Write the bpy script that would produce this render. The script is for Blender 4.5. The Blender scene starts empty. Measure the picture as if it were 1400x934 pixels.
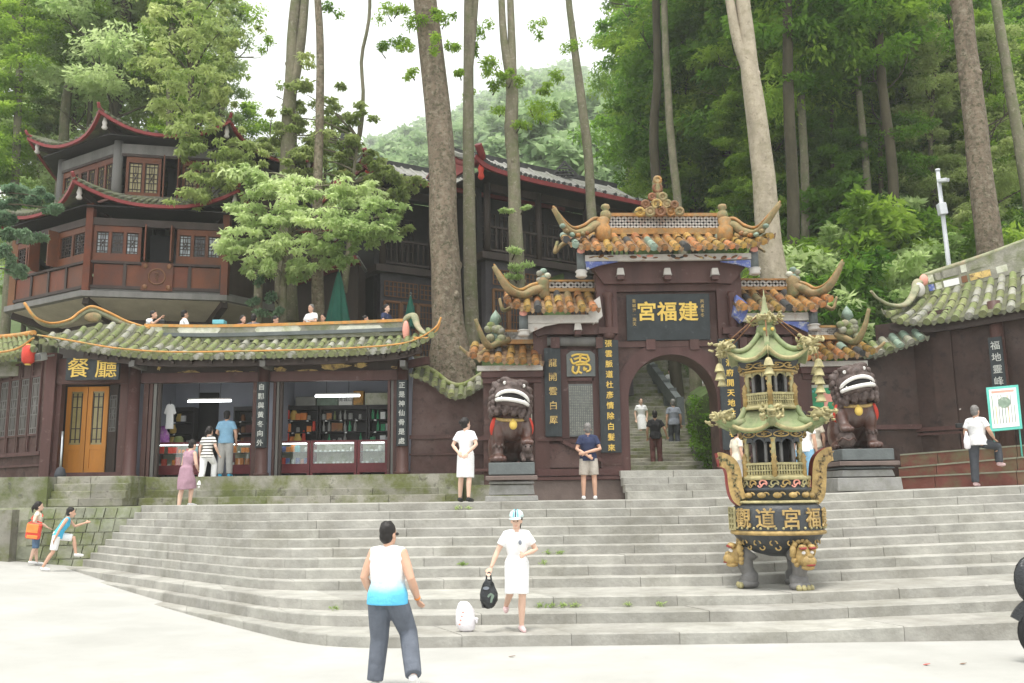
import bpy, bmesh, math, random
import numpy as np
from math import sin, cos, pi, radians as rad, sqrt, atan2
from mathutils import Vector as V, Matrix, Euler, noise

random.seed(7); RNG = np.random.default_rng(7)
sc = bpy.context.scene
col = sc.collection

# ------------------------------------------------------------------ camera
F_PX, PITCH, ROLL = 1250.0, math.atan(212/1250.0), 0.013
CAM = V((0, 0, 1.85))
FWD = V((0, cos(PITCH), sin(PITCH))); U0 = V((0, -sin(PITCH), cos(PITCH))); R0 = V((1, 0, 0))
RGT = R0*cos(ROLL) - U0*sin(ROLL); UP = R0*sin(ROLL) + U0*cos(ROLL)
cd = bpy.data.cameras.new('camera'); cam = bpy.data.objects.new('camera', cd); col.objects.link(cam)
cd.sensor_width = 36; cd.lens = 36*F_PX/1400; cd.clip_end = 2000; cd.clip_start = .05
m = Matrix((RGT, UP, -FWD)).transposed().to_4x4(); m.translation = CAM
cam.matrix_world = m
sc.camera = cam

def P(px, py, Y):
    """the point of the place at distance Y (metres along +Y) that the photograph shows at pixel (px, py)"""
    d = FWD*F_PX + RGT*(px-700) - UP*(py-467)
    return CAM + d*(Y/d.y)
def PZ(px, py, z):
    d = FWD*F_PX + RGT*(px-700) - UP*(py-467)
    return CAM + d*((z-CAM.z)/d.z)
def PX(px, X, z):      # not used for picture tricks: plain ray / plane helper
    return V((X, 0, z))

# ------------------------------------------------------------------ light: overcast day
SUN_EL, SUN_AZ = rad(76), rad(195)
w = bpy.data.worlds.new('World'); sc.world = w; w.use_nodes = True
nt = w.node_tree; nt.nodes.clear()
out = nt.nodes.new('ShaderNodeOutputWorld'); bg = nt.nodes.new('ShaderNodeBackground')
sky = nt.nodes.new('ShaderNodeTexSky'); sky.sky_type = 'NISHITA'; sky.sun_disc = False
sky.sun_elevation = SUN_EL; sky.sun_rotation = SUN_AZ; sky.air_density = 1.2; sky.dust_density = 4
hs = nt.nodes.new('ShaderNodeHueSaturation'); hs.inputs['Saturation'].default_value = .25
mx = nt.nodes.new('ShaderNodeMix'); mx.data_type = 'RGBA'; mx.inputs[0].default_value = .6
nt.links.new(sky.outputs[0], hs.inputs['Color'])
nt.links.new(hs.outputs[0], mx.inputs[6]); mx.inputs[7].default_value = (9.2, 9.4, 9.3, 1)   # overcast cloud deck
nt.links.new(mx.outputs[2], bg.inputs[0]); bg.inputs[1].default_value = .1
nt.links.new(bg.outputs[0], out.inputs[0])
sl = bpy.data.lights.new('sun', 'SUN'); sl.energy = 1.7; sl.angle = rad(13); sl.color = (1, .96, .9)
sun = bpy.data.objects.new('sun', sl); col.objects.link(sun)
sdir = V((sin(SUN_AZ)*cos(SUN_EL), cos(SUN_AZ)*cos(SUN_EL), sin(SUN_EL)))
sun.rotation_euler = sdir.to_track_quat('Z', 'Y').to_euler()
sun.location = (0, -10, 40)
sc.view_settings.view_transform = 'Standard'; sc.view_settings.look = 'None'
sc.view_settings.exposure = 1.2; sc.view_settings.gamma = 1
sc.cycles.max_bounces = 5; sc.cycles.diffuse_bounces = 3; sc.cycles.glossy_bounces = 2
sc.cycles.transmission_bounces = 4; sc.cycles.transparent_max_bounces = 8; sc.cycles.volume_bounces = 1
sc.cycles.use_denoising = True

# ------------------------------------------------------------------ materials
MATS = {}
def M(name, c, rough=.75, var=.18, scale=2.5, bump=.15, rnd=0.0, c2=None, c2_scale=.8, c2_at=.55, c2_w=.12, metal=0, spec=.3, c3=None, c3_at=.6, c3_scale=6, streak=1.0, bscale=None, trans=0, emit=None, coat=0):
    if name in MATS: return MATS[name]
    if name.startswith('cloth') or name == 'striped_cloth': bscale = 9; bump = .8
    m = bpy.data.materials.new(name); m.use_nodes = True; t = m.node_tree; N = t.nodes; L = t.links
    b = N['Principled BSDF']
    b.inputs['Roughness'].default_value = rough; b.inputs['Metallic'].default_value = metal
    b.inputs['Specular IOR Level'].default_value = spec
    tc = N.new('ShaderNodeTexCoord'); co = tc.outputs['Object']
    if streak != 1.0:
        mp = N.new('ShaderNodeMapping'); mp.inputs['Scale'].default_value = (1, 1, streak); L.new(co, mp.inputs[0]); co = mp.outputs[0]
    n1 = N.new('ShaderNodeTexNoise'); n1.inputs['Scale'].default_value = scale; n1.inputs['Detail'].default_value = 7; n1.inputs['Roughness'].default_value = .62
    L.new(co, n1.inputs['Vector'])
    r = N.new('ShaderNodeValToRGB'); e = r.color_ramp.elements
    e[0].position = .3; e[1].position = .72
    e[0].color = tuple(x*(1-var) for x in c)+(1,); e[1].color = tuple(min(1, x*(1+var)) for x in c)+(1,)
    L.new(n1.outputs[0], r.inputs[0]); cur = r.outputs[0]
    def layer(cur, cc, s, at, wd):
        n = N.new('ShaderNodeTexNoise'); n.inputs['Scale'].default_value = s; n.inputs['Detail'].default_value = 8; n.inputs['Roughness'].default_value = .68
        L.new(tc.outputs['Object'], n.inputs['Vector'])
        mr = N.new('ShaderNodeMapRange'); mr.inputs[1].default_value = at-wd; mr.inputs[2].default_value = at+wd
        L.new(n.outputs[0], mr.inputs[0])
        mm = N.new('ShaderNodeMix'); mm.data_type = 'RGBA'; L.new(mr.outputs[0], mm.inputs[0]); L.new(cur, mm.inputs[6]); mm.inputs[7].default_value = tuple(cc)+(1,)
        return mm.outputs[2]
    if c2: cur = layer(cur, c2, c2_scale, c2_at, c2_w)
    if c3: cur = layer(cur, c3, c3_scale, c3_at, .06)
    if rnd:
        oi = N.new('ShaderNodeObjectInfo'); mr = N.new('ShaderNodeMapRange'); mr.inputs[3].default_value = 1-rnd; mr.inputs[4].default_value = 1+rnd
        L.new(oi.outputs['Random'], mr.inputs[0]); h = N.new('ShaderNodeHueSaturation'); L.new(mr.outputs[0], h.inputs['Value']); L.new(cur, h.inputs['Color'])
        m2 = N.new('ShaderNodeMapRange'); m2.inputs[3].default_value = .5-rnd*.06; m2.inputs[4].default_value = .5+rnd*.06
        m3 = N.new('ShaderNodeMath'); m3.operation = 'FRACT'; m4 = N.new('ShaderNodeMath'); m4.operation = 'MULTIPLY'; m4.inputs[1].default_value = 7.31
        L.new(oi.outputs['Random'], m4.inputs[0]); L.new(m4.outputs[0], m3.inputs[0]); L.new(m3.outputs[0], m2.inputs[0]); L.new(m2.outputs[0], h.inputs['Hue'])
        cur = h.outputs[0]
    L.new(cur, b.inputs['Base Color'])
    if bump:
        nb = N.new('ShaderNodeTexNoise'); nb.inputs['Scale'].default_value = bscale or scale*6; nb.inputs['Detail'].default_value = 6
        L.new(tc.outputs['Object'], nb.inputs['Vector'])
        bp = N.new('ShaderNodeBump'); bp.inputs['Strength'].default_value = bump; bp.inputs['Distance'].default_value = .03
        L.new(nb.outputs[0], bp.inputs['Height']); L.new(bp.outputs[0], b.inputs['Normal'])
    if trans: b.inputs['Transmission Weight'].default_value = trans
    if coat: b.inputs['Coat Weight'].default_value = coat
    if emit: b.inputs['Emission Color'].default_value = tuple(emit[:3])+(1,); b.inputs['Emission Strength'].default_value = emit[3]
    MATS[name] = m; return m

def leaf_mat(name, c, c2, tr=.35, rnd=.12):
    m = bpy.data.materials.new(name); m.use_nodes = True; t = m.node_tree; N = t.nodes; L = t.links
    b = N['Principled BSDF']; b.inputs['Roughness'].default_value = .55; b.inputs['Specular IOR Level'].default_value = .25
    tc = N.new('ShaderNodeTexCoord'); n = N.new('ShaderNodeTexNoise'); n.inputs['Scale'].default_value = .55; n.inputs['Detail'].default_value = 6; L.new(tc.outputs['Object'], n.inputs['Vector'])
    r = N.new('ShaderNodeValToRGB'); e = r.color_ramp.elements; e[0].position = .32; e[1].position = .68; e[0].color = tuple(c)+(1,); e[1].color = tuple(c2)+(1,)
    L.new(n.outputs[0], r.inputs[0])
    oi = N.new('ShaderNodeObjectInfo'); mr = N.new('ShaderNodeMapRange'); mr.inputs[3].default_value = 1-rnd; mr.inputs[4].default_value = 1+rnd
    L.new(oi.outputs['Random'], mr.inputs[0]); h = N.new('ShaderNodeHueSaturation'); L.new(mr.outputs[0], h.inputs['Value']); L.new(r.outputs[0], h.inputs['Color'])
    L.new(h.outputs[0], b.inputs['Base Color'])
    ts = N.new('ShaderNodeBsdfTranslucent'); h2 = N.new('ShaderNodeHueSaturation'); h2.inputs['Value'].default_value = 1.4; L.new(h.outputs[0], h2.inputs['Color']); L.new(h2.outputs[0], ts.inputs[0])
    ms = N.new('ShaderNodeMixShader'); ms.inputs[0].default_value = tr
    L.new(b.outputs[0], ms.inputs[1]); L.new(ts.outputs[0], ms.inputs[2]); L.new(ms.outputs[0], N['Material Output'].inputs[0])
    MATS[name] = m; return m

# ------------------------------------------------------------------ mesh helpers
class MB:
    def __init__(s): s.v = []; s.f = []; s.s = []
    def add(s, vs, fs, smooth=False):
        o = len(s.v); s.v += [tuple(v) for v in vs]; s.f += [tuple(i+o for i in f) for f in fs]; s.s += [smooth]*len(fs); return s
    def box(s, c, d, rot=None, taper=1.0):
        hx, hy, hz = d[0]/2, d[1]/2, d[2]/2
        vs = [V((x*(taper if z > 0 else 1), y*(taper if z > 0 else 1), z)) for z in (-hz, hz) for x, y in ((-hx, -hy), (hx, -hy), (hx, hy), (-hx, hy))]
        if rot is not None:
            if not isinstance(rot, Matrix): rot = Euler(rot).to_matrix() if not isinstance(rot, (int, float)) else Matrix.Rotation(rot, 3, 'Z')
            vs = [rot @ v for v in vs]
        c = V(c)
        return s.add([v+c for v in vs], [(3, 2, 1, 0), (4, 5, 6, 7), (0, 1, 5, 4), (1, 2, 6, 5), (2, 3, 7, 6), (3, 0, 4, 7)])
    def bbox(s, a, b):
        return s.box([(a[i]+b[i])/2 for i in range(3)], [abs(b[i]-a[i]) for i in range(3)])
    def beam(s, a, b, wd, ht, up=(0, 0, 1)):
        a, b = V(a), V(b); x = (b-a); L = x.length; x.normalize(); up = V(up)
        y = up.cross(x); y.normalize(); z = x.cross(y)
        return s.box((a+b)/2, (L, wd, ht), Matrix((x, y, z)).transposed())
    def tube(s, pts, rs, n=8, cap=True, sq=None, smooth=True):
        pts = [V(p) for p in pts]
        if not hasattr(rs, '__len__'): rs = [rs]*len(pts)
        rings = []; up = None
        for i, p in enumerate(pts):
            t = (pts[min(i+1, len(pts)-1)]-pts[max(i-1, 0)]); t = t.normalized() if t.length > 1e-9 else V((0, 0, 1))
            if up is None: up = V((0, 1, 0)) if abs(t.y) < .9 else V((1, 0, 0))
            x = up.cross(t); x.normalize(); y = t.cross(x); up = y
            r = rs[i]; rx, ry = (r if hasattr(r, '__len__') else (r, r))
            rings.append([p+x*(rx*cos(2*pi*k/n))+y*(ry*sin(2*pi*k/n)) for k in range(n)])
        vs = [v for r in rings for v in r]; fs = []
        for i in range(len(pts)-1):
            for k in range(n):
                a = i*n+k; b = i*n+(k+1) % n; fs.append((a, b, b+n, a+n))
        s.add(vs, fs, smooth)
        if cap:
            o = len(s.v)-len(vs); s.f.append(tuple(o+k for k in reversed(range(n)))); s.f.append(tuple(o+len(vs)-n+k for k in range(n))); s.s += [False, False]
        return s
    def lathe(s, prof, n=16, c=(0, 0, 0), smooth=True, sx=1, sy=1, a0=0.0):
        c = V(c); vs = [c+V((r*cos(a0+2*pi*k/n)*sx, r*sin(a0+2*pi*k/n)*sy, z)) for r, z in prof for k in range(n)]; fs = []
        for i in range(len(prof)-1):
            for k in range(n):
                a = i*n+k; b = i*n+(k+1) % n; fs.append((a, b, b+n, a+n))
        s.add(vs, fs, smooth); o = len(s.v)-len(vs)
        if prof[0][0] > 1e-6: s.f.append(tuple(o+k for k in reversed(range(n)))); s.s.append(False)
        if prof[-1][0] > 1e-6: s.f.append(tuple(o+len(vs)-n+k for k in range(n))); s.s.append(False)
        return s
    def ell(s, c, r, n=12, m=8, rot=None):
        c = V(c); rot = Euler(rot).to_matrix() if rot is not None and not isinstance(rot, Matrix) else rot
        vs = []; fs = []
        for i in range(m+1):
            th = pi*i/m
            for k in range(n):
                v = V((r[0]*sin(th)*cos(2*pi*k/n), r[1]*sin(th)*sin(2*pi*k/n), -r[2]*cos(th))); vs.append(c+(rot @ v if rot else v))
        for i in range(m):
            for k in range(n):
                a = i*n+k; b = i*n+(k+1) % n; fs.append((a, b, b+n, a+n))
        return s.add(vs, fs, True)
    def prism(s, poly, d, frame=None):
        """poly: 3D planar points (or 2D with frame(x,y)->3D); extruded by vector d"""
        p = [V(frame(*q)) if frame else V(q) for q in poly]; d = V(d); n = len(p)
        return s.add(p+[q+d for q in p], [tuple(range(n)), tuple(range(2*n-1, n-1, -1))]+[(i, i+n, (i+1) % n+n, (i+1) % n) for i in range(n)])
    def sweep(s, prof, path, up=(0, 0, 1), smooth=False, scl=None):
        """prof: 2D (side, up) closed outline; path: points"""
        path = [V(p) for p in path]; n = len(prof); vs = []
        for i, p in enumerate(path):
            t = (path[min(i+1, len(path)-1)]-path[max(i-1, 0)]).normalized()
            x = t.cross(V(up)); x.normalize(); z = x.cross(t); k = scl[i] if scl else 1
            vs += [p+x*(a*k)+z*(b*k) for a, b in prof]
        fs = [(i*n+k, i*n+(k+1) % n, (i+1)*n+(k+1) % n, (i+1)*n+k) for i in range(len(path)-1) for k in range(n)]
        fs += [tuple(reversed(range(n))), tuple((len(path)-1)*n+k for k in range(n))]
        return s.add(vs, fs, smooth)
    def mesh(s, name):
        me = bpy.data.meshes.new(name); me.from_pydata(s.v, [], s.f); me.polygons.foreach_set('use_smooth', s.s)
        me.update(); return me

def fixn(me):
    bm = bmesh.new(); bm.from_mesh(me); bmesh.ops.recalc_face_normals(bm, faces=bm.faces); bm.to_mesh(me); bm.free()

def obj(name, mb, mat, parent=None, local=False, recalc=True, bevel=0):
    me = mb.mesh(name) if isinstance(mb, MB) else mb
    if recalc and isinstance(mb, MB) and len(mb.f) < 60000: fixn(me)
    if bevel:
        bm = bmesh.new(); bm.from_mesh(me); bmesh.ops.bevel(bm, geom=bm.edges[:], offset=bevel, segments=1, affect='EDGES'); bm.to_mesh(me); bm.free()
    if mat and not me.materials: me.materials.append(MATS[mat] if isinstance(mat, str) else mat)
    o = bpy.data.objects.new(name, me); col.objects.link(o)
    if parent is not None: setp(o, parent, local)
    return o
def setp(o, parent, local=False):
    o.parent = parent
    if not local and parent.type == 'EMPTY':
        o.matrix_parent_inverse = (Matrix.Translation(parent.location) @ parent.rotation_euler.to_matrix().to_4x4() @ Matrix.Diagonal(parent.scale).to_4x4()).inverted()
def tag(o, label, cat, group=None, kind=None):
    if label: o['label'] = label
    if cat: o['category'] = cat
    if group: o['group'] = group
    if kind: o['kind'] = kind
    return o
def thing(name, label, cat, loc, group=None, rot=0.0):
    o = bpy.data.objects.new(name, None); col.objects.link(o); o.empty_display_size = .2
    o.location = loc; o.rotation_euler = (0, 0, rot); return tag(o, label, cat, group)
def struct(name, mb, mat, parent=None):
    o = obj(name, mb, mat, parent)
    if parent is None: o['kind'] = 'structure'
    return o
def dup(o, parent=None):
    c = o.copy(); col.objects.link(c)
    if parent is not None: c.parent = parent
    for ch in o.children: dup(ch, c)
    return c

def text_mesh(s, size, ext=.01, wide=1.0, font_res=2, bold=.0):
    """writing as raised letters: a mesh in the x (right) / z (up) plane facing -y, centred"""
    ch = [s]; vs = []; fs = []
    for i, c in enumerate(ch):
        cu = bpy.data.curves.new('lettering', 'FONT'); cu.body = c; cu.size = size; cu.extrude = ext; cu.resolution_u = font_res; cu.offset = bold
        cu.align_x = 'CENTER'; cu.align_y = 'CENTER'
        to = bpy.data.objects.new('lettering', cu); col.objects.link(to)
        dg = bpy.context.evaluated_depsgraph_get(); me = bpy.data.meshes.new_from_object(to.evaluated_get(dg))
        o = len(vs); vs += [(v.co.x*wide, -v.co.z, v.co.y) for v in me.vertices]; fs += [tuple(k+o for k in p.vertices) for p in me.polygons]
        bpy.data.objects.remove(to); bpy.data.curves.remove(cu); bpy.data.meshes.remove(me)
    mb = MB(); mb.add(vs, fs); return mb
def column_text(txt, size, pitch, loc, mat, parent, ext=.006, bold=0.0, rot=None):
    for i, c in enumerate(txt):
        z = ((len(txt)-1)/2-i)*size*pitch; d = V((0, 0, z)) if rot is None else rot @ V((0, 0, z))
        obj('character', xf(text_mesh(c, size, ext, bold=bold), V(loc)+d, rot=rot), mat, parent)
def xf(mb, loc, rotz=0.0, rot=None):
    R = rot if rot is not None else Matrix.Rotation(rotz, 3, 'Z'); loc = V(loc); mb.v = [tuple(R @ V(v)+loc) for v in mb.v]; return mb

def remesh(mb, name, voxel, smooth=4, deci=1.0):
    """one continuous skin over overlapping rounded shapes"""
    me = mb.mesh(name); o = bpy.data.objects.new(name, me); col.objects.link(o)
    r = o.modifiers.new('r', 'REMESH'); r.mode = 'VOXEL'; r.voxel_size = voxel; r.use_smooth_shade = True
    if smooth:
        s = o.modifiers.new('s', 'SMOOTH'); s.iterations = smooth; s.factor = .5
    if deci < 1:
        d = o.modifiers.new('d', 'DECIMATE'); d.ratio = deci
    dg = bpy.context.evaluated_depsgraph_get(); m2 = bpy.data.meshes.new_from_object(o.evaluated_get(dg)); m2.name = name
    bpy.data.objects.remove(o); bpy.data.meshes.remove(me)
    m2.polygons.foreach_set('use_smooth', [True]*len(m2.polygons)); return m2

def lerp(a, b, t): return a+(b-a)*t
def poly_at(pts, t):
    """point at fraction t of a polyline's vertex parameter by arclength"""
    ds = [0]
    for i in range(len(pts)-1): ds.append(ds[-1]+(pts[i+1]-pts[i]).length)
    d = t*ds[-1]
    for i in range(len(pts)-1):
        if d <= ds[i+1] or i == len(pts)-2:
            return pts[i].lerp(pts[i+1], (d-ds[i])/max(1e-9, ds[i+1]-ds[i]))
def smooth_path(pts, n):
    """Catmull-Rom through pts"""
    pts = [V(p) for p in pts]; o = []; q = [pts[0]*2-pts[1]]+pts+[pts[-1]*2-pts[-2]]
    for i in range(n+1):
        t = i/n*(len(pts)-1); k = min(int(t), len(pts)-2); f = t-k; a, b, c, d = q[k:k+4]
        o.append(.5*((2*b)+(c-a)*f+(2*a-5*b+4*c-d)*f*f+(3*b-a-3*c+d)*f**3))
    return o
# ------------------------------------------------------------------ palette
M('stone_step', (.37, .36, .325), .85, .2, 3.0, .35, .1, c2=(.235, .225, .19), c2_scale=1.1, c2_at=.6, c2_w=.14, c3=(.42, .405, .37), c3_at=.68, c3_scale=9)
M('stone_mossy', (.27, .28, .21), .9, .3, 2.5, .4, .16, c2=(.17, .2, .07), c2_scale=1.6, c2_at=.54, c2_w=.1)
M('moss_slab', (.28, .27, .225), .9, .3, 2.0, .35, .16, c2=(.13, .145, .055), c2_scale=1.3, c2_at=.53, c2_w=.09, c3=(.1, .095, .075), c3_at=.63, c3_scale=4)
M('concrete', (.43, .425, .4), .9, .1, .7, .12, 0, c2=(.345, .34, .315), c2_scale=.3, c2_at=.58, c2_w=.14, c3=(.36, .35, .32), c3_at=.68, c3_scale=11)
M('plum_wall', (.082, .042, .036), .62, .28, 1.6, .15, 0.06, c2=(.15, .1, .088), c2_scale=.9, c2_at=.6, c2_w=.14, c3=(.045, .025, .022), c3_at=.6, c3_scale=3.5, bscale=14)
M('plum_wall_shaded', (.062, .037, .03), .62, .3, 1.6, .15, 0.06, c2=(.1, .075, .066), c2_scale=.9, c2_at=.62, c2_w=.14, c3=(.035, .022, .02), c3_at=.6, c3_scale=3.5, bscale=14)  # darker copy of the plum wall, forest shade put into its colour
M('plum_wood', (.088, .043, .037), .5, .3, 2.5, .15, 0.1, c3=(.17, .115, .1), c3_at=.66, c3_scale=5, streak=.15, bscale=18)
M('dark_wood', (.05, .036, .03), .55, .28, 3, .15, 0.12, streak=.15)
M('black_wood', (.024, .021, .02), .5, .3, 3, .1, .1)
M('grey_wood', (.17, .165, .155), .8, .2, 3, .2, .1, streak=.2)
M('red_wood', (.15, .045, .018), .5, .25, 2.5, .12, .1, streak=.3, c2=(.1, .042, .026), c2_scale=1.4)
M('brown_wood', (.18, .085, .038), .55, .2, 3, .1, .08, streak=.25)
M('orange_wood', (.55, .22, .035), .4, .14, 3, .05, .04, streak=.2)
M('red_paint', (.2, .03, .03), .5, .2, 5, .1)
M('vermilion', (.55, .05, .03), .5, .12, 5, .05)
M('pale_slab', (.4, .36, .29), .85, .15, 1.5, .2)
M('tile_moss', (.27, .26, .17), .8, .28, 7, .3, .2, c2=(.145, .19, .045), c2_scale=2.2, c2_at=.46, c2_w=.14, c3=(.36, .35, .28), c3_at=.66, c3_scale=11)
M('tile_grey', (.33, .32, .29), .85, .25, 6, .3, .2, c2=(.2, .22, .1), c2_scale=4, c2_at=.55)
M('tile_pan', (.1, .1, .075), .9, .3, 5, .3, 0, c2=(.16, .17, .08), c2_scale=3)
M('tile_amber', (.38, .18, .045), .45, .4, 6, .4, .4, c2=(.33, .22, .1), c2_scale=5, c2_at=.55, c2_w=.08, c3=(.11, .09, .05), c3_at=.57, c3_scale=8)
M('tile_amber_pan', (.12, .07, .04), .75, .4, 7, .2, 0, c2=(.3, .2, .1), c2_scale=5)
M('tile_dark', (.05, .05, .05), .6, .3, 5, .2, .1)
M('tile_teal', (.2, .27, .21), .5, .3, 5, .2, .2, c3=(.5, .5, .42), c3_at=.64)
M('glaze_amber', (.4, .2, .06), .5, .35, 7, .25, .08, c2=(.27, .21, .11), c2_scale=5, c2_at=.55)
M('horn_moss', (.28, .2, .1), .75, .3, 6, .35, .1, c2=(.16, .17, .08), c2_scale=4, c2_at=.55, c2_w=.1)
M('horn_green', (.26, .27, .17), .75, .3, 5, .35, .1, c2=(.4, .3, .2), c2_scale=3, c2_at=.6, c2_w=.1)
M('orange_trim', (.55, .26, .07), .6, .25, 5, .1, 0, c2=(.3, .3, .14), c2_scale=3, c2_at=.6)
M('ridge_stone', (.3, .29, .24), .9, .3, 3, .4, .1, c2=(.16, .18, .08), c2_scale=2, c2_at=.56, c2_w=.1)
M('plaster_panel', (.6, .6, .5), .85, .15, 5, .2, 0, c2=(.4, .42, .27), c2_scale=4, c2_at=.56, c2_w=.08)
M('white_frieze', (.55, .52, .48), .7, .15, 4, .1, 0, c2=(.42, .3, .24), c2_scale=3, c2_at=.62, c2_w=.06)
M('blue_paint', (.12, .16, .42), .6, .25, 6, .1, 0, c2=(.5, .5, .5), c2_scale=7, c2_at=.56, c2_w=.06)
M('grey_roof', (.3, .295, .275), .9, .2, 5, .4, 0, c2=(.2, .21, .16), c2_scale=1.3, c2_at=.6)
M('sign_black', (.035, .042, .045), .55, .25, 4, .05, 0, c3=(.09, .1, .1), c3_at=.66, c3_scale=8)
M('gold', (.75, .52, .12), .4, .15, 9, .05, .05)
M('gold_worn', (.6, .43, .16), .6, .3, 7, .1, 0, c2=(.14, .09, .06), c2_scale=6, c2_at=.55, c2_w=.05)
M('silver_letter', (.55, .56, .52), .6, .15, 6, 0)
M('stele', (.14, .15, .145), .6, .2, 5, .1)
M('stele_text', (.3, .3, .25), .7, .2, 9, 0)
M('lion_bronze', (.082, .034, .024), .36, .4, 5, .25, 0, c2=(.13, .095, .085), c2_scale=3, c2_at=.55, c2_w=.1, spec=.5)
M('lion_mane', (.105, .075, .066), .5, .4, 9, .6, 0, c2=(.055, .032, .026), c2_scale=6, c2_at=.55, spec=.45)
M('white_enamel', (.78, .76, .72), .35, .1, 6, 0)
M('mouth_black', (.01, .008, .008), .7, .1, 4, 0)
M('pedestal_dark', (.125, .14, .14), .7, .2, 3, .2, .05)
M('pedestal_stone', (.3, .295, .28), .85, .2, 3, .25, .06, c2=(.2, .2, .17), c2_scale=2, c2_at=.58)
M('pedestal_brown', (.17, .13, .115), .75, .2, 3, .2)
M('iron_black', (.035, .04, .046), .42, .25, 6, .15, 0, spec=.5, c2=(.065, .07, .07), c2_scale=4, c2_at=.6)
M('iron_leg', (.15, .145, .14), .5, .3, 5, .2, 0, spec=.5)
M('burner_cream', (.42, .37, .19), .5, .3, 9, .2, 0, c2=(.2, .19, .09), c2_scale=5, c2_at=.6, c2_w=.08)
M('burner_gold', (.45, .31, .12), .45, .3, 9, .2, c2=(.2, .14, .06), c2_scale=6, c2_at=.6)
M('verdigris', (.22, .27, .13), .65, .28, 5, .2, 0, c2=(.33, .32, .19), c2_scale=3, c2_at=.58, c2_w=.1, c3=(.2, .19, .11), c3_at=.7, c3_scale=8)
M('burner_red', (.3, .05, .045), .5, .2, 6, 0)
M('shop_wall', (.42, .44, .53), .8, .06, 2, 0)
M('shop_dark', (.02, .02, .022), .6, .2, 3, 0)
M('counter_red', (.16, .03, .034), .35, .2, 4, 0)
M('shelf_dark', (.03, .027, .028), .5, .2, 3, 0)
M('lamp_tube', (.9, .9, .9), .4, 0, 1, 0, emit=(.95, 1, 1, 3.0))
M('white_card', (.8, .8, .78), .6, .05, 3, 0)
M('bark_brown', (.17, .135, .095), .95, .4, 5, 1, .1, streak=.3, c2=(.25, .22, .16), c2_scale=6, c2_at=.56, c2_w=.08, c3=(.085, .08, .045), c3_at=.56, c3_scale=9, bscale=14)
M('bark_pale', (.36, .31, .235), .9, .25, 4, .7, .06, streak=.3, c2=(.25, .22, .15), c2_scale=3, c2_at=.58, c3=(.2, .17, .12), c3_at=.62, c3_scale=9, bscale=12)
M('bark_grey', (.19, .17, .12), .95, .35, 5, 1, .1, streak=.3, c2=(.13, .14, .07), c2_scale=2.5, c2_at=.54, c3=(.28, .26, .2), c3_at=.62, c3_scale=9, bscale=13)
M('bark_dark', (.075, .065, .042), .95, .3, 4, .7, .15, streak=.25, bscale=9)
M('soil', (.075, .11, .035), .95, .4, 1.2, .5, 0, c2=(.05, .085, .018), c2_scale=.8)
M('skin', (.62, .37, .26), .5, .05, 8, 0)
M('skin_pale', (.68, .45, .34), .5, .05, 8, 0)
M('hair', (.018, .015, .014), .5, .2, 20, .2)
M('hair_grey', (.2, .19, .18), .6, .3, 30, .2)
M('cloth_white', (.82, .82, .82), .85, .03, 8, .15)
M('cloth_navy', (.03, .04, .09), .85, .1, 8, .2)
M('cloth_black', (.02, .02, .022), .85, .1, 8, .2)
M('cloth_charcoal', (.06, .065, .075), .85, .12, 8, .2)
M('cloth_slate', (.12, .135, .165), .85, .12, 8, .2)
M('cloth_grey', (.24, .26, .3), .85, .1, 12, .2)
M('cloth_beige', (.5, .45, .39), .85, .08, 8, .2)
M('cloth_greyish', (.44, .43, .41), .85, .08, 8, .2)
M('cloth_blue', (.25, .45, .62), .85, .08, 8, .2)
M('cloth_sky', (.08, .5, .78), .85, .08, 8, .2)
M('cloth_denim', (.1, .17, .27), .85, .15, 10, .2)
M('cloth_mauve', (.36, .22, .27), .85, .12, 8, .2)
M('cloth_maroon', (.12, .05, .045), .85, .12, 8, .2)
M('cloth_red', (.75, .09, .06), .7, .1, 8, .1)
M('cloth_orange', (.85, .3, .08), .7, .1, 8, .1)
M('cloth_cream', (.75, .68, .55), .85, .05, 8, .1)
M('shoe_white', (.75, .74, .73), .6, .05, 8, 0)
M('shoe_pink', (.7, .5, .5), .6, .05, 8, 0)
M('shoe_black', (.02, .02, .02), .5, .05, 8, 0)
M('plastic_black', (.02, .022, .025), .25, .2, 6, .4, spec=.5)
M('plastic_white', (.8, .77, .8), .35, .05, 6, .3, spec=.5)
M('rubber', (.012, .012, .013), .6, .2, 8, .1)
M('chrome', (.55, .58, .6), .3, .05, 4, 0, metal=.8)
M('pole_white', (.62, .64, .66), .5, .06, 4, 0)
M('umbrella_green', (.02, .12, .085), .7, .12, 4, .1)
M('teal_paint', (.12, .5, .42), .5, .12, 3, .05)
M('pink_paint', (.75, .34, .27), .6, .15, 5, .05)
M('green_paint', (.05, .3, .14), .6, .25, 7, .05)
M('glass_pale', (.5, .55, .58), .12, .2, 1.3, 0, spec=.6, c2=(.12, .15, .15), c2_scale=1.2, c2_at=.5, c2_w=.1)
M('glass_yellow', (.32, .27, .12), .2, .2, 3, 0, spec=.5)
M('glass_dark', (.02, .024, .026), .12, .2, 2, 0, spec=.6)
M('red_step', (.17, .06, .045), .8, .25, 2.5, .2, .06, c2=(.13, .13, .07), c2_scale=2, c2_at=.6)
M('mortar', (.36, .36, .28), .95, .2, 4, .3, 0, c2=(.22, .25, .12), c2_scale=1.5)
M('moss_edge', (.27, .27, .2), .9, .25, 3, .3, .1)
M('turquoise', (.2, .55, .62), .5, .1, 5, 0)
M('hill_green', (.07, .12, .05), .95, .3, .1, 0)
M('pipe_grey', (.3, .3, .28), .6, .15, 5, .1)
m_ = bpy.data.materials.new('clear_glass'); m_.use_nodes = True
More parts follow.
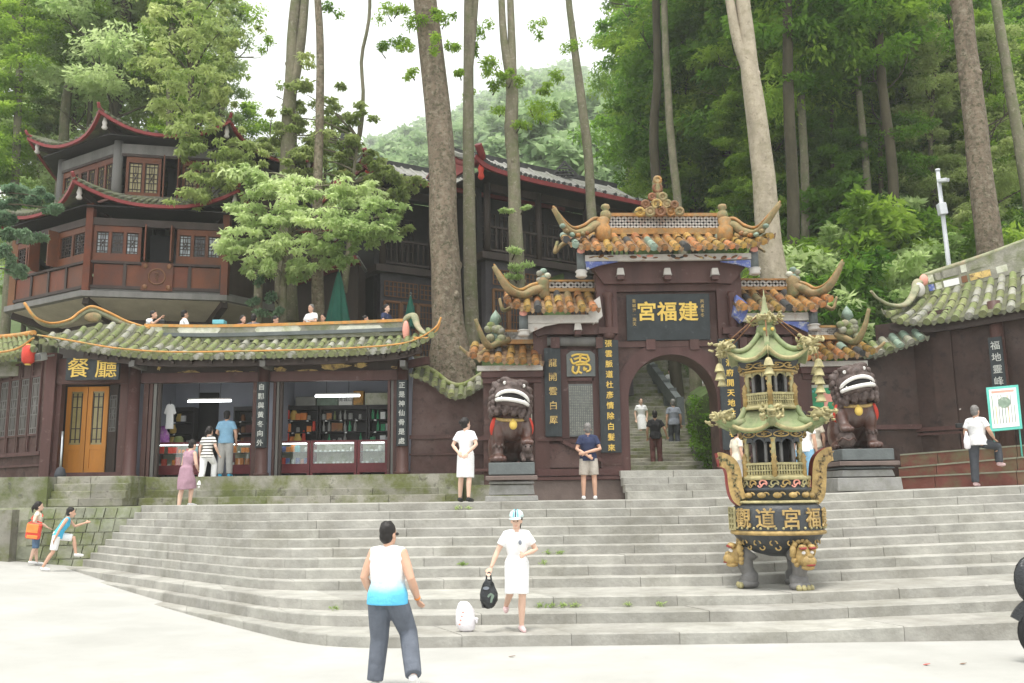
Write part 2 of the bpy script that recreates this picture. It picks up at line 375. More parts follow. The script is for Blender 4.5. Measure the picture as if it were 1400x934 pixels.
n_ = m_.node_tree.nodes; t_ = n_.new('ShaderNodeBsdfTransparent'); g_ = n_.new('ShaderNodeBsdfGlossy'); g_.inputs['Roughness'].default_value = .05
x_ = n_.new('ShaderNodeMixShader'); x_.inputs[0].default_value = .1; t_.inputs[0].default_value = (.93, .97, .95, 1)
m_.node_tree.links.new(t_.outputs[0], x_.inputs[1]); m_.node_tree.links.new(g_.outputs[0], x_.inputs[2]); m_.node_tree.links.new(x_.outputs[0], n_['Material Output'].inputs[0])
MATS['clear_glass'] = m_
leaf_mat('leaf_bright', (.26, .37, .12), (.52, .6, .31), .6)
leaf_mat('leaf_mid', (.1, .2, .016), (.34, .47, .07), .55)
leaf_mat('leaf_deep', (.05, .135, .012), (.19, .33, .04), .55)
leaf_mat('leaf_blue', (.1, .18, .1), (.26, .36, .22), .45)
leaf_mat('leaf_olive', (.2, .28, .07), (.44, .5, .2), .55)
leaf_mat('leaf_hill', (.17, .27, .12), (.38, .49, .25), .45)
# ================================================================== SETTING: ground, stairs, terraces
ST = 'structure'
def zoff(x): return .028*max(0.0, x-3.5)
RISE = 1.76/12
DS = [None, 11.9, 12.8, 13.4, 14.73, 15.1, 15.45, 15.8, 16.15, 16.5, 16.85, 17.2, 17.55]
def ground_z(x, y):
    a = max(0.0, -x-2.2)*1.414/5.55
    k = min(1, max(0, (y-5)/8)); k = k*k*(3-2*k)
    return .15*a**1.6*k if a < 4 else .15*4**1.6*k
def edge_line(i, n=64):
    """front edge of step i in plan: angled flight on the left, straight run on the right, rounded corner"""
    D = DS[i]; xc = -2.36-.5*(D-11.9); c = V((xc, D, 0)); xl = xc-(21-D)/1.06
    L = V((xl, 21.0, 0)); Rr = V((16.5, D, 0)); p = []
    dl = (L-c).normalized(); a = c+dl*1.0; b = c+V((1.0, 0, 0))
    for k in range(20): p.append(L.lerp(a, k/20))
    for k in range(9):
        t = k/8; p.append(a*(1-t)**2+c*2*t*(1-t)+b*t*t)
    for k in range(1, 36): p.append(b.lerp(Rr, k/35))
    return p
def at_t(p, t):
    f = t*(len(p)-1); k = min(int(f), len(p)-2); return p[k].lerp(p[k+1], f-k)

# plaza: one sheet that follows the rise of the ground towards the left
xs = [-140, -80, -40, -25]+[-18+.5*i for i in range(40)]+[4, 8, 14, 25, 45, 80, 140]; ys = [-60, -20, -5, 0]+[2+.6*i for i in range(36)]+[24.2]
mb = MB(); mb.add([(x, y, ground_z(x, y)) for y in ys for x in xs], [(j*len(xs)+i, j*len(xs)+i+1, (j+1)*len(xs)+i+1, (j+1)*len(xs)+i) for j in range(len(ys)-1) for i in range(len(xs)-1)], True)
struct('plaza_ground', mb, 'concrete')

stairs = bpy.data.objects.new('staircase', None); col.objects.link(stairs); stairs['kind'] = ST; stairs.location = (0, 11, 0)
edges = [None]+[edge_line(i) for i in range(1, 13)]
for i in range(1, 12):
    E, B = edges[i], edges[i+1]; z = RISE*i; t = 0.0; k = 0
    cuts = [0.0]
    while cuts[-1] < .985:
        x = at_t(E, cuts[-1]).x; sp = (.035+.02*RNG.random()) if cuts[-1] < .45 else (.036+.022*RNG.random()); cuts.append(min(1, cuts[-1]+sp))
    cuts[-1] = 1
    for a, b in zip(cuts[:-1], cuts[1:]):
        g = .00012; ts = [lerp(a+g, b-g, q/3) for q in range(4)]; dz = RNG.uniform(-.003, .003); dy = RNG.uniform(-.006, .006)
        f = [at_t(E, q) for q in ts]; bk = [at_t(B, q) for q in ts]
        vs = []; n = 4
        for q in range(n):
            F, K = f[q], bk[q]; d = (K-F).normalized(); zz = z+dz+zoff(F.x); F = F+d*dy; K = K+d*.06
            e = .014
            zl_ = zz-RISE-(.4 if i == 1 else .03); vs += [(F.x, F.y, zl_), (F.x, F.y, zz-e), (F.x+d.x*e, F.y+d.y*e, zz), (K.x, K.y, z+dz+zoff(K.x)-.003*((i+q) % 2)), (K.x, K.y, zl_)]
        fs = []
        for q in range(n-1):
            o = q*5
            for s in range(4): fs.append((o+s, o+5+s, o+6+s, o+1+s))
        fs += [(0, 1, 2, 3, 4), tuple(15+s for s in (4, 3, 2, 1, 0))]
        mb = MB(); mb.add(vs, fs); obj('stone_slab', mb, 'stone_step', stairs)
# the landing at the head of the stairs, its front course in slabs
E = edges[12]; z = 1.76
cuts = [0.0]
while cuts[-1] < .985: cuts.append(min(1, cuts[-1]+.045+.02*RNG.random()))
cuts[-1] = 1
for a, b in zip(cuts[:-1], cuts[1:]):
    ts = [lerp(a+.00012, b-.00012, q/3) for q in range(4)]; vs = []; fs = []
    for q, t in enumerate(ts):
        F = at_t(E, t); K = F+V((.25 if F.y > 17.7 else 0, .6, 0)); zz = z+zoff(F.x)
        if K.y > 21.2: K.y = 21.2
        vs += [(F.x, F.y, zz-RISE-.03), (F.x, F.y, zz-.012), (F.x+.004, F.y+.014, zz), (K.x, K.y+.02, zz), (K.x, K.y+.02, zz-.2)]
    for q in range(3):
        o = q*5
        for s in range(4): fs.append((o+s, o+5+s, o+6+s, o+1+s))
    fs += [(0, 1, 2, 3, 4), (19, 18, 17, 16, 15)]
    mb = MB(); mb.add(vs, fs); obj('stone_slab', mb, 'stone_step', stairs)
mb = MB(); N_ = 50; vs = []
for q in range(N_+1):
    F = at_t(E, q/N_); vs += [(F.x, min(F.y+.1, 24), 1.752+zoff(F.x)), (F.x, 24.6, 1.752+zoff(F.x))]
mb.add(vs, [(2*q, 2*q+2, 2*q+3, 2*q+1) for q in range(N_)])
struct('upper_landing', mb, 'stone_step')

# retaining wall of fitted blocks beside the stairs
wl = thing('retaining_wall', 'mossy stone retaining wall of narrow leaning blocks at the left end of the stairs', 'wall', (-9.4, 21, 0))
mb = MB(); mb.bbox((-16, 21.025, -.3), (-7.6, 22.3, 1.742)); obj('wall_core', mb, 'mortar', wl)
z0 = .0
for r in range(6):
    h = [.3, .3, .3, .28, .3, .25][r]; x = -11.2+.2*(r % 2)
    while x < -7.75:
        wd = RNG.uniform(.2, .36); mb = MB(); d = RNG.uniform(.0, .03); sl_ = .05
        vs = [(x+.012, 21.0-d, z0+.012), (x+wd-.012, 21.0-d, z0+.012), (x+wd-.012+sl_, 21.0-d, z0+h-.012), (x+.012+sl_, 21.0-d, z0+h-.012)]
        vs += [(a, 21.1, c) for a, b, c in vs]
        mb.add(vs, [(0, 1, 2, 3), (4, 7, 6, 5), (0, 4, 5, 1), (1, 5, 6, 2), (2, 6, 7, 3), (3, 7, 4, 0)]); obj('stone_block', mb, 'stone_mossy', wl); x += wd
    z0 += h
lw = thing('side_wall', 'plain weathered grey green wall below the restaurant corner at the far left', 'wall', (-13, 20.8, 0))
mb = MB(); mb.bbox((-19, 20.72, -.3), (-11.2, 22.4, 1.7)); obj('lower_wall', mb, 'moss_slab', lw)
mb = MB(); mb.bbox((-19, 21.3, 1.7), (-10.75, 23, 2.44)); obj('upper_wall', mb, 'moss_slab', lw)
# shop platform steps
pf = bpy.data.objects.new('shop_platform', None); col.objects.link(pf); pf['kind'] = ST; pf.location = (-5, 22.3, 1.76)
mb = MB(); mb.bbox((-10.7, 22.6, 1.5), (-1.3, 29, 2.43)); obj('platform_core', mb, 'moss_slab', pf)
mb = MB(); mb.bbox((-24, 23.2, 1.5), (-10.7, 29, 2.428)); obj('platform_core', mb, 'moss_slab', pf)
for r in range(4):
    y0 = 22.2+.36*r; zt = 1.76+.172*(r+1); x = -9.35 if r else -9.0
    while x < -1.35:
        wd = min(RNG.uniform(.9, 1.7), -1.3-x); mb = MB(); dd = RNG.uniform(0, .02)
        mb.bbox((x+.004, y0-dd, zt-.19), (x+wd-.004, y0+.42 if r < 3 else 24.0, zt-RNG.uniform(0, .006))); obj('stone_slab', mb, 'moss_slab', pf, bevel=.008); x += wd
for r in range(4):     # slab courses left of the steps
    x = -10.75; zt = 1.76+.172*(r+1)
    while x < -9.05:
        wd = min(RNG.uniform(.7, 1.3), -9.0-x); mb = MB(); mb.bbox((x+.005, 21.35+.12*r, zt-.18), (x+wd-.005, 23.3, zt)); obj('stone_slab', mb, 'moss_slab', pf, bevel=.01); x += wd
# gate steps (four) and threshold floor
gs = bpy.data.objects.new('gate_steps', None); col.objects.link(gs); gs['kind'] = ST; gs.location = (3.9, 21, 1.76)
for r in range(4):
    y0 = 20.9+.38*r; zt = 1.765+.165*(r+1); x = 2.55
    while x < 5.7:
        wd = min(RNG.uniform(.9, 1.5), 5.75-x); mb = MB(); mb.bbox((x+.004, y0, zt-.2), (x+wd-.004, y0+.45 if r < 3 else 24.0, zt)); obj('stone_slab', mb, 'stone_step', gs, bevel=.008); x += wd
# long stairs that climb behind the gate
cs = bpy.data.objects.new('climbing_stairs', None); col.objects.link(cs); cs['kind'] = ST; cs.location = (3.9, 26, 2.4)
mb = MB(); mb.bbox((2.0, 24.0, 2.2), (6.4, 26.2, 2.43)); obj('stair_floor', mb, 'moss_slab', cs)
y, z = 26.0, 2.43; k = 0; cx = 4.3
def climb(n, tread, rise, veer):
    global y, z, cx
    for i in range(n):
        z += rise; mb = MB(); mb.bbox((cx-1.95, y, z-rise-.03), (cx+1.95, y+tread+.03, z)); obj('stair_tread', mb, 'moss_slab', cs, bevel=.01); y += tread; cx -= veer
climb(14, .5, .125, -.055); climb(1, 1.3, .12, -.14); climb(40, .33, .165, -.036)
STAIR_TOP = (cx, y, z)

# hillside behind everything
def hill_z(x, y):
    a = max(0, y-38)
    base = (5.6 if x < -2.6 else 4.7+max(0, min(y, 40)-25.4)*.3) if x < 1.2 else 4.0+max(0, min(y, 38)-25.4)*.72
    if abs(x-4.3-.11*(y-26)) < 2.9 and y < 50: base = min(base, 1.9+max(0, y-27)*.2) 
    z = base+a*.34
    if y > 75: z += (y-75)*(.01+.115*math.exp(-((x-.06*y)/(12+.16*y))**2))
    return z+.6*noise.noise(V((x*.08, y*.08, 3)))*min(1, max(0, (y-36)/6))
xs = [-500, -380, -300, -220, -160, -120, -90, -60, -40, -30, -24]+[-20+1.0*i for i in range(21)]+[1.1, 1.25, 2, 3, 4, 5, 6, 6.9, 7.1, 9, 12, 16, 20, 26, 34, 44, 60, 90, 120, 160, 220, 300, 380, 500]; ys = [25.4, 27, 29, 31, 33, 35, 37, 39, 42, 45, 48, 52, 58, 65, 75, 90, 110, 130, 150, 170, 200, 240, 290, 350, 420, 500, 600, 700]
mb = MB(); mb.add([(x, y, hill_z(x, y)) for y in ys for x in xs], [(j*len(xs)+i, j*len(xs)+i+1, (j+1)*len(xs)+i+1, (j+1)*len(xs)+i) for j in range(len(ys)-1) for i in range(len(xs)-1)], True)
struct('hillside', mb, 'soil')
def surf_z(x, y):
    for i in range(12, 0, -1):
        p = edges[i]
        if x >= p[0].x:
            k = next((q for q in range(1, len(p)) if p[q].x >= x), len(p)-1); a, b = p[k-1], p[k]
            if y >= lerp(a.y, b.y, (x-a.x)/max(1e-6, b.x-a.x)) and y < 21: return RISE*i+zoff(x)
    return ground_z(x, y)
def stand(px, py, y0, y1):
    """the spot between y0 and y1 where someone whose foot shows at this pixel stands"""
    best = min(((abs(P(px, py, y).z-surf_z(P(px, py, y).x, y)), y) for y in np.linspace(y0, y1, 120)))[1]
    p = P(px, py, best); return V((p.x, best, surf_z(p.x, best)))
# ================================================================== ROOF TOOLS
TAPER = 1.2
def half_tile(rad_, L=1.0, n=5, end=False):
    mb = MB(); vs = []; r2 = rad_*TAPER
    for y, r in ((0, rad_), (L, r2)):
        vs += [(r*cos(pi*k/n), y, r*sin(pi*k/n)) for k in range(n+1)]
    mb.add(vs, [(k, k+1, k+n+2, k+n+1) for k in range(n)], True)
    if end:
        o = [(r2*1.02*cos(2*pi*k/8), L, r2*1.02*sin(2*pi*k/8)*.9) for k in range(8)]
        mb.add(o+[(a, b+.02, c) for a, b, c in o], [tuple(range(8)), tuple(range(15, 7, -1))]+[(k, (k+1) % 8, 8+(k+1) % 8, 8+k) for k in range(8)])
    return mb
TILE_CACHE = {}
def tiles_for(r, end, key):
    k = (round(r, 3), end, key, TAPER)
    if k not in TILE_CACHE:
        me = half_tile(r, 1.0, 5, end).mesh('roof_tile'); me.materials.append(MATS[key]); TILE_CACHE[k] = me
    return TILE_CACHE[k]
def tile_roof(bld, eave, ridge, spacing, nt, mats, pan, sag=.08, name='roof', rr=None, under='dark_wood', thick=.07, odd=None, drip=True, tiles=True, jit=.006):
    """curved tiled slope between an eave line and a ridge line; every round tile is a piece of its own"""
    eave = smooth_path(eave, 60); ridge = smooth_path(ridge, 60)
    def f(u, v):
        a = at_t(ridge, u); b = at_t(eave, u); p = a.lerp(b, v); p.z -= sag*sin(pi*v)*(1-.3*v); return p
    NU, NV = 40, 6; mb = MB(); vs = []
    for i in range(NU+1):
        for j in range(NV+1): vs.append(f(i/NU, j/NV))
    n = len(vs); vs += [p-V((0, 0, thick)) for p in vs]; W = NV+1; fs = []
    for i in range(NU):
        for j in range(NV):
            a = i*W+j; fs.append((a, a+1, a+W+1, a+W)); fs.append((n+a, n+a+W, n+a+W+1, n+a+1))
    for i in range(NU):
        a = i*W+NV; fs.append((a, n+a, n+a+W, a+W)); a = i*W; fs.append((a, a+W, n+a+W, n+a))
    for j in range(NV):
        fs.append((j, n+j, n+j+1, j+1)); a = NU*W+j; fs.append((a, a+1, n+a+1, n+a))
    mb.add(vs, fs, False); rf = obj(name, mb, pan, bld)
    if not tiles: return rf, f
    L = sum((at_t(eave, (k+1)/50)-at_t(eave, k/50)).length for k in range(50)); nr = max(2, int(L/spacing)); rr = rr or spacing*.3
    # equal spacing by arclength
    cum = [0]
    for k in range(200): cum.append(cum[-1]+(at_t(eave, (k+1)/200)-at_t(eave, k/200)).length)
    def u_of(d):
        k = int(np.searchsorted(cum, d)); k = min(max(k, 1), 200); return (k-1+(d-cum[k-1])/max(1e-9, cum[k]-cum[k-1]))/200
    us = [u_of((i+.5)/nr*L) for i in range(nr)]
    for i, u in enumerate(us):
        tan = (f(min(1, u+.01), .5)-f(max(0, u-.01), .5)).normalized()
        for j in range(nt):
            a = f(u, j/nt); b = f(u, (j+1)/nt); yv = b-a; Ln = yv.length*1.04
            if yv.length < .03: continue
            yn = yv.normalized(); zn = tan.cross(yn); zn.normalize()
            if zn.z < 0: zn = -zn
            xn = yn.cross(zn); j1 = jit
            mt = Matrix((xn, yn*Ln, zn)).transposed().to_4x4(); mt.translation = a+zn*(.012-rr*.15)+V((RNG.uniform(-j1, j1), 0, RNG.uniform(-j1, j1)*.7))
            mk = mats[int(RNG.integers(len(mats)))]
            if odd and RNG.random() < odd[1]: mk = odd[0][int(RNG.integers(len(odd[0])))]
            o = bpy.data.objects.new('roof_tile', tiles_for(rr*RNG.choice([.95, 1.0, 1.06]), j == nt-1, mk)); col.objects.link(o); o.parent = rf
            o.matrix_local = mt
    if drip:      # triangular drip tiles hanging between the rounds
        mb = MB()
        for i in range(nr+1):
            u = u_of(min(L, max(0, i/nr*L))); p = f(u, 1.0); t = (f(min(1, u+.01), 1)-f(max(0, u-.01), 1)).normalized(); dn = (f(u, 1)-f(u, .9)); dn.z = 0; dn = dn.normalized()*.02
            w_ = spacing*.26; q = [p-t*w_, p-t*w_*.6-V((0, 0, rr*1.0)), p-V((0, 0, rr*1.5)), p+t*w_*.6-V((0, 0, rr*1.0)), p+t*w_]
            mb.prism([x+dn*.5 for x in q], dn)
        d = obj('drip_tiles', mb, pan, bld); d['kind'] = 'stuff'
    return rf, f
def horn(name, pts, r0, r1, mat, bld, flat=.6, n=8, steps=20):
    p = smooth_path(pts, steps); mb = MB()
    mb.tube(p, [(lerp(r0, r1, (i/steps)**.8)*flat, lerp(r0, r1, (i/steps)**.8)) for i in range(steps+1)], n)
    return obj(name, mb, mat, bld)
def trim(name, pts, r, mat, bld, n=6, steps=40):
    mb = MB(); mb.tube(smooth_path(pts, steps), r, n); return obj(name, mb, mat, bld)
def lattice_panel(mb, o, ux, uz, w, h, nx, nz, t=.03, d=.03, diag=False):
    """bars of an openwork panel into mb; o lower-left corner, ux / uz unit vectors"""
    o, ux, uz = V(o), V(ux), V(uz); nrm = ux.cross(uz)
    if diag:
        s = h/nz; k = -nz
        n = int(w/s)+1
        for i in range(-nz, n+nz):
            for sg in (1, -1):
                x0 = i*s; x1 = x0+h*sg*1.0; a = [x0, 0.0]; b = [x1, h]
                lo, hi = 0.0, 1.0
                for lim in (0, w):
                    pass
                dx = b[0]-a[0]; t0, t1 = sorted(((0-a[0])/dx, (w-a[0])/dx)); t0 = max(0, t0); t1 = min(1, t1)
                if t1-t0 > .05: mb.beam(o+ux*(a[0]+dx*t0)+uz*(h*t0), o+ux*(a[0]+dx*t1)+uz*(h*t1), d, t, nrm)
        return
    for i in range(nx+1): mb.beam(o+ux*(w*i/nx), o+ux*(w*i/nx)+uz*h, d, t, nrm)
    for j in range(nz+1): mb.beam(o+uz*(h*j/nz), o+uz*(h*j/nz)+ux*w, d*.9, t, nrm)
def fancy_panel(mb, o, ux, uz, w, h, t=.022, d=.025):
    """traditional shutter tracery: frame bars with an inner rectangle and tie bars"""
    o, ux, uz = V(o), V(ux), V(uz); nrm = ux.cross(uz)
    B = lambda a, b: mb.beam(o+ux*a[0]*w+uz*a[1]*h, o+ux*b[0]*w+uz*b[1]*h, d, t, nrm)
    for x in (.0, .3, .7, 1.0): B((x, 0), (x, 1))
    for z in (0, .1, .34, .5, .66, .9, 1.0): B((0, z), (1, z))
    B((.5, .1), (.5, .34)); B((.5, .66), (.5, .9)); B((.3, .34), (.5, .5)); B((.7, .34), (.5, .5)); B((.3, .66), (.5, .5)); B((.7, .66), (.5, .5))
# ================================================================== RESTAURANT AND SHOP (low building on the left)
YS = 24.0
shop = thing('shop_building', 'low plum brown restaurant and souvenir shop under a mossy green tiled roof', 'building', (-6.5, YS, 2.45))
def px_x(px, Y): return P(px, 600, Y).x
def zz(px, py, Y): return P(px, py, Y).z
zf = 2.448
cols_x = [px_x(67, YS), px_x(182, YS), px_x(360, YS), px_x(551, YS)]
zl = zz(360, 522, YS); zt = zz(360, 490, YS)      # lintel underside / wall head
# columns
mb_c = []
for i, x in enumerate(cols_x):
    mb = MB()
    if i == 0: mb.bbox((x-.13, YS-.16, zf), (x+.13, YS+.16, zt+.2))
    else: mb.lathe([(.2, 0), (.2, .08), (.165, .1), (.15, zt-zf)], 16, (x, YS-.12, zf))
    obj('column', mb, 'plum_wood', shop)
# lintel beams with worn gilt painting
for a, b in ((0, 1), (1, 2), (2, 3)):
    mb = MB(); mb.bbox((cols_x[a]+.12, YS-.06, zl), (cols_x[b]-.12, YS+.14, zl+.26)); obj('lintel', mb, 'plum_wood', shop)
    mb = MB(); mb.bbox((cols_x[a]+.12, YS+.02, zl+.262), (cols_x[b]-.12, YS+.16, zt+.08)); obj('frieze_board', mb, 'dark_wood', shop)
for pxc, wpx, pyc, hpx in ((188, 8, 503, 8), (217, 6, 503, 9), (258, 34, 509, 6), (318, 30, 508, 5), (382, 20, 505, 8), (420, 38, 507, 5), (456, 48, 500, 13), (494, 22, 499, 9), (540, 12, 502, 5), (345, 14, 509, 3)):
    a = P(pxc, pyc, YS-.0); w_, h_ = wpx/1250*YS, hpx/1250*YS; mb = MB(); n = 16; rnd = [RNG.uniform(.55, 1.1) for _ in range(n)]
    mb.prism([(a.x+w_/2*rnd[k]*cos(2*pi*k/n), YS+.014, a.z+h_/2*rnd[(k*5) % n]*sin(2*pi*k/n)) for k in range(n)], (0, .012, 0)); obj('gilt_carving', mb, 'gold_worn', shop)
# door posts / folded shutters at both shop openings
def posts(x, n, dx, mat='plum_wood', y=YS+.05):
    for k in range(n):
        mb = MB(); mb.bbox((x+k*dx, y+.02*k, zf), (x+k*dx+abs(dx)*.8, y+.12+.02*k, zl)); obj('folded_shutter', mb, ['plum_wood', 'grey_wood', 'dark_wood'][k % 3], shop)
posts(px_x(192, YS), 1, .16); posts(px_x(200, YS), 3, .1, y=YS+.06); posts(px_x(343, YS), 1, .15); posts(px_x(371, YS), 3, .085); posts(px_x(529, YS), 2, .09); posts(px_x(537, YS), 1, .12)
# right end wall piece
mb = MB(); mb.bbox((cols_x[3]+.1, YS, 1.7), (px_x(652, YS), YS+.25, zz(600, 505, YS)+.1)); 
# curved-cap link wall between shop and gate
lk = thing('link_wall', 'plum garden wall with sagging green tiled cap joining the shop to the gate', 'wall', (-1.9, YS, 1.76))
x0, x1 = cols_x[3]+.17, px_x(665, YS-.4)
cap = [P(565, 506, YS), P(590, 516, YS), P(615, 534, YS), P(635, 535, YS-.1), P(660, 520, YS-.2)]
capS = smooth_path(cap, 24)
mb = MB(); prof = [(x0, YS, 1.7)]+[(max(p.x, x0+.001*i), YS, p.z-.05) for i, p in enumerate(capS)]+[(capS[-1].x, YS, 1.7)]
mb.prism(prof, (0, .3, 0)); obj('wall', mb, 'plum_wall', lk)
mb = MB(); zb = zz(600, 600, YS); mb.bbox((x0, YS-.06, zb), (x1, YS+.0, zb+.1)); mb.bbox((x0, YS-.05, zb-.42), (x1, YS+.0, zb-.38)); obj('moulding', mb, 'plum_wood', lk)
mb = MB(); mb.bbox((x0, YS-.1, 1.72), (x1, YS-.002, 2.42)); obj('plinth', mb, 'moss_slab', lk)
tile_roof(lk, [p+V((0, -.42, -.16)) for p in cap], [p+V((0, .12, .16)) for p in cap], .25, 2, ['tile_moss', 'tile_moss', 'ridge_stone'], 'tile_pan', .02, rr=.075)
mb = MB(); mb.tube(smooth_path([p+V((0, .12, .2)) for p in cap], 24), .07, 8); obj('ridge', mb, 'tile_moss', lk)
# ---- dining room door bay
def plane_pt(px, py, Y): return P(px, py, Y)
xd0, xd1 = px_x(80, YS), px_x(161, YS)
zs = zz(120, 520, YS)
mb = MB(); mb.bbox((cols_x[0]+.13, YS-.02, zf), (xd0, YS+.2, zs)); obj('door_jamb', mb, 'plum_wood', shop)
mb = MB(); mb.bbox((xd1, YS-.02, zf), (cols_x[1]-.14, YS+.2, zs)); obj('door_jamb', mb, 'plum_wood', shop)
mb = MB(); mb.bbox((cols_x[0]+.13, YS-.03, zs+.002), (cols_x[1]-.14, YS+.18, zt+.05)); obj('door_head', mb, 'plum_wood', shop)
mb = MB(); mb.bbox((cols_x[0]+.1, YS-.1, zf), (cols_x[1]-.1, YS+.9, zf+.16)); obj('door_sill', mb, 'plum_wood', shop)
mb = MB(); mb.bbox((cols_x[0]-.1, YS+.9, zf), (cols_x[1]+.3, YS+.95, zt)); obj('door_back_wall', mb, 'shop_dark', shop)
dw = (px_x(146, YS+.6)-px_x(88, YS+.6))/2
for k in range(2):
    xx = px_x(88, YS+.6)+dw*k; door = None
    mb = MB(); z0, z1 = zf+.17, zz(120, 529, YS+.6)
    for a, b in (((xx+.01, z0), (xx+.13, z1)), ((xx+dw-.13, z0), (xx+dw-.01, z1))): mb.bbox((a[0], YS+.58, a[1]), (b[0], YS+.64, b[1]))
    for za, zb in ((z0, z0+.12), (z0+.62, z0+.75), (z1-.13, z1)): mb.bbox((xx+.13, YS+.582, za), (xx+dw-.13, YS+.638, zb))
    mb.bbox((xx+.13, YS+.6, z0+.12), (xx+dw-.13, YS+.63, z0+.62)); door = obj('door', mb, 'orange_wood', shop)
    mb = MB(); mb.bbox((xx+.13, YS+.61, z0+.75), (xx+dw-.13, YS+.62, z1-.13)); obj('pane', mb, 'glass_yellow', door)
    mb = MB()
    for q in (.28, .5, .72): mb.bbox((xx+dw*q-.012, YS+.59, z0+.8), (xx+dw*q+.012, YS+.606, z1-.18))
    for q in (.1, .3, .7, .9): mb.bbox((xx+.16, YS+.592, lerp(z0+.75, z1-.13, q)-.012), (xx+dw-.16, YS+.604, lerp(z0+.75, z1-.13, q)+.012))
    obj('tracery', mb, 'dark_wood', door)
# folded dark inner leaf right of the orange door
mb = MB(); xx = px_x(147, YS+.35); mb.box((xx+.12, YS+.35, (zf+zs)/2+.08), (.34, .05, zs-zf-.2), -.5); dl_ = obj('dark_door_leaf', mb, 'dark_wood', shop)
mb = MB(); R_ = Matrix.Rotation(-.5, 3, 'Z'); ux = R_ @ V((1, 0, 0)); fancy_panel(mb, V((xx+.12, YS+.315, zf+1.25))-ux*.12, ux, (0, 0, 1), .24, .95, .02, .02); obj('tracery', mb, 'grey_wood', dl_)
# sign board
sg = thing('restaurant_sign', 'black wooden sign with two large gold characters over the orange door', 'sign', P(125, 502, YS-.6))
a, b = P(90, 520, YS-.65), P(164, 489, YS-.65)
mb = MB(); mb.bbox((a.x, YS-.68, a.z), (b.x, YS-.58, b.z)); obj('board', mb, 'sign_black', sg)
for chx, c in ((107, '餐'), (145, '廳')):
    p = P(chx, 505, YS-.69); tm = xf(text_mesh(c, .54, .012, 1.08, bold=.002), (p.x, YS-.69, p.z-.0)); obj('lettering', tm, 'gold', sg)
# couplet boards on the two columns of the shop
for x, txt, lab in ((cols_x[2], '自飄與黃冬向外', 'narrow black couplet board with pale characters on the column between the shop bays'), (cols_x[3], '正是神仙骨是處', 'narrow black couplet board with pale characters on the right end column of the shop')):
    t = thing('couplet_board', lab, 'sign', (x, YS-.3, 4), 'couplet boards on the shop columns')
    z1, z0 = zz(360, 522, YS-.3), zz(360, 612, YS-.3)
    mb = MB(); prof = [(-.15, .07), (-.11, 0), (0, -.025), (.11, 0), (.15, .07)]; n = 5
    vs = [(x+q, YS-.29+r, z) for z in (z0, z1) for q, r in prof]; vs += [(a_, b_+.03, c_) for a_, b_, c_ in vs]
    fs = [(k, k+1, k+6, k+5) for k in range(4)]+[(10+k, 15+k, 16+k, 11+k) for k in range(4)]+[(0, 5, 15, 10), (4, 14, 19, 9)]+[(k, 10+k, 11+k, k+1) for k in range(4)]+[(5+k, 6+k, 16+k, 15+k) for k in range(4)]
    mb.add(vs, fs); obj('board', mb, 'sign_black', t)
    column_text(txt, .17, 1.42, (x, YS-.33, (z0+z1)/2-.02), 'silver_letter', t, bold=.002)
# ---- corner wing with lattice shutters, turning back to the left
cw = thing('corner_wing', 'receding side of the restaurant with grey lattice shutters at the far left', 'building', (cols_x[0], YS, zf))
A = V((cols_x[0]-.12, YS+.02, 0)); dr = V((-.82, .57, 0)); nr_ = V((-.57, -.82, 0))
mb = MB(); pts = [A, A+dr*5.5, A+dr*5.5+V((0, 1, 0)), A+V((0, 1, 0))]; mb.prism([(p.x, p.y, 1.6) for p in pts], (0, 0, zt+.1-1.6)); obj('wall', mb, 'plum_wall', cw)
mb = MB(); mb.beam(A+nr_*.08+V((0, 0, zz(30, 620, YS))), A+dr*5.5+nr_*.08+V((0, 0, zz(30, 620, YS))), .1, .1); mb.beam(A+nr_*.05+V((0, 0, zz(30, 636, YS))), A+dr*5.5+nr_*.05+V((0, 0, zz(30, 636, YS))), .06, .06); obj('moulding', mb, 'plum_wood', cw)
for k in range(6):
    o = A+dr*(.35+.55*k+.45)+nr_*.03; z0, z1 = zz(30, 592, YS), zz(30, 515, YS)
    sh = None; mb = MB(); ux = -dr
    mb.beam(o+V((0, 0, z0-.5)), o+V((0, 0, z1+.45)), .05, .05, nr_); mb.beam(o+ux*.47+V((0, 0, z0-.5)), o+ux*.47+V((0, 0, z1+.45)), .05, .05, nr_)
    for z in (z0-.5, z0-.03, z1+.05, z1+.45): mb.beam(o+V((0, 0, z)), o+ux*.47+V((0, 0, z)), .05, .05)
    sh = obj('shutter', mb, 'plum_wood', cw)
    mb = MB(); fancy_panel(mb, o+ux*.07+V((0, 0, z0)), ux, (0, 0, 1), .33, z1-z0, .03, .03); obj('tracery', mb, 'grey_wood', sh)
    mb = MB(); c_ = [o+ux*.05-nr_*.01, o+ux*.42-nr_*.01]; mb.prism([(c_[0].x, c_[0].y, z0), (c_[1].x, c_[1].y, z0), (c_[1].x, c_[1].y, z1), (c_[0].x, c_[0].y, z1)], nr_*.012); obj('shutter_back', mb, 'dark_wood', sh)
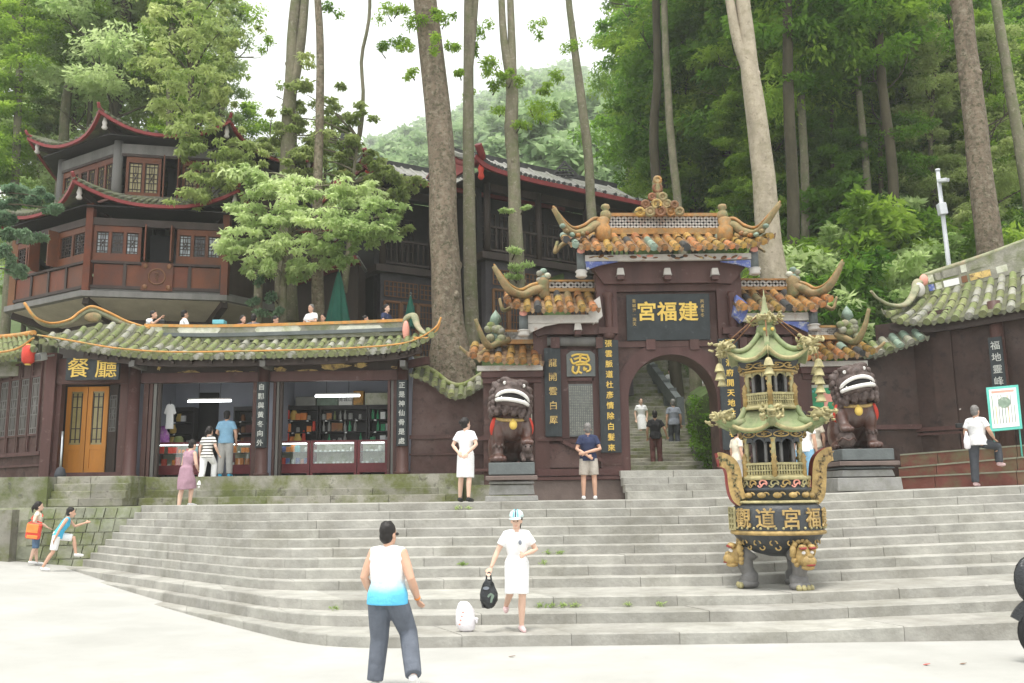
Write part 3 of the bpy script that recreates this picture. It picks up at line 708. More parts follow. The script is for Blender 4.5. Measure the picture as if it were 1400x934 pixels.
# ---- roof
YE, YR = YS-1.0, YS+.75
ev = [P(50, 466, YE-.1), P(75, 470, YE-.1), P(110, 476, YE), P(160, 483, YE), P(230, 488, YE), (P(330, 487, YE)), P(450, 484, YE), P(540, 478, YE), P(575, 468, YE-.05), P(596, 454, YE-.05)]
rg = [P(62, 458, YE+.35), P(100, 452, YE+.8), P(150, 443, YR-.3), P(200, 449, YR-.1), P(264, 463, YR), P(356, 466, YR), P(468, 463, YR), P(548, 460, YR), P(574, 457, YR-.2), P(590, 448, YR-.8)]
tile_roof(shop, ev, rg, .262, 5, ['tile_moss', 'tile_moss', 'tile_moss', 'tile_grey'], 'tile_pan', .1, rr=.072)
trim('eave_trim', [p+V((0, -.0, .13+.02*(i < 3))) for i, p in enumerate(ev)]+[P(602, 437, YE)], .022, 'orange_trim', shop, steps=60)
mb = MB(); pts = smooth_path([p+V((0, .25, -.12)) for p in ev[2:9]], 30); mb.sweep([(-.05, -.1), (.05, -.1), (.05, .06), (-.05, .06)], pts); obj('eave_board', mb, 'dark_wood', shop)
for i in range(22):
    u = (i+.5)/22; p = at_t(smooth_path(ev[2:9], 60), u); mb = MB(); mb.beam(p+V((0, .1, -.13)), p+V((0, 1.3, .35)), .07, .09); obj('rafter', mb, 'dark_wood', shop)
for px in (182, 360, 551):
    a = P(px, 497, YE+.25); mb = MB(); mb.bbox((a.x-.07, YE+.15, a.z-.09), (a.x+.07, YS, a.z+.07)); obj('bracket_arm', mb, 'grey_wood', shop)
mb = MB(); a = P(568, 503, YE+.2); mb.beam(P(551, 500, YS-.1), P(585, 493, YE+.3), .14, .2); obj('corner_arm', mb, 'plum_wood', shop)
# ridge band = terrace parapet with pale panels
pr = [P(200, 447, YR+.05), P(300, 448, YR+.05), P(450, 444, YR+.05), P(555, 440, YR+.05)]
pth = smooth_path(pr, 24)
h_ = zz(400, 444, YR)-zz(400, 463, YR)
mb = MB(); mb.sweep([(-.12, -h_), (.12, -h_), (.12, 0), (-.12, 0)], pth); obj('ridge_wall', mb, 'ridge_stone', shop)
mb = MB(); mb.sweep([(-.16, -.02), (.16, -.02), (.16, .06), (-.16, .06)], pth); obj('ridge_cap', mb, 'orange_trim', shop)
mb = MB(); mb.sweep([(-.02, -.05), (.2, -.05), (.2, .05), (-.02, .05)], [p+V((0, -.02, -h_*.62)) for p in pth]); obj('ridge_rail', mb, 'pedestal_dark', shop)
for p0, p1 in ((242, 302), (348, 412), (460, 524), (203, 222)):
    a, b = P(p0, 452, YR-.08), P(p1, 449, YR-.08); c = (a+b)/2; w_ = (b-a).length/2; hh = .11; mb = MB()
    q = [(-w_, 0), (-w_*.85, hh), (w_*.85, hh), (w_, 0), (w_*.85, -hh), (-w_*.85, -hh)]
    mb.prism([(c.x+u, YR-.09, c.z+v) for u, v in q], (0, .05, 0)); obj('ridge_panel', mb, 'plaster_panel', shop)
# dragon-wave horn at the left, curled horn at the right
horn('ridge_horn', [P(205, 452, YR), P(175, 444, YR-.05), P(148, 432, YR-.2), P(126, 424, YR-.3), P(112, 430, YR-.4), P(95, 441, YR-.6), P(70, 446, YR-1.0), P(50, 437, YE+.2), P(34, 416, YE+.05)], .15, .05, 'horn_green', shop, .7, 8, 40)
trim('horn_trim', [P(205, 449, YR-.1), P(175, 440, YR-.15), P(148, 427, YR-.3), P(126, 419, YR-.4), P(110, 426, YR-.5), P(95, 437, YR-.7), P(70, 442, YR-1.1), P(48, 434, YE+.1), P(33, 414, YE-.0)], .035, 'orange_trim', shop)
mb = MB(); c = P(127, 434, YR-.45); mb.ell(c, (.24, .06, .14), 12, 8); obj('carved_boss', mb, 'horn_moss', shop)
horn('ridge_horn', [P(555, 446, YR), P(556, 435, YR-.1), P(566, 432, YR-.2), P(571, 446, YR-.4), P(582, 456, YR-.7), P(594, 452, YE+.3), P(602, 436, YE+.1)], .17, .035, 'horn_green', shop, .6, 8, 30)
trim('horn_trim', [P(566, 462, YE+.4), P(586, 462, YE+.1), P(597, 452, YE), P(603, 434, YE)], .03, 'orange_trim', shop)
mb = MB(); c = P(555, 452, YR-.2); mb.ell(c, (.1, .07, .28), 10, 8); obj('carved_boss', mb, 'pink_paint', shop)
# wing roof at the far left
ev2 = [P(50, 476, YE-.1), P(25, 486, YE+.5), P(0, 492, YE+1.1), P(-40, 497, YE+2.2)]
rg2 = [P(46, 458, YE+.2), P(20, 462, YE+1.6), P(-5, 464, YE+2.4), P(-45, 468, YE+3.4)]
tile_roof(cw, ev2, rg2, .27, 4, ['tile_moss'], 'tile_pan', .06, rr=.072)
trim('eave_trim', [P(46, 462, YE), P(25, 476, YE+.4), P(0, 482, YE+1), P(-40, 488, YE+2.1)], .03, 'orange_trim', cw)
mb = MB(); mb.tube(smooth_path([p+V((0, 0, .06)) for p in rg2], 12), .07, 8); obj('ridge', mb, 'orange_trim', cw)
# lantern and floodlight at the corner
ln = thing('lantern', 'small red paper lantern hanging at the corner of the mossy roof', 'lantern', P(39, 485, YE+.1))
c = P(39, 485, YE+.1); mb = MB(); mb.lathe([(.08, -.24), (.15, -.18), (.165, 0), (.15, .18), (.08, .24)], 14, c); obj('lantern_shade', mb, 'vermilion', ln)
mb = MB(); mb.lathe([(.075, -.27), (.075, -.235)], 10, c); mb.lathe([(.075, .235), (.075, .27)], 10, c); obj('cap', mb, 'gold', ln); mb = MB(); mb.tube([c+V((0, 0, .26)), c+V((.05, .1, .55))], .008, 5); obj('cord', mb, 'shop_dark', ln)
fl = thing('floodlight', 'small grey floodlight mounted beside the red lantern under the eaves', 'lamp', P(55, 487, YE+.2))
c = P(55, 488, YE+.2); mb = MB(); mb.box(c, (.3, .2, .2), (.3, 0, -.4)); obj('housing', mb, 'pipe_grey', fl, bevel=.02); mb = MB(); mb.box(c+V((-.03, -.11, -.02)), (.25, .02, .15), (.3, 0, -.4)); obj('lens', mb, 'glass_pale', fl); mb = MB(); mb.tube([c, c+V((.15, .4, .1)), P(68, 486, YS)], .02, 6); obj('arm', mb, 'pipe_grey', fl)
pp = thing('standing_pole', 'thin grey pole on a dark foot leaning before the orange door', 'pole', PZ(83, 662, zf))
a = P(86, 590, YS-.35); b = P(82, 652, YS-.4); mb = MB(); mb.tube([b, a], .028, 8); obj('pole', mb, 'chrome', pp); mb = MB(); mb.lathe([(.13, 0), (.14, .1), (.1, .25), (.04, .3)], 12, (b.x, b.y, zf)); obj('foot', mb, 'cloth_charcoal', pp)
# ---- interiors
xi0, xi1 = cols_x[1]+.2, cols_x[3]-.1; YB = YS+3.0
mb = MB(); mb.bbox((xi0-.3, YB, zf), (xi1+.3, YB+.1, zt+.0)); mb.bbox((xi0-.35, YS+.3, zf), (xi0-.25, YB, zt)); mb.bbox((xi1+.2, YS+.3, zf), (xi1+.3, YB, zt)); mb.bbox((xi0-.3, YS+.2, zt+.001), (xi1+.3, YB+.1, zt+.06)); obj('interior_wall', mb, 'shop_wall', shop)
xm = cols_x[2]; mb = MB(); mb.bbox((xm-.06, YS+.6, zf), (xm+.06, YB, zt)); obj('partition', mb, 'shop_wall', shop)
mb = MB(); mb.bbox((xi0-.3, YS+.2, zf-.02), (xi1+.3, YB, zf+.012)); obj('shop_floor', mb, 'pedestal_dark', shop)
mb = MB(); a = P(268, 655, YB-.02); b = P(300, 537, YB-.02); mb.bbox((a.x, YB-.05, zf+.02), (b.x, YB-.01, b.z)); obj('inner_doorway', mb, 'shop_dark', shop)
def tube_lamp(p0, p1, py, Y, lab):
    a, b = P(p0, py, Y), P(p1, py-1, Y); t = thing('tube_lamp', lab, 'lamp', (a+b)/2, 'fluorescent tubes in the shop')
    mb = MB(); mb.tube([a, b], .03, 8); obj('tube', mb, 'lamp_tube', t); mb = MB(); mb.bbox((a.x, a.y-.03, a.z+.035), (b.x, a.y+.03, a.z+.075)); obj('fitting', mb, 'white_card', t)
    mb = MB()
    for k in (.25, .75):
        q = a.lerp(b, k); mb.tube([q+V((0, 0, .05)), V((q.x, q.y, zt))], .006, 5)
    obj('wire', mb, 'shop_dark', t)
tube_lamp(257, 316, 549, YS+1.0, 'lit fluorescent tube above the left shop bay with the dark doorway'); tube_lamp(431, 492, 542, YS+1.0, 'lit fluorescent tube above the glass counters of the right shop bay')
# glass counters
def counter(p0, p1, lab, y=YS+.75, panels=1):
    x0, x1 = px_x(p0, y), px_x(p1, y); z0 = zf+.014; z1 = zz(450, 602, y); t = thing('glass_counter', lab, 'counter', ((x0+x1)/2, y, z0), 'glass counters in the shop')
    mb = MB(); mb.bbox((x0, y, z0+.08), (x1, y+.5, z0+.33)); obj('plinth', mb, 'counter_red', t)
    mb = MB()
    for x in (x0, x1-.07): mb.bbox((x, y-.01, z0), (x+.07, y+.06, z1)); mb.bbox((x, y+.45, z0), (x+.07, y+.5, z1))
    mb.bbox((x0+.072, y-.005, z1-.05), (x1-.072, y+.5, z1)); obj('counter_frame', mb, 'counter_red', t)
    mb = MB(); mb.bbox((x0+.07, y+.01, z0+.332), (x1-.07, y+.016, z1-.052)); obj('glass_front', mb, 'clear_glass', t)
    mb = MB(); zs_ = (z0+.33+z1)/2; mb.bbox((x0+.07, y+.05, zs_), (x1-.07, y+.44, zs_+.012)); obj('shelf', mb, 'glass_pale', t)
    mb = MB(); mb.bbox((x0+.02, y+.46, z0+.33), (x1-.02, y+.47, z1-.05)); obj('back_panel', mb, 'plaster_panel', t)
    mb = MB(); mb.tube([(x0+.1, y+.08, z1-.075), (x1-.1, y+.08, z1-.075)], .014, 6); obj('strip_light', mb, 'lamp_tube', t)
    return x0, x1, [z0+.332, zs_+.012], y
GOODS = {}
def good(kind, loc, mat, sc_, label, group):
    k = (kind, mat)
    if k not in GOODS:
        mb = MB()
        if kind == 'bottle': mb.lathe([(.03, 0), (.034, .01), (.034, .12), (.014, .17), (.014, .22), (.017, .222), (.017, .24)], 8)
        elif kind == 'box': mb.bbox((-.06, -.04, 0), (.06, .04, .17)); mb.bbox((-.05, -.043, .05), (.05, -.0405, .12))
        elif kind == 'jar': mb.lathe([(.045, 0), (.05, .01), (.05, .09), (.04, .1), (.04, .125)], 8)
        elif kind == 'card': mb.prism([(-.035, 0, 0), (.035, 0, 0), (.035, .015, .05), (-.035, .015, .05)], (0, .004, 0))
        elif kind == 'bag': mb.lathe([(.05, 0), (.08, .03), (.085, .1), (.05, .17), (.06, .2)], 8, sy=.5)
        elif kind == 'tassel': mb.lathe([(.01, .02), (.045, .03), (.05, .12), (.035, .3), (.025, .32), (.008, .36)], 8)
        me = mb.mesh('m'); fixn(me); me.materials.append(MATS[mat]); GOODS[k] = me
    o = bpy.data.objects.new({'bottle': 'bottle', 'box': 'packet', 'jar': 'jar', 'card': 'price_card', 'bag': 'gift_bag', 'tassel': 'red_ornament'}[kind], GOODS[k]); col.objects.link(o)
    o.location = loc; o.scale = (sc_, sc_, sc_*RNG.uniform(.85, 1.15)); o.rotation_euler = (0, 0, RNG.uniform(-.2, .2)); return tag(o, label, {'bottle': 'bottle', 'box': 'packet', 'jar': 'jar', 'card': 'price card', 'bag': 'bag', 'tassel': 'ornament'}[kind], group)
def fill(x0, x1, zs_, y, kinds, dens, lab, group, depth=.15, sc_=1.0):
    for z in zs_:
        x = x0+.12
        while x < x1-.1:
            if RNG.random() < dens:
                k, m_ = kinds[int(RNG.integers(len(kinds)))]
                good(k, (x, y+RNG.uniform(.08, .08+depth), z), m_, sc_*RNG.uniform(.8, 1.15), lab[k], group[k])
            x += .12*sc_
NM = {'bottle': 'bottle', 'box': 'packet', 'jar': 'jar', 'card': 'price card', 'bag': 'gift bag', 'tassel': 'red ornament'}
def labs(where): return {k: 'small %s set out %s' % (v, where) for k, v in NM.items()}
def grps(where): return {k: '%ss %s' % (v, where) for k, v in NM.items()}
counters = [(375, 424, 'narrow dark red counter of bright packets at the left of the right shop bay', [('box', 'cloth_red'), ('box', 'turquoise'), ('box', 'cloth_orange'), ('jar', 'pink_paint'), ('box', 'blue_paint'), ('jar', 'white_card')], 'in the narrow packet counter'),
 (425, 488, 'dark red glass counter of white cards in the middle of the right shop bay', [('card', 'white_card'), ('card', 'white_card'), ('jar', 'white_enamel'), ('card', 'white_card')], 'in the middle glass counter'),
 (489, 530, 'dark red glass counter at the right end of the right shop bay', [('card', 'white_card'), ('jar', 'white_enamel'), ('card', 'white_card'), ('jar', 'pipe_grey')], 'in the right end glass counter'),
 (212, 275, 'dark red glass counter of trinkets in the left shop bay beside the doorway', [('box', 'cloth_red'), ('bag', 'turquoise'), ('card', 'white_card'), ('jar', 'cloth_orange'), ('card', 'white_card')], 'in the trinket counter'),
 (312, 346, 'dark red glass counter of packets behind the man in the light blue shirt', [('box', 'cloth_cream'), ('box', 'cloth_orange'), ('card', 'white_card'), ('bag', 'plaster_panel')], 'in the counter by the blue shirted man')]
for p0, p1, lab, kinds, where in counters:
    x0, x1, zs_, y = counter(p0, p1, lab); fill(x0, x1, zs_, y, kinds, .92, labs(where), grps(where))
# back shelves
def shelf(p0, p1, ptop, rows, lab, kinds, where, y=YS+2.3):
    x0, x1 = px_x(p0, y), px_x(p1, y); z1 = zz(450, ptop, y); t = thing('wall_shelf', lab, 'shelf', ((x0+x1)/2, y, zf), 'dark shelves at the back of the shop')
    mb = MB(); mb.bbox((x0, y+.38, zf+.02), (x1, y+.4, z1)); obj('back', mb, 'shelf_dark', t)
    [obj('side', MB().bbox((q, y, zf+.02), (q+.05, y+.38, z1)), 'shelf_dark', t) for q in (x0, x1-.05)]
    zs_ = []
    for r in range(rows):
        z = lerp(zf+.6, z1-.32, r/(rows-1)); mb = MB(); mb.bbox((x0+.051, y, z), (x1-.051, y+.379, z+.03)); obj('shelf_board', mb, 'shelf_dark', t); zs_.append(z+.031)
    mb = MB(); mb.bbox((x0, y-.01, z1), (x1, y+.4, z1+.12)); obj('shelf_top', mb, 'shelf_dark', t)
    fill(x0, x1, zs_, y-.05, kinds, .85, labs(where), grps(where), sc_=1.25)
    for z in zs_:
        x = x0+.2
        while x < x1-.2:
            good('card', (x, y-.012, z-.055), 'white_card', .9, 'white price card stuck on the dark shelves '+where, 'price cards on the shelves '+where); x += RNG.uniform(.3, .6)
shelf(372, 434, 560, 4, 'dark back shelf of red ornaments at the left of the right shop bay', [('tassel', 'cloth_red'), ('box', 'cloth_orange'), ('bag', 'gold'), ('jar', 'pipe_grey')], 'on the red ornament shelf')
shelf(436, 502, 560, 4, 'dark back shelf of bottles and tins in the middle of the right shop bay', [('box', 'tile_amber'), ('bottle', 'green_paint'), ('jar', 'pipe_grey'), ('bottle', 'pipe_grey'), ('bottle', 'tile_moss')], 'on the middle back shelf')
shelf(503, 536, 560, 4, 'dark back shelf of green packets at the right end of the right shop bay', [('box', 'green_paint'), ('box', 'tile_teal'), ('box', 'white_card'), ('bottle', 'green_paint')], 'on the green packet shelf')
shelf(318, 350, 560, 4, 'dark back shelf beside the doorway behind the blue shirted man', [('jar', 'brown_wood'), ('box', 'cloth_maroon'), ('jar', 'pipe_grey')], 'on the shelf behind the blue shirt')
shelf(228, 264, 560, 4, 'dark back shelf at the left of the dark doorway', [('bag', 'gold'), ('box', 'white_card'), ('jar', 'pipe_grey'), ('box', 'cloth_red')], 'on the shelf left of the doorway')
# cartons above the right shelves
for p0, p1, py0, py1, m_, lab in ((404, 432, 554, 546, 'pipe_grey', 'grey carton on top of the red ornament shelf'), (433, 462, 554, 543, 'tile_teal', 'pale green carton on top of the middle shelf'), (463, 482, 554, 543, 'white_card', 'white carton with dark printing on top of the shelf'), (483, 497, 554, 539, 'tile_amber', 'orange and red carton on top of the shelf'), (499, 530, 554, 542, 'plaster_panel', 'wide white carton with a small red mark on the right shelf')):
    a, b = P(p0, py0+2, YS+2.35), P(p1, py1, YS+2.35); mb = MB(); zt_ = zz(450, 560, YS+2.3)+.121; mb.bbox((a.x, YS+2.33, zt_), (b.x, YS+2.62, zt_+(b.z-a.z)+.06)); o = obj('carton', mb, m_, bevel=.008); tag(o, lab, 'box', 'cartons on the shop shelves')
    if p0 == 463:
        tm = xf(text_mesh('青城山', .13, .003), ((a.x+b.x)/2, YS+2.325, zt_+.16)); obj('lettering', tm, 'shop_dark', o, local=True)
# T-shirt on a hanger
ts = P(232, 570, YS+.6); t = thing('hanging_shirt', 'white long T-shirt hung on display in the left shop bay', 'shirt', ts)
s_ = 1/1250*YS; o_ = ts; q = [(-3, -13), (-3, 30), (7, 30), (7, -13), (9, -4), (12, -6), (9, -14), (4, -17), (1, -15), (-1, -17), (-5, -14), (-8, -6), (-5, -4)]
q = [(-5, 16.5), (-2, 18.5), (0, 17), (2, 18.5), (5, 16.5), (8.5, 5), (5.5, 3), (4.5, 8), (5.5, -17), (-5.5, -17), (-4.5, 8), (-5.5, 3), (-8.5, 5)]
mb = MB(); mb.prism([(o_.x+a*s_, o_.y-.02, o_.z+b*s_) for a, b in q], (0, .07, 0)); obj('shirt', mb, 'cloth_white', t, bevel=.012); mb = MB(); mb.tube([o_+V((0, .01, .33)), o_+V((0, .01, .45))], .008, 5); obj('hanger', mb, 'shop_dark', t)
b_ = P(222, 600, YS+.9); mb = MB(); mb.lathe([(.14, -.2), (.2, -.1), (.19, .12), (.1, .26), (.12, .34)], 10, b_, sy=.5); tag(obj('gift_bag', mb, MATS.get('purple') or M('purple', (.35, .1, .42), .4, .3, 9, .1, c2=(.7, .5, .6), c2_scale=7, c2_at=.6)), 'large shiny purple gift bag on the trinket counter', 'bag')
b_ = P(244, 603, YS+1.0); mb = MB(); mb.lathe([(.1, -.12), (.14, -.05), (.13, .07), (.08, .13)], 10, b_, sy=.6); tag(obj('gift_bag', mb, 'tile_moss'), 'small yellow green bag on the trinket counter', 'bag')
# ================================================================== TEMPLE GATE
YG = 22.5
gate = thing('temple_gate', 'plum red temple gate with round arch, stepped amber tile roofs and upturned horns', 'gate', (3.87, YG, 1.76))
def G(px, py, dy=0.0): return P(px, py, YG+dy)
def gbox(name, p0, y0, p1, y1, d0, d1, mat, par=None, bev=0, ydepth=None):
    a, b = G(p0, y1, d0), G(p1, y0, d0); mb = MB(); mb.bbox((a.x, YG+d0, a.z), (b.x, YG+d1, b.z)); return obj(name, mb, mat, par or gate, bevel=bev)
# central wall with arch
ax0, ax1 = G(861, 600).x, G(983, 600).x; acx = (ax0+ax1)/2; ar = (ax1-ax0)/2
z_sp = G(922, 546).z; zbase = 1.6; ztop = G(915, 352).z
wl0, wl1 = G(836, 500).x, G(1000, 500).x
def arch_wall(y0, y1, mat, grow=0.0):
    n = 24; r = ar+grow; up = [(acx+r*cos(pi-pi*k/n), z_sp+r*1.02*sin(pi*k/n)) for k in range(n+1)]
    mb = MB()
    L = [(wl0, zbase), (acx-r, zbase), (acx-r, z_sp), (wl0, z_sp)]; Rr = [(acx+r, zbase), (wl1, zbase), (wl1, z_sp), (acx+r, z_sp)]
    mb.prism([(x, y0, z) for x, z in L], (0, y1-y0, 0)); mb.prism([(x, y0, z) for x, z in Rr], (0, y1-y0, 0))
    for k in range(n):
        (xa, za), (xb, zb) = up[k], up[k+1]
        mb.prism([(xa, y0, za), (xb, y0, zb), (xb if 0 < k+1 < n else (wl1 if k+1 == n else xb), y0, ztop), (xa if k else wl0, y0, ztop)] if 0 < k < n-1 else ([(wl0, y0, z_sp), (xa, y0, za), (xb, y0, zb), (xb, y0, ztop), (wl0, y0, ztop)] if k == 0 else [(xa, y0, za), (xb, y0, zb), (wl1, y0, z_sp), (wl1, y0, ztop), (xa, y0, ztop)]), (0, y1-y0, 0))
    return mb
obj('arch_wall', arch_wall(YG, YG+.9, 0), 'plum_wall', gate)
# raised arch surround
mb = MB(); n = 28; ri, ro = ar+.003, ar+.34
seg = [(acx-ro, zbase), (acx-ro, z_sp)]+[(acx+ro*cos(pi-pi*k/n), z_sp+ro*1.02*sin(pi*k/n)) for k in range(1, n)]+[(acx+ro, z_sp), (acx+ro, zbase)]
sei = [(acx-ri, zbase), (acx-ri, z_sp)]+[(acx+ri*cos(pi-pi*k/n), z_sp+ri*1.02*sin(pi*k/n)) for k in range(1, n)]+[(acx+ri, z_sp), (acx+ri, zbase)]
for k in range(len(seg)-1): mb.prism([(x, YG-.06, z) for x, z in (sei[k], sei[k+1], seg[k+1], seg[k])], (0, .058, 0))
obj('arch_surround', mb, 'plum_wood', gate)
# pillars of the central bay
for p0, p1 in ((824, 842), (995, 1012)):
    gbox('pillar', p0, 368, p1, 700, -.14, .75, 'plum_wood')
for pc in (832, 1002):
    c = G(pc, 430, -.24); mb = MB(); mb.lathe([(.0, -.62), (.13, -.6), (.16, -.52), (.1, -.46), (.1, .42), (.14, .5), (.11, .58), (.0, .6)], 14, c); obj('hanging_post', mb, 'plum_wood', gate)
    gbox('post_base', pc-13, 447, pc+13, 456, -.34, -.14, 'plum_wood')
# beams over the sign
gbox('beam', 842, 386, 995, 399, -.12, 0, 'plum_wood'); gbox('beam', 842, 465, 995, 475, -.08, 0, 'plum_wood')
gbox('beam', 842, 362, 995, 367, -.2, 0, 'plum_wood')
for pc in (890, 950):
    gbox('bracket_block', pc-6, 464, pc+6, 478, -.14, -.08, 'plum_wood')
# bowed soffit panel under the frieze
def soffit(pxs, pys, d0, d1, mat, name):
    a = [G(x, y, d0) for x, y in zip(pxs, pys)]; mb = MB(); mb.prism([(p.x, YG+d0, p.z) for p in a], (0, d1-d0, 0)); return obj(name, mb, mat, gate)
soffit([803, 845, 915, 985, 1028, 1000, 975, 850, 826], [357, 357, 357, 357, 355, 388, 386, 388, 388], -.3, -.02, 'plum_wood', 'soffit')
# frieze board (pale, painted) with blue ends
gbox('frieze', 800, 346, 1030, 357, -.62, -.5, 'white_frieze')
for p0, p1 in ((800, 842), (988, 1030)):
    a, b = (p0, p1); L = p0 < 900
    pts = [(800, 357.5), (845, 357.5), (822, 362), (802, 369)] if L else [(1030, 355), (985, 357.5), (1008, 361), (1028, 367)]
    q = [G(x, y, -.6) for x, y in pts]; mb = MB(); mb.prism([(p.x, YG-.6, p.z) for p in q], (0, .07, 0)); obj('frieze_spandrel', mb, 'blue_paint', gate)
for k, (p0, p1) in enumerate(((806, 838), (862, 900), (912, 940), (950, 980), (986, 1022))):
    m_ = ['gold_worn', 'pink_paint', 'sign_black', 'gold_worn', 'pink_paint'][k]
    for q in range(5):
        c = G(lerp(p0, p1, (q+.5)/5), 351.5+RNG.uniform(-2, 2), -.63); mb = MB(); mb.ell(c, (RNG.uniform(.04, .1), .012, RNG.uniform(.015, .045)), 8, 5, (0, RNG.uniform(-.5, .5), 0)); obj('frieze_painting', mb, m_ if q % 2 else 'brown_wood', gate)
# lamps-like beam ends
for pc, py in ((848, 372), (912, 372), (977, 372), (790, 447), (1040, 447)):
    c = G(pc, py, -.42); mb = MB(); mb.lathe([(.15, -.09), (.13, -.07), (.1, .08), (.09, .09)], 4, c, False, a0=pi/4); obj('beam_cap', mb, 'white_frieze', gate)
    mb = MB(); mb.bbox((c.x-.08, YG-.5, c.z-.2), (c.x+.08, YG, c.z-.1)); obj('beam_end', mb, 'plum_wood', gate)
# corner hanging posts with pale drums
for pc, y0, y1 in ((795, 345, 380), (1032, 343, 376), (716, 430, 460), (1113, 425, 452)):
    c0, c1 = G(pc, y1, -.55), G(pc, y0, -.55); h = c1.z-c0.z; mb = MB(); mb.lathe([(.11, h*.3), (.11, h)], 12, c0); o = obj('corner_post', mb, 'pedestal_dark', gate)
    mb = MB(); mb.lathe([(.1, 0), (.15, .04), (.12, .1), (.16, .15), (.15, h*.3-.04), (.12, h*.3)], 12, c0); obj('corner_drum', mb, 'white_frieze', gate)
    mb = MB(); mb.ell((c0.x, YG-.62, c1.z+.02), (.1, .08, .09), 8, 6); obj('corner_flower', mb, 'pink_paint', gate)
# ---- roofs
TAPER = 1.1; AM = ['tile_amber']; ODD = (['tile_dark', 'tile_dark', 'tile_teal', 'horn_moss'], .2)
def gate_roof(eave, ridge, nt, spacing=.262, sag=.03): return tile_roof(gate, [G(*p) for p in eave], [G(*p) for p in ridge], spacing, nt, AM, 'tile_amber_pan', sag, odd=ODD, rr=.09, jit=.016)
def rfe(eave, y, d): return [(700+(x-700)*(YG+de)/(YG+d), y+(2 if i in (0, len(eave)-1) else 0), d) for i, (x, ye, de) in enumerate(eave)]
# top
E_ = [(770, 325, -.8), (786, 334, -.95), (820, 338, -1), (915, 338, -1), (1010, 335, -1), (1042, 330, -.95), (1058, 320, -.8)]
gate_roof(E_, rfe(E_, 321, .55), 3)
def ridge_band(p0, p1, y0, y1, dy, cap='glaze_amber'):
    a, b = G(p0, y1, dy), G(p1, y1, dy); H = G(p0, y0, dy).z-a.z; t_ = (b-a); w_ = t_.length
    mb = MB(); mb.sweep([(-.12, 0), (.12, 0), (.12, H*.3), (-.12, H*.3)], [a, b]); obj('ridge_course', mb, cap, gate)
    mb = MB(); mb.sweep([(-.12, H*.85), (.12, H*.85), (.12, H), (-.12, H)], [a, b]); obj('ridge_course', mb, cap, gate)
    mb = MB(); mb.sweep([(-.02, H*.3), (.02, H*.3), (.02, H*.85), (-.02, H*.85)], [a+V((0, .09, 0)), b+V((0, .09, 0))]); obj('ridge_back', mb, 'tile_dark', gate)
    mb = MB(); u = t_.normalized(); lattice_panel(mb, a+V((0, -.06, H*.31)), u, V((0, 0, 1)), w_, H*.53, 1, 2 if H > .35 else 1, .035, .05, True); obj('ridge_lattice', mb, 'white_frieze', gate)
ridge_band(822, 992, 293, 322, .5)
# top roof horns and end blocks
for sx, bx, tx, ty in ((-1, 826, 757, 285), (1, 990, 1066, 278)):
    f_ = lambda d, y, dy=0.0: G(bx+sx*d, y, dy)
    horn('roof_horn', [f_(0, 312, 0), f_(12, 309, -.1), f_(25, 316, -.2), f_(42, 319, -.45), f_(55, 309, -.7), G(tx, ty, -.9)], .25, .075, 'horn_moss', gate, .65, 8, 24)
    horn('horn_ridge', [f_(2, 300, 0), f_(14, 299, -.1), f_(28, 308, -.25), f_(42, 311, -.45), f_(54, 302, -.7), G(tx+sx*1, ty-3, -.9)], .05, .03, 'glaze_amber', gate, 1, 6, 24)
    c = f_(1, 316, -.15); mb = MB(); mb.lathe([(.12, -.3), (.2, -.22), (.22, .05), (.14, .16), (.17, .3), (.1, .36)], 10, c); obj('end_block', mb, 'glaze_amber', gate)
    c = f_(-2, 296, -.1); mb = MB(); mb.lathe([(.1, -.1), (.15, 0), (.12, .12), (.06, .16), (.12, .22), (.1, .3), (0, .34)], 10, c); obj('end_finial', mb, 'horn_moss', gate)
    horn('roof_horn', [f_(40, 325, .9), f_(58, 335, .8), f_(67, 345, .7), f_(64, 330, .7)], .14, .05, 'horn_moss', gate, .6) if sx < 0 else horn('roof_horn', [f_(30, 330, .9), f_(46, 338, .8), f_(55, 344, .6)], .12, .05, 'horn_moss', gate, .6)
    for k in range(6):   # scalloped leaves on the horn
        p = [f_(30, 320, -.4), f_(36, 322, -.5), f_(44, 321, -.6), f_(52, 316, -.7), f_(24, 319, -.3), f_(57, 309, -.8)][k]; mb = MB(); mb.ell(p, (.08, .1, .06), 8, 5); obj('horn_scallop', mb, ['horn_moss', 'tile_amber', 'tile_teal'][k % 3], gate)
# crown ornament of stacked rings
orn = [(875, 291, 9), (889, 290, 10), (903, 290, 10), (917, 290, 10), (929, 290, 8), (883, 280, 8), (898, 280, 10), (912, 280, 9), (922, 281, 7), (892, 270, 7), (906, 270, 8), (899, 258, 9), (899, 247, 7)]
for k, (x, y, r) in enumerate(orn):
    c = G(x, y-1, .1); rr_ = r/1250*YG*.62; mb = MB(); mb.tube([c+V((rr_*cos(2*pi*q/12), .02*(k % 2), rr_*sin(2*pi*q/12))) for q in range(13)], .045, 6, False); mb.ell(c+V((0, .03, 0)), (rr_*.8, .05, rr_*.8), 8, 5); obj('ring_ornament', mb, ['tile_amber', 'horn_moss', 'brown_wood'][k % 3] if y > 252 else 'glaze_amber', gate)
c = G(899, 247, .1); mb = MB(); mb.lathe([(.12, -.7), (.1, -.3), (.13, 0), (.1, .05), (0, .1)], 8, c+V((0, .08, 0))); obj('ornament_stem', mb, 'horn_moss', gate)
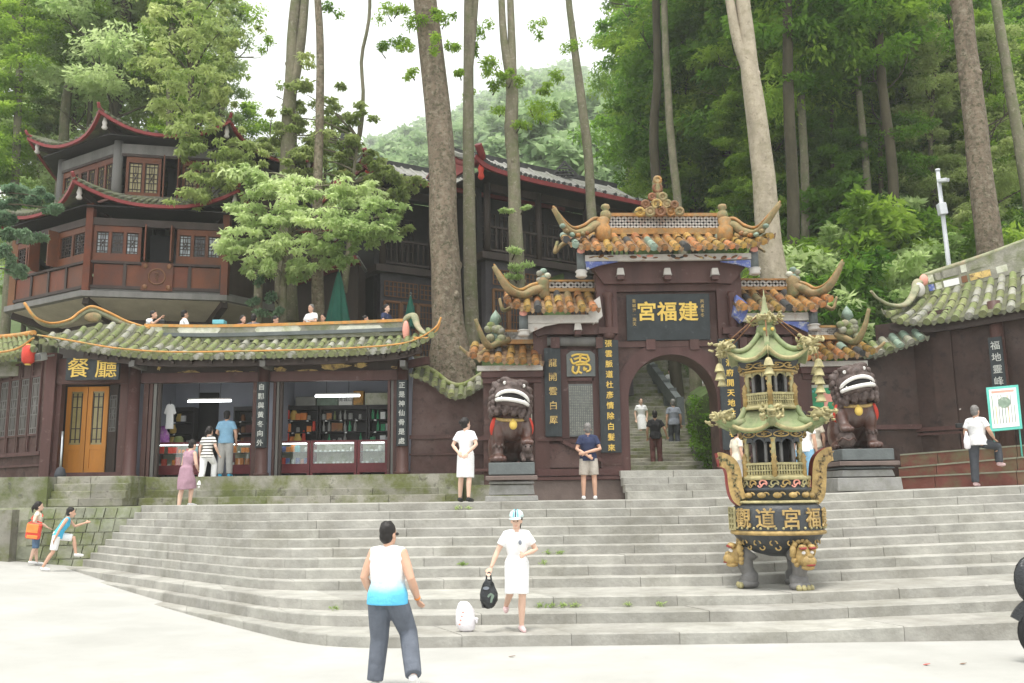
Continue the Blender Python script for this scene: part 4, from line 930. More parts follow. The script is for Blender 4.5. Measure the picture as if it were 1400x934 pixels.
# middle roofs
for sx in (-1, 1):
    X = (lambda x: x) if sx < 0 else (lambda x: 1827-x)
    dY = 0 if sx < 0 else -2
    fx = lambda pts: [(X(x), y+dY*(1 if sx > 0 else 0), d) for x, y, d in (pts if sx < 0 else list(reversed(pts)))]
    E_ = fx([(690, 407, -.75), (703, 417, -.88), (730, 422, -.9), (775, 422, -.9), (818, 421, -.9)]); gate_roof(E_, rfe(E_, 399+dY, .5), 3)
    p0, p1 = sorted((X(737), X(822))); ridge_band(p0-(6 if sx > 0 else 0), p1, 384+dY, 400+dY, .45)
    gbox('frieze', *([720, 430, 818, 442] if sx < 0 else [1012, 427, 1108, 439]), -.55, -.42, 'white_frieze')
    q = [G(X(x), y+dY, -.5) for x, y in ((720, 442), (770, 441), (745, 446), (722, 456))]; mb = MB(); mb.prism([(p.x, YG-.5, p.z) for p in q], (0, .06, 0)); obj('frieze_spandrel', mb, 'blue_paint' if sx > 0 else 'white_frieze', gate)
    q = [G(X(x), y+dY, -.56) for x, y in ((800, 420), (820, 405), (824, 432), (812, 442))]; mb = MB(); mb.prism([(p.x, YG-.56, p.z) for p in q], (0, .3, 0)); obj('gable_carving', mb, 'white_frieze' if sx < 0 else 'blue_paint', gate)
    horn('roof_horn', [G(X(740), 396+dY, 0), G(X(728), 398+dY, -.15), G(X(714), 404+dY, -.35), G(X(698), 398+dY, -.6), G(X(686), 383+dY, -.75), G(X(675), 364+dY+(-4 if sx > 0 else 0), -.8)], .23, .07, 'horn_moss', gate, .65, 8, 24)
    horn('horn_ridge', [G(X(742), 386+dY, 0), G(X(726), 390+dY, -.15), G(X(712), 396+dY, -.35), G(X(698), 390+dY, -.6), G(X(687), 377+dY, -.75), G(X(675), 361+dY+(-4 if sx > 0 else 0), -.8)], .055, .02, 'glaze_amber', gate, 1, 6, 24)
    horn('roof_horn', [G(X(720), 410+dY, .8), G(X(700), 420+dY, .7), G(X(688), 424+dY, .6), G(X(683), 408+dY, .6)], .13, .05, 'horn_moss', gate, .6)
    c = G(X(743), 396+dY, -.05); mb = MB(); mb.lathe([(.1, -.25), (.16, -.15), (.14, .1), (.17, .2), (.08, .32), (.05, .42), (0, .45)], 10, c); obj('end_block', mb, 'horn_moss', gate)
    for k in range(5):
        mb = MB(); mb.ell(G(X(738+5*(k % 3)), 383-3*k+dY, -.05), (.1, .1, .08), 7, 5); obj('end_foliage', mb, ['ridge_stone', 'tile_teal', 'plaster_panel'][k % 3], gate)
# side bays: walls, beams, boards
for sx in (-1, 1):
    X = (lambda x: x) if sx < 0 else (lambda x: 1836-x)
    def xb(name, p0, y0, p1, y1, d0, d1, mat, par=None, bev=0):
        a, b = sorted((X(p0), X(p1))); return gbox(name, a, y0, b, y1, d0, d1, mat, par, bev)
    xb('side_wall', 742, 440, 838, 700, 0.02, .7, 'plum_wall')
    xb('pillar', 733, 432, 748, 700, -.1, .02, 'plum_wood')
    soffit([X(x) for x in ((724, 770, 818, 820, 745, 735) if sx < 0 else (818, 770, 724, 735, 745, 820))], [441, 441, 441, 457, 457, 460] if sx < 0 else [441, 441, 441, 460, 457, 457], -.28, 0, 'plum_wood', 'soffit')
    a, b = sorted((X(748), X(822))); pa, pb = G(a, 467, -.12), G(b, 467, -.12); mb = MB(); mb.tube([pa, pb], .12, 12); obj('round_beam', mb, 'grey_wood' if sx < 0 else 'plum_wood', gate)
    xb('beam_block', 753, 461, 765, 476, -.26, 0, 'plum_wood'); xb('beam_block', 815, 461, 824, 476, -.26, 0, 'plum_wood')
    xb('inner_frame', 766, 477, 776, 600, -.05, .0, 'plum_wood'); xb('inner_frame', 812, 477, 822, 600, -.05, 0, 'plum_wood'); xb('inner_frame', 776, 516, 812, 521, -.05, 0, 'plum_wood'); xb('inner_frame', 766, 600, 822, 606, -.06, 0, 'plum_wood')
    xb('inner_frame', 776, 477, 812, 479, -.05, 0, 'plum_wood')
    # mouldings and plinth
    xb('plinth', 722, 656, 853, 700, -.22, -.1, 'pedestal_brown'); xb('moulding', 720, 651, 856, 657, -.28, -.1, 'plum_wood'); xb('plinth_band', 735, 640, 852, 651, -.16, -.1, 'plum_wood'); xb('wall_base', 740, 606, 840, 640, -.085, 0.015, 'plum_wall')
    xb('moulding', 735, 598, 768, 603, -.14, -.06, 'plum_wood')
    a, b = G(X(770), 604, -.13), G(X(828), 632, -.13); mb = MB(); mb.beam(a, b, .08, .09); obj('moulding', mb, 'plum_wood', gate)
    xb('moulding', 822, 632, 850, 636, -.16, -.1, 'plum_wood')
# seal board, stele, couplets
sb = thing('seal_board', 'small dark arched board with one gold seal character above the stone stele', 'sign', G(794, 497, -.06))
a, b = G(775, 515, -.07), G(813, 478, -.07); mb = MB(); hh = b.z-a.z
mb.prism([(a.x, YG-.1, a.z), (b.x, YG-.1, a.z), (b.x, YG-.1, b.z-.12), (b.x-.12, YG-.1, b.z-.03), (a.x+.12, YG-.1, b.z-.03), (a.x, YG-.1, b.z-.12)], (0, .05, 0)); obj('board', mb, 'stele', sb)
# seal-script flourish: curling strokes
c = G(794, 497, -.12); mb = MB(); s = .018
strokes = [[(-11, 9), (-4, 11), (9, 10)], [(-8, 5), (0, 7), (8, 5)], [(-12, 6), (-9, 0), (-2, 2), (8, 1)], [(-6, -2), (2, -1), (10, -2), (11, -8), (6, -10)], [(-9, -3), (-10, -9), (-6, -12), (-3, -8)], [(-2, -3), (-3, -9), (1, -12)], [(4, -4), (4, -8), (7, -6)], [(0, 11), (-1, 2)], [(8, 10), (10, 4), (6, 2)]]
for st in strokes: mb.tube(smooth_path([c+V((x*s*1.15, 0, y*s*1.15)) for x, y in st], 10), (.028), 6)
obj('lettering', mb, 'gold', sb)
stl = thing('stone_stele', 'grey inscribed stone stele of close columns of characters behind the man in navy', 'stele', G(794, 560, -.02))
a, b = G(777, 597, -.03), G(812, 525, -.03); mb = MB(); mb.bbox((a.x, YG-.045, a.z), (b.x, YG+.015, b.z)); obj('slab', mb, 'stele', stl)
mb = MB()
for i in range(12):
    for j in range(30):
        x = lerp(a.x+.04, b.x-.04, (i+.5)/12); z = lerp(a.z+.04, b.z-.04, (j+.5)/30); w_, h_ = RNG.uniform(.009, .018), RNG.uniform(.007, .014); mb.bbox((x-w_, YG-.052, z-h_), (x+w_, YG-.046, z+h_))
lt_ = obj('fine_lettering', mb, 'stele_text', stl); lt_['kind'] = 'stuff'
def couplet(p0, p1, y0, y1, txt, size, lab, d=-.2, mat='gold', pitch=1.1, bend=.03):
    t = thing('couplet_board', lab, 'sign', G((p0+p1)/2, y1, d), 'couplet boards on the temple gate'); a, b = G(p0, y1, d), G(p1, y0, d)
    mb = MB(); n = 6; vs = []
    for z in (a.z, b.z):
        for k in range(n+1): u = k/n; vs.append((lerp(a.x, b.x, u), YG+d-.05*sin(pi*u), z))
    vs += [(x, y+.05, z) for x, y, z in vs]; W = n+1
    fs = [(k, k+1, k+1+W, k+W) for k in range(n)]+[(2*W+k, 3*W+k, 3*W+k+1, 2*W+k+1) for k in range(n)]+[(k, 2*W+k, 2*W+k+1, k+1) for k in range(n)]+[(W+k, W+k+1, 3*W+k+1, 3*W+k) for k in range(n)]+[(0, W, 3*W, 2*W), (n, 2*W+n, 3*W+n, W+n)]
    mb.add(vs, fs); obj('board', mb, 'sign_black', t)
    if txt: column_text(txt, size, pitch, ((a.x+b.x)/2, YG+d-.062, (a.z+b.z)/2), mat, t, bold=.002)
couplet(822, 845, 465, 619, '張雲脈道杜彥情除白髮來', .185, 'tall black board with eleven gold characters left of the arch', -.22, 'gold', 1.38)
couplet(746, 766, 476, 597, '龍開雲白犀', .22, 'shorter dark board with five large dull gold characters left of the stele', -.18, 'gold_worn', 1.6)
couplet(989, 1008, 463, 615, '清虛洞府開天地共長春風', .19, 'tall black board with gold characters behind the bronze burner right of the arch', -.22, 'gold', 1.3)
# main sign board 宮福建
ms = thing('gate_sign', 'large black board with three gold characters above the arch of the gate', 'sign', G(913, 432, -.18))
a, b = G(858, 465, -.2), G(969, 402, -.2); tilt = .12
mb = MB(); mb.prism([(a.x, YG-.13, a.z), (b.x, YG-.13, a.z), (b.x, YG-.13-tilt, b.z), (a.x, YG-.13-tilt, b.z)], (0, .06, 0)); obj('board', mb, 'sign_black', ms)
Rt = Matrix.Rotation(math.atan2(tilt, b.z-a.z), 3, 'X')
for px, ch in ((884, '宮'), (912, '福'), (941, '建')):
    p = G(px, 428, -.2); tm = xf(text_mesh(ch, .5, .012, 1.0, bold=.01), (p.x, YG-.215, p.z), rot=Rt); obj('lettering', tm, 'gold', ms)
for px, tx in ((867, '青城第一洞天'), (960, '丙寅年冬')):
    p = G(px, 428 if px < 900 else 422, -.2); column_text(tx, .1, 1.15, (p.x, YG-.212, p.z), 'gold_worn', ms, .005, rot=Rt)
# ---- low outer wings
for sx in (-1, 1):
    X = (lambda x: x) if sx < 0 else (lambda x: 1838-x)
    dY = 0 if sx < 0 else -6
    lab = 'left' 
    a, b = sorted((X(655), X(742)))
    q = sorted((X(662), X(742))); gbox('wing_wall', q[0], 505, q[1], 700, .12, .5, 'plum_wall')
    fx = lambda pts: [(X(x), y+dY, d) for x, y, d in (pts if sx < 0 else list(reversed(pts)))]
    E_ = fx([(640, 482, -.6), (656, 489, -.62), (690, 492, -.65), (741, 494, -.65)]); gate_roof(E_, rfe(E_, 470+dY, .5), 3)
    p0, p1 = sorted((X(690), X(738))); ridge_band(p0, p1, 452+dY, 471+dY, .22)
    gbox('frieze', *sorted((X(652), X(742)))[:1], 499+dY, sorted((X(652), X(742)))[1], 507+dY, -.4, -.28, 'white_frieze')
    q = sorted((X(658), X(742))); gbox('cornice', q[0], 507+dY, q[1], 516+dY, -.3, .12, 'plum_wood'); gbox('cornice', q[0]+2, 516+dY, q[1]-2, 524+dY, -.15, .12, 'plum_wood')
    q = sorted((X(640), X(738))); gbox('moulding', q[0], 596, q[1], 602, -.0, .12, 'plum_wood'); gbox('plinth_band', q[0], 640, q[1], 645, 0, .12, 'plum_wood'); gbox('plinth', q[0], 662, q[1], 700, -.05, .12, 'moss_slab')
    horn('roof_horn', [G(X(694), 466+dY, .2), G(X(680), 470+dY, 0), G(X(670), 474+dY, -.2), G(X(662), 466+dY, -.35), G(X(655), 450+dY, -.45), G(X(650), 436+dY-(8 if sx > 0 else 0), -.5)], .17, .05, 'horn_moss', gate, .65, 8, 24)
    horn('roof_horn', [G(X(668), 478+dY, -.1), G(X(652), 486+dY, -.3), G(X(640), 484+dY, -.4), G(X(628), 474+dY, -.45)], .1, .04, 'horn_moss', gate, .7)
    for k in range(10):
        mb = MB(); mb.ell(G(X(675+RNG.uniform(-10, 14)), 458+RNG.uniform(-14, 12)+dY, .0), (.12, .1, .1), 7, 5); obj('end_foliage', mb, ['horn_green', 'tile_moss', 'ridge_stone'][k % 3], gate)
    c = G(X(678), 462+dY, .15); mb = MB(); mb.lathe([(.1, -.2), (.14, 0), (.1, .2), (.12, .3), (.06, .36), (.16, .42), (.12, .56), (.0, .72)], 10, c); obj('end_finial', mb, 'tile_teal', gate)
# framed pictures on the wings
def framed(p0, y0, p1, y1, lab, d=.08):
    t = thing('framed_picture', lab, 'picture', G((p0+p1)/2, y1, d), 'painted reliefs on the gate wings'); a, b = G(p0, y1, d), G(p1, y0, d); w_ = .07
    mb = MB(); mb.bbox((a.x, YG+d, a.z), (a.x+w_, YG+d+.05, b.z)); mb.bbox((b.x-w_, YG+d, a.z), (b.x, YG+d+.05, b.z)); mb.bbox((a.x+w_, YG+d, a.z), (b.x-w_, YG+d+.05, a.z+w_)); mb.bbox((a.x+w_, YG+d, b.z-w_), (b.x-w_, YG+d+.05, b.z)); obj('frame', mb, 'plaster_panel', t)
    return t, a, b
t, a, b = framed(1106, 526, 1153, 569, 'framed relief of a pink deer on green beside the right lion')
mb = MB(); mb.bbox((a.x+.06, YG+.1, a.z+.06), (b.x-.06, YG+.118, b.z-.06)); obj('picture_field', mb, 'green_paint', t)
c = (a+b)/2; y_ = YG+.085
def relief(pts, nm, mat, cx, cz, s): mb = MB(); mb.prism([(cx+x*s, y_, cz+z*s) for x, z in pts], (0, .02, 0)); return obj(nm, mb, mat, t)
relief([(-10, 2), (-8, 3), (-6, 8), (-5, 12), (-3, 12), (-2, 7), (2, 5), (10, 5), (12, 1), (11, -9), (9.5, -9), (9, -2), (2, -2), (0, -8), (-2, -8), (-2, -2), (-5, 0), (-8, 1)], 'deer_relief', 'pink_paint', c.x, c.z+.02, .027)
relief([(-15, -12), (15, -12), (15, -8), (6, -10), (0, -7), (-6, -10), (-15, -8)], 'ground_relief', 'burner_cream', c.x, c.z, .024)
for k in range(8):
    mb = MB(); mb.ell((c.x+RNG.uniform(-.33, .33), y_+.02, c.z+RNG.uniform(.05, .3)), (.05, .015, .035), 7, 5); obj('leaf_relief', mb, ['tile_dark', 'teal_paint'][k % 2], t)
t, a, b = framed(703, 541, 727, 580, 'framed coloured painting half hidden behind the left lion')
mb = MB(); mb.bbox((a.x+.06, YG+.1, a.z+.06), (b.x-.06, YG+.118, b.z-.06)); obj('picture_field', mb, 'cloth_cream', t); c = (a+b)/2
relief([(-8, 4), (8, 10), (8, 14), (-8, 14)], 'sky_patch', 'pink_paint', c.x, c.z, .02); relief([(-8, -12), (6, -8), (2, -3), (-8, -4)], 'water_patch', 'cloth_blue', c.x, c.z, .02); relief([(1, -2), (4, 0), (7, 6), (4, 9), (3, 3)], 'bird_relief', 'tile_dark', c.x, c.z, .02)
TAPER = 1.2
# ================================================================== OCTAGONAL PAVILION (upper left)
pav = thing('pavilion', 'two storey octagonal wooden pavilion with curved red edged eaves above the restaurant', 'pavilion', (-12, 31, 5.7))
A0 = P(118, 398, 28.0); S = 4.15; d0 = rad(13)
def octo(A, S, d0):
    """corner 0 is A (left end of the front face), going right/anticlockwise seen from above"""
    pts = [V((A.x, A.y, 0))]; a = d0
    for k in range(7):
        pts.append(pts[-1]+V((S*cos(a), S*sin(a), 0))); a += pi/4
    return pts
O1 = octo(A0, S, d0); C1 = sum(O1, V())/8
def ring(pts, c, k): return [c+(p-c)*k for p in pts]
def zp(py, px=118, Y=28.0): return P(px, py, Y).z
zb, zs1, zr1, ze1 = zp(398), zp(356), zp(298), zp(291)
mb = MB(); mb.prism([(p.x, p.y, zb-.02) for p in ring(O1, C1, 1.0)], (0, 0, .12)); o = ring(O1, C1, 1.045); mb.prism([(p.x, p.y, zb-.2) for p in o], (0, 0, .18)); obj('floor_slab', mb, 'grey_wood', pav)
# pale sloping underside between brackets and dark core
ip = ring(O1, C1, .72); mb = MB(); op = ring(O1, C1, 1.0)
for k in range(8):
    a, b = op[k], op[(k+1) % 8]; c, d = ip[(k+1) % 8], ip[k]; mb.prism([(a.x, a.y, zb-.22), (b.x, b.y, zb-.22), (c.x, c.y, zb-.62), (d.x, d.y, zb-.62)], (0, 0, .06))
obj('underside', mb, 'pale_slab', pav)
for k in range(8):
    mb = MB(); mb.beam(V((op[k].x, op[k].y, zb-.28)), V((ip[k].x, ip[k].y, zb-.72)), .22, .26); obj('bracket_beam', mb, 'dark_wood', pav)
mb = MB(); mb.prism([(p.x, p.y, 5.0) for p in ip], (0, 0, zb-5.2)); obj('core', mb, 'dark_wood', pav)
def wallface(a, b, z0, zsill, ztop, layout, bmat='red_wood'):
    u = (b-a); L = u.length; u.normalize(); n = V((u.y, -u.x, 0)); Z = V((0, 0, 1))
    pt = lambda t, z, off=0.0: V((a.x, a.y, 0))+u*(t*L)+n*off+Z*z
    # base panels
    if zsill > z0+.2:
        mb = MB(); mb.beam(pt(.02, z0+.05), pt(.98, z0+.05), .12, .1); mb.beam(pt(.02, zsill-.04), pt(.98, zsill-.04), .14, .08); obj('rail', mb, 'dark_wood', pav)
        np_ = 4
        for k in range(np_):
            t0, t1 = lerp(.03, .97, k/np_), lerp(.03, .97, (k+1)/np_); mb = MB(); c = pt((t0+t1)/2, (z0+zsill)/2, -.02); mb.box(c, ((t1-t0)*L-.1, .05, zsill-z0-.2), Matrix((u, -n, Z)).transposed()); obj('panel', mb, 'red_wood', pav)
            mb = MB(); mb.beam(pt(t1, z0+.1), pt(t1, zsill-.08), .1, .1, n); obj('stile', mb, 'dark_wood', pav)
    mb = MB(); mb.beam(pt(.0, ztop-.12, .02), pt(1, ztop-.12, .02), .14, .24); obj('head_beam', mb, 'dark_wood', pav)
    for t0, t1, kind in layout:
        zt_ = ztop-.22
        if kind == 'open':
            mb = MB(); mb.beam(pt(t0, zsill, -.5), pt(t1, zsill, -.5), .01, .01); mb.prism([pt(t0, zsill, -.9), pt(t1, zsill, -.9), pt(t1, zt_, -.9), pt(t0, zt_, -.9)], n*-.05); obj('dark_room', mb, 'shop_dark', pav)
            for t, s in ((t0, .35), (t1, -.35)):
                mb = MB(); q = pt(t, zsill); d_ = (n*.9+u*s*.2).normalized(); w_ = .38; mb.prism([q, q+d_*w_, q+d_*w_+Z*(zt_-zsill), q+Z*(zt_-zsill)], u*.04); obj('open_shutter', mb, 'red_wood', pav)
        else:
            k_ = kind[0]; glass = kind[1]
            w_ = (t1-t0)*L; f = None; mb = MB()
            mb.beam(pt(t0, zsill+.05), pt(t1, zsill+.05), .09, .1); mb.beam(pt(t0, zt_-.11), pt(t1, zt_-.11), .09, .22)
            for q in range(k_+1): t = lerp(t0, t1, q/k_); mb.beam(pt(t, zsill), pt(t, zt_), .09, .085, n)
            mb.beam(pt(t0, zsill+.16), pt(t1, zsill+.16), .08, .18)
            f = obj('window', mb, bmat, pav)
            for q in range(k_):
                ta, tb = lerp(t0, t1, (q+.14)/k_), lerp(t0, t1, (q+.86)/k_); g = glass[q % len(glass)]
                mb = MB(); mb.prism([pt(ta, zsill+.26, -.03), pt(tb, zsill+.26, -.03), pt(tb, zt_-.24, -.03), pt(ta, zt_-.24, -.03)], n*.01); obj('pane', mb, g, f)
                mb = MB(); fancy_panel(mb, pt(ta, zsill+.26, .0), u, Z, (tb-ta)*L, zt_-.24-zsill-.26, .022, .022); obj('tracery', mb, 'dark_wood', f)
GP = ['glass_pale', 'glass_dark', 'glass_pale']; GD = ['glass_dark']
lay_f = [(.04, .36, (3, GP)), (.4, .6, 'open'), (.64, .96, (3, GP))]
lay_l = [(.03, .2, (1, GD)), (.22, .4, 'open'), (.42, .7, (2, GD)), (.72, .97, (2, GD))]
for k in range(8):
    a, b = O1[k], O1[(k+1) % 8]
    if k in (0,): wallface(a, b, zb+.1, zs1, zr1, lay_f)
    elif k == 7: wallface(a, b, zb+.1, zs1, zr1, [(.03, .3, (2, GD)), (.33, .6, 'open'), (.62, .97, (2, GD))])
    elif k in (6,): wallface(a, b, zb+.1, zs1, zr1, lay_f)
    else:
        mb = MB(); mb.prism([(a.x, a.y, zb+.1), (b.x, b.y, zb+.1), (b.x, b.y, zr1), (a.x, a.y, zr1)], V((C1-a).x, (C1-a).y).to_3d().normalized()*.1 if False else (C1-(a+b)/2).normalized()*.1); obj('side_panel', mb, 'dark_wood', pav)
    mb = MB(); mb.bbox((a.x-.11, a.y-.11, zb), (a.x+.11, a.y+.11, ze1+.3)); obj('post', mb, 'red_wood' if k in (0, 1) else 'brown_wood', pav)
# carved medallion panel on the front base
u_ = (O1[1]-O1[0]).normalized(); n_ = V((u_.y, -u_.x, 0)); c = O1[0]+u_*(S*.5)+n_*.06; cz = (zb+zs1)/2+.03; h_ = (zs1-zb)*.46
mb = MB(); mb.box(V((c.x, c.y, cz)), (h_*2.1, .05, h_*2), Matrix((u_, -n_, V((0, 0, 1)))).transposed()); md = obj('carved_panel', mb, 'red_wood', pav)
mb = MB(); mb.tube([V((c.x, c.y, cz))+n_*.03+u_*(h_*.55*cos(2*pi*k/20))+V((0, 0, h_*.55*sin(2*pi*k/20))) for k in range(21)], .025, 6, False); mb.tube([V((c.x, c.y, cz))+n_*.03+u_*(h_*.5*.3*sin(3*k))+V((0, 0, h_*.06*(k-5))) for k in range(11)], .02, 6)
for sx in (-1, 1):
    for sz in (-1, 1): mb.ell(V((c.x, c.y, cz))+n_*.03+u_*(sx*h_*.78)+V((0, 0, sz*h_*.75)), (.09, .03, .09), 8, 5)
obj('medallion', mb, 'brown_wood', md)
def eave_roof(pts, c, zeave, ztop, kout, kin, lift, nm):
    """polygonal skirt roof with swept-up corners"""
    out = ring(pts, c, kout); inn = ring(pts, c, kin); n = 12; vs = []; path = []
    for k in range(8):
        a, b = out[k], out[(k+1) % 8]; ai, bi = inn[k], inn[(k+1) % 8]
        for q in range(n):
            t = q/n; e = abs(2*t-1)**2.6; p = a.lerp(b, t); pi_ = ai.lerp(bi, t); p = c+(p-c)*(1+.07*e); z = zeave+lift*e
            path.append(V((p.x, p.y, z))); mid = p.lerp(pi_, .5); vs += [(p.x, p.y, z), (mid.x, mid.y, lerp(z, ztop, .5)-.18*(1-.3*e)), (pi_.x, pi_.y, ztop)]
    N = 8*n; m = len(vs); vs += [(x, y, z-.1) for x, y, z in vs]; fs = []
    for i in range(N):
        j = (i+1) % N
        for q in range(2): fs.append((i*3+q, j*3+q, j*3+q+1, i*3+q+1)); fs.append((m+i*3+q, m+i*3+q+1, m+j*3+q+1, m+j*3+q))
        fs.append((i*3, m+i*3, m+j*3, j*3)); fs.append((i*3+2, j*3+2, m+j*3+2, m+i*3+2))
    mb = MB(); mb.add(vs, fs); rf = obj(nm, mb, 'tile_pan', pav)
    cl = path+[path[0]]
    mb = MB(); mb.sweep([(-.05, -.13), (.05, -.13), (.05, -.03), (-.05, -.03)], cl); obj('eave_board', mb, 'red_paint', rf)
    # little round tiles along the eave
    mb = MB(); i = 0
    for i in range(len(cl)-1):
        L = (cl[i+1]-cl[i]).length; k = max(1, int(L/.17))
        for q in range(k):
            p = cl[i].lerp(cl[i+1], q/k); w_ = V((c.x-p.x, c.y-p.y, 0)).normalized(); e = V((w_.x, w_.y, (ztop-p.z)/max(.2, (V((c.x-p.x, c.y-p.y, 0)).length*(1-kin/kout)))))
            mb.tube([p-w_*.05+V((0, 0, .03)), p+e*.8+V((0, 0, .0))], .06, 5)
    t_ = obj('eave_tiles', mb, M('tile_old', (.15, .15, .115), .9, .35, 6, .3, .1, c2=(.09, .11, .045), c2_scale=3, c2_at=.52), rf); t_['kind'] = 'stuff'
    for k in range(8):
        p = path[k*n]; w_ = V((p.x-c.x, p.y-c.y, 0)).normalized()
        mb = MB(); q = smooth_path([V((inn[k].x, inn[k].y, ztop))-V((0, 0, .0)), V((lerp(p.x, inn[k].x, .45), lerp(p.y, inn[k].y, .45), lerp(p.z, ztop, .4)-.1)), p-w_*.1+V((0, 0, .0)), p+w_*.12+V((0, 0, .2))], 14); mb.tube(q, [(lerp(.08, .045, i/14), lerp(.1, .05, i/14)) for i in range(15)], 6); obj('hip_ridge', mb, 'red_paint', rf)
        mb = MB(); mb.lathe([(.06, -.42), (.1, -.36), (.06, -.28), (.09, -.2), (.05, -.05), (.05, .1)], 8, p-w_*.3-V((0, 0, .15))); obj('hanging_carving', mb, 'white_frieze', rf)
        mb = MB(); mb.beam(V((out[k].x, out[k].y, zeave+lift*.4)), V((inn[k].x, inn[k].y, zeave-.1)), .14, .2); obj('corner_beam', mb, 'dark_wood', rf)
    # soffit
    mb = MB()
    for k in range(8):
        a, b = ring(out, c, .97)[k], ring(out, c, .97)[(k+1) % 8]; ci, di = ring(pts, c, kin*.9)[(k+1) % 8], ring(pts, c, kin*.9)[k]
        mb.prism([(a.x, a.y, zeave-.12), (b.x, b.y, zeave-.12), (ci.x, ci.y, zeave-.04), (di.x, di.y, zeave-.04)], (0, 0, .04))
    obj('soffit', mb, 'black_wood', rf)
    return rf
ztop1 = zp(262)+.1
eave_roof(O1, C1, zp(281), zp(272, 160, 29)+.16, 1.1, .82, .55, 'lower_roof')
# upper storey
A2 = P(158, 270, 29.3); S2 = 3.2
O2 = octo(A2, S2, d0); sh = C1-sum(O2, V())/8; sh.z = 0; O2 = [p+sh*.35 for p in O2]; C2 = sum(O2, V())/8
zp2 = lambda py: P(158, py, 29.3).z
zb2, zr2 = zp2(276), zp2(205)
for k in range(8):
    a, b = O2[k], O2[(k+1) % 8]
    if k == 0: wallface(a, b, zb2, zb2+.1, zr2, [(.1, .42, (2, ['glass_yellow'])), (.46, .62, 'open'), (.66, .96, (2, ['glass_yellow']))])
    elif k == 7: wallface(a, b, zb2, zb2+.1, zr2, [(.06, .34, (2, ['glass_yellow'])), (.36, .64, (2, ['glass_dark', 'glass_yellow'])), (.66, .95, (2, ['glass_yellow']))])
    else:
        mb = MB(); mb.prism([(a.x, a.y, zb2), (b.x, b.y, zb2), (b.x, b.y, zr2), (a.x, a.y, zr2)], (C2-(a+b)/2).normalized()*.1); obj('side_panel', mb, 'dark_wood', pav)
    mb = MB(); mb.lathe([(.17, zb2), (.15, zr2+.3)], 12, (a.x, a.y, 0)); obj('post', mb, 'grey_wood', pav)
    mb = MB(); mb.beam(V((a.x, a.y, zr2+.02)), V((b.x, b.y, zr2+.02)), .2, .34); obj('ring_beam', mb, 'grey_wood', pav)
eave_roof(O2, C2, zp2(190), zp2(172)+.1, 1.19, .6, .55, 'upper_roof')
ip2 = ring(O2, C2, .62); mb = MB(); zt2 = zp2(172)+.08
for k in range(8):
    a, b = ip2[k], ip2[(k+1) % 8]; mb.add([(a.x, a.y, zt2), (b.x, b.y, zt2), (C2.x, C2.y, zt2+.7)], [(0, 1, 2)])
obj('roof_cap', mb, 'tile_pan', pav)

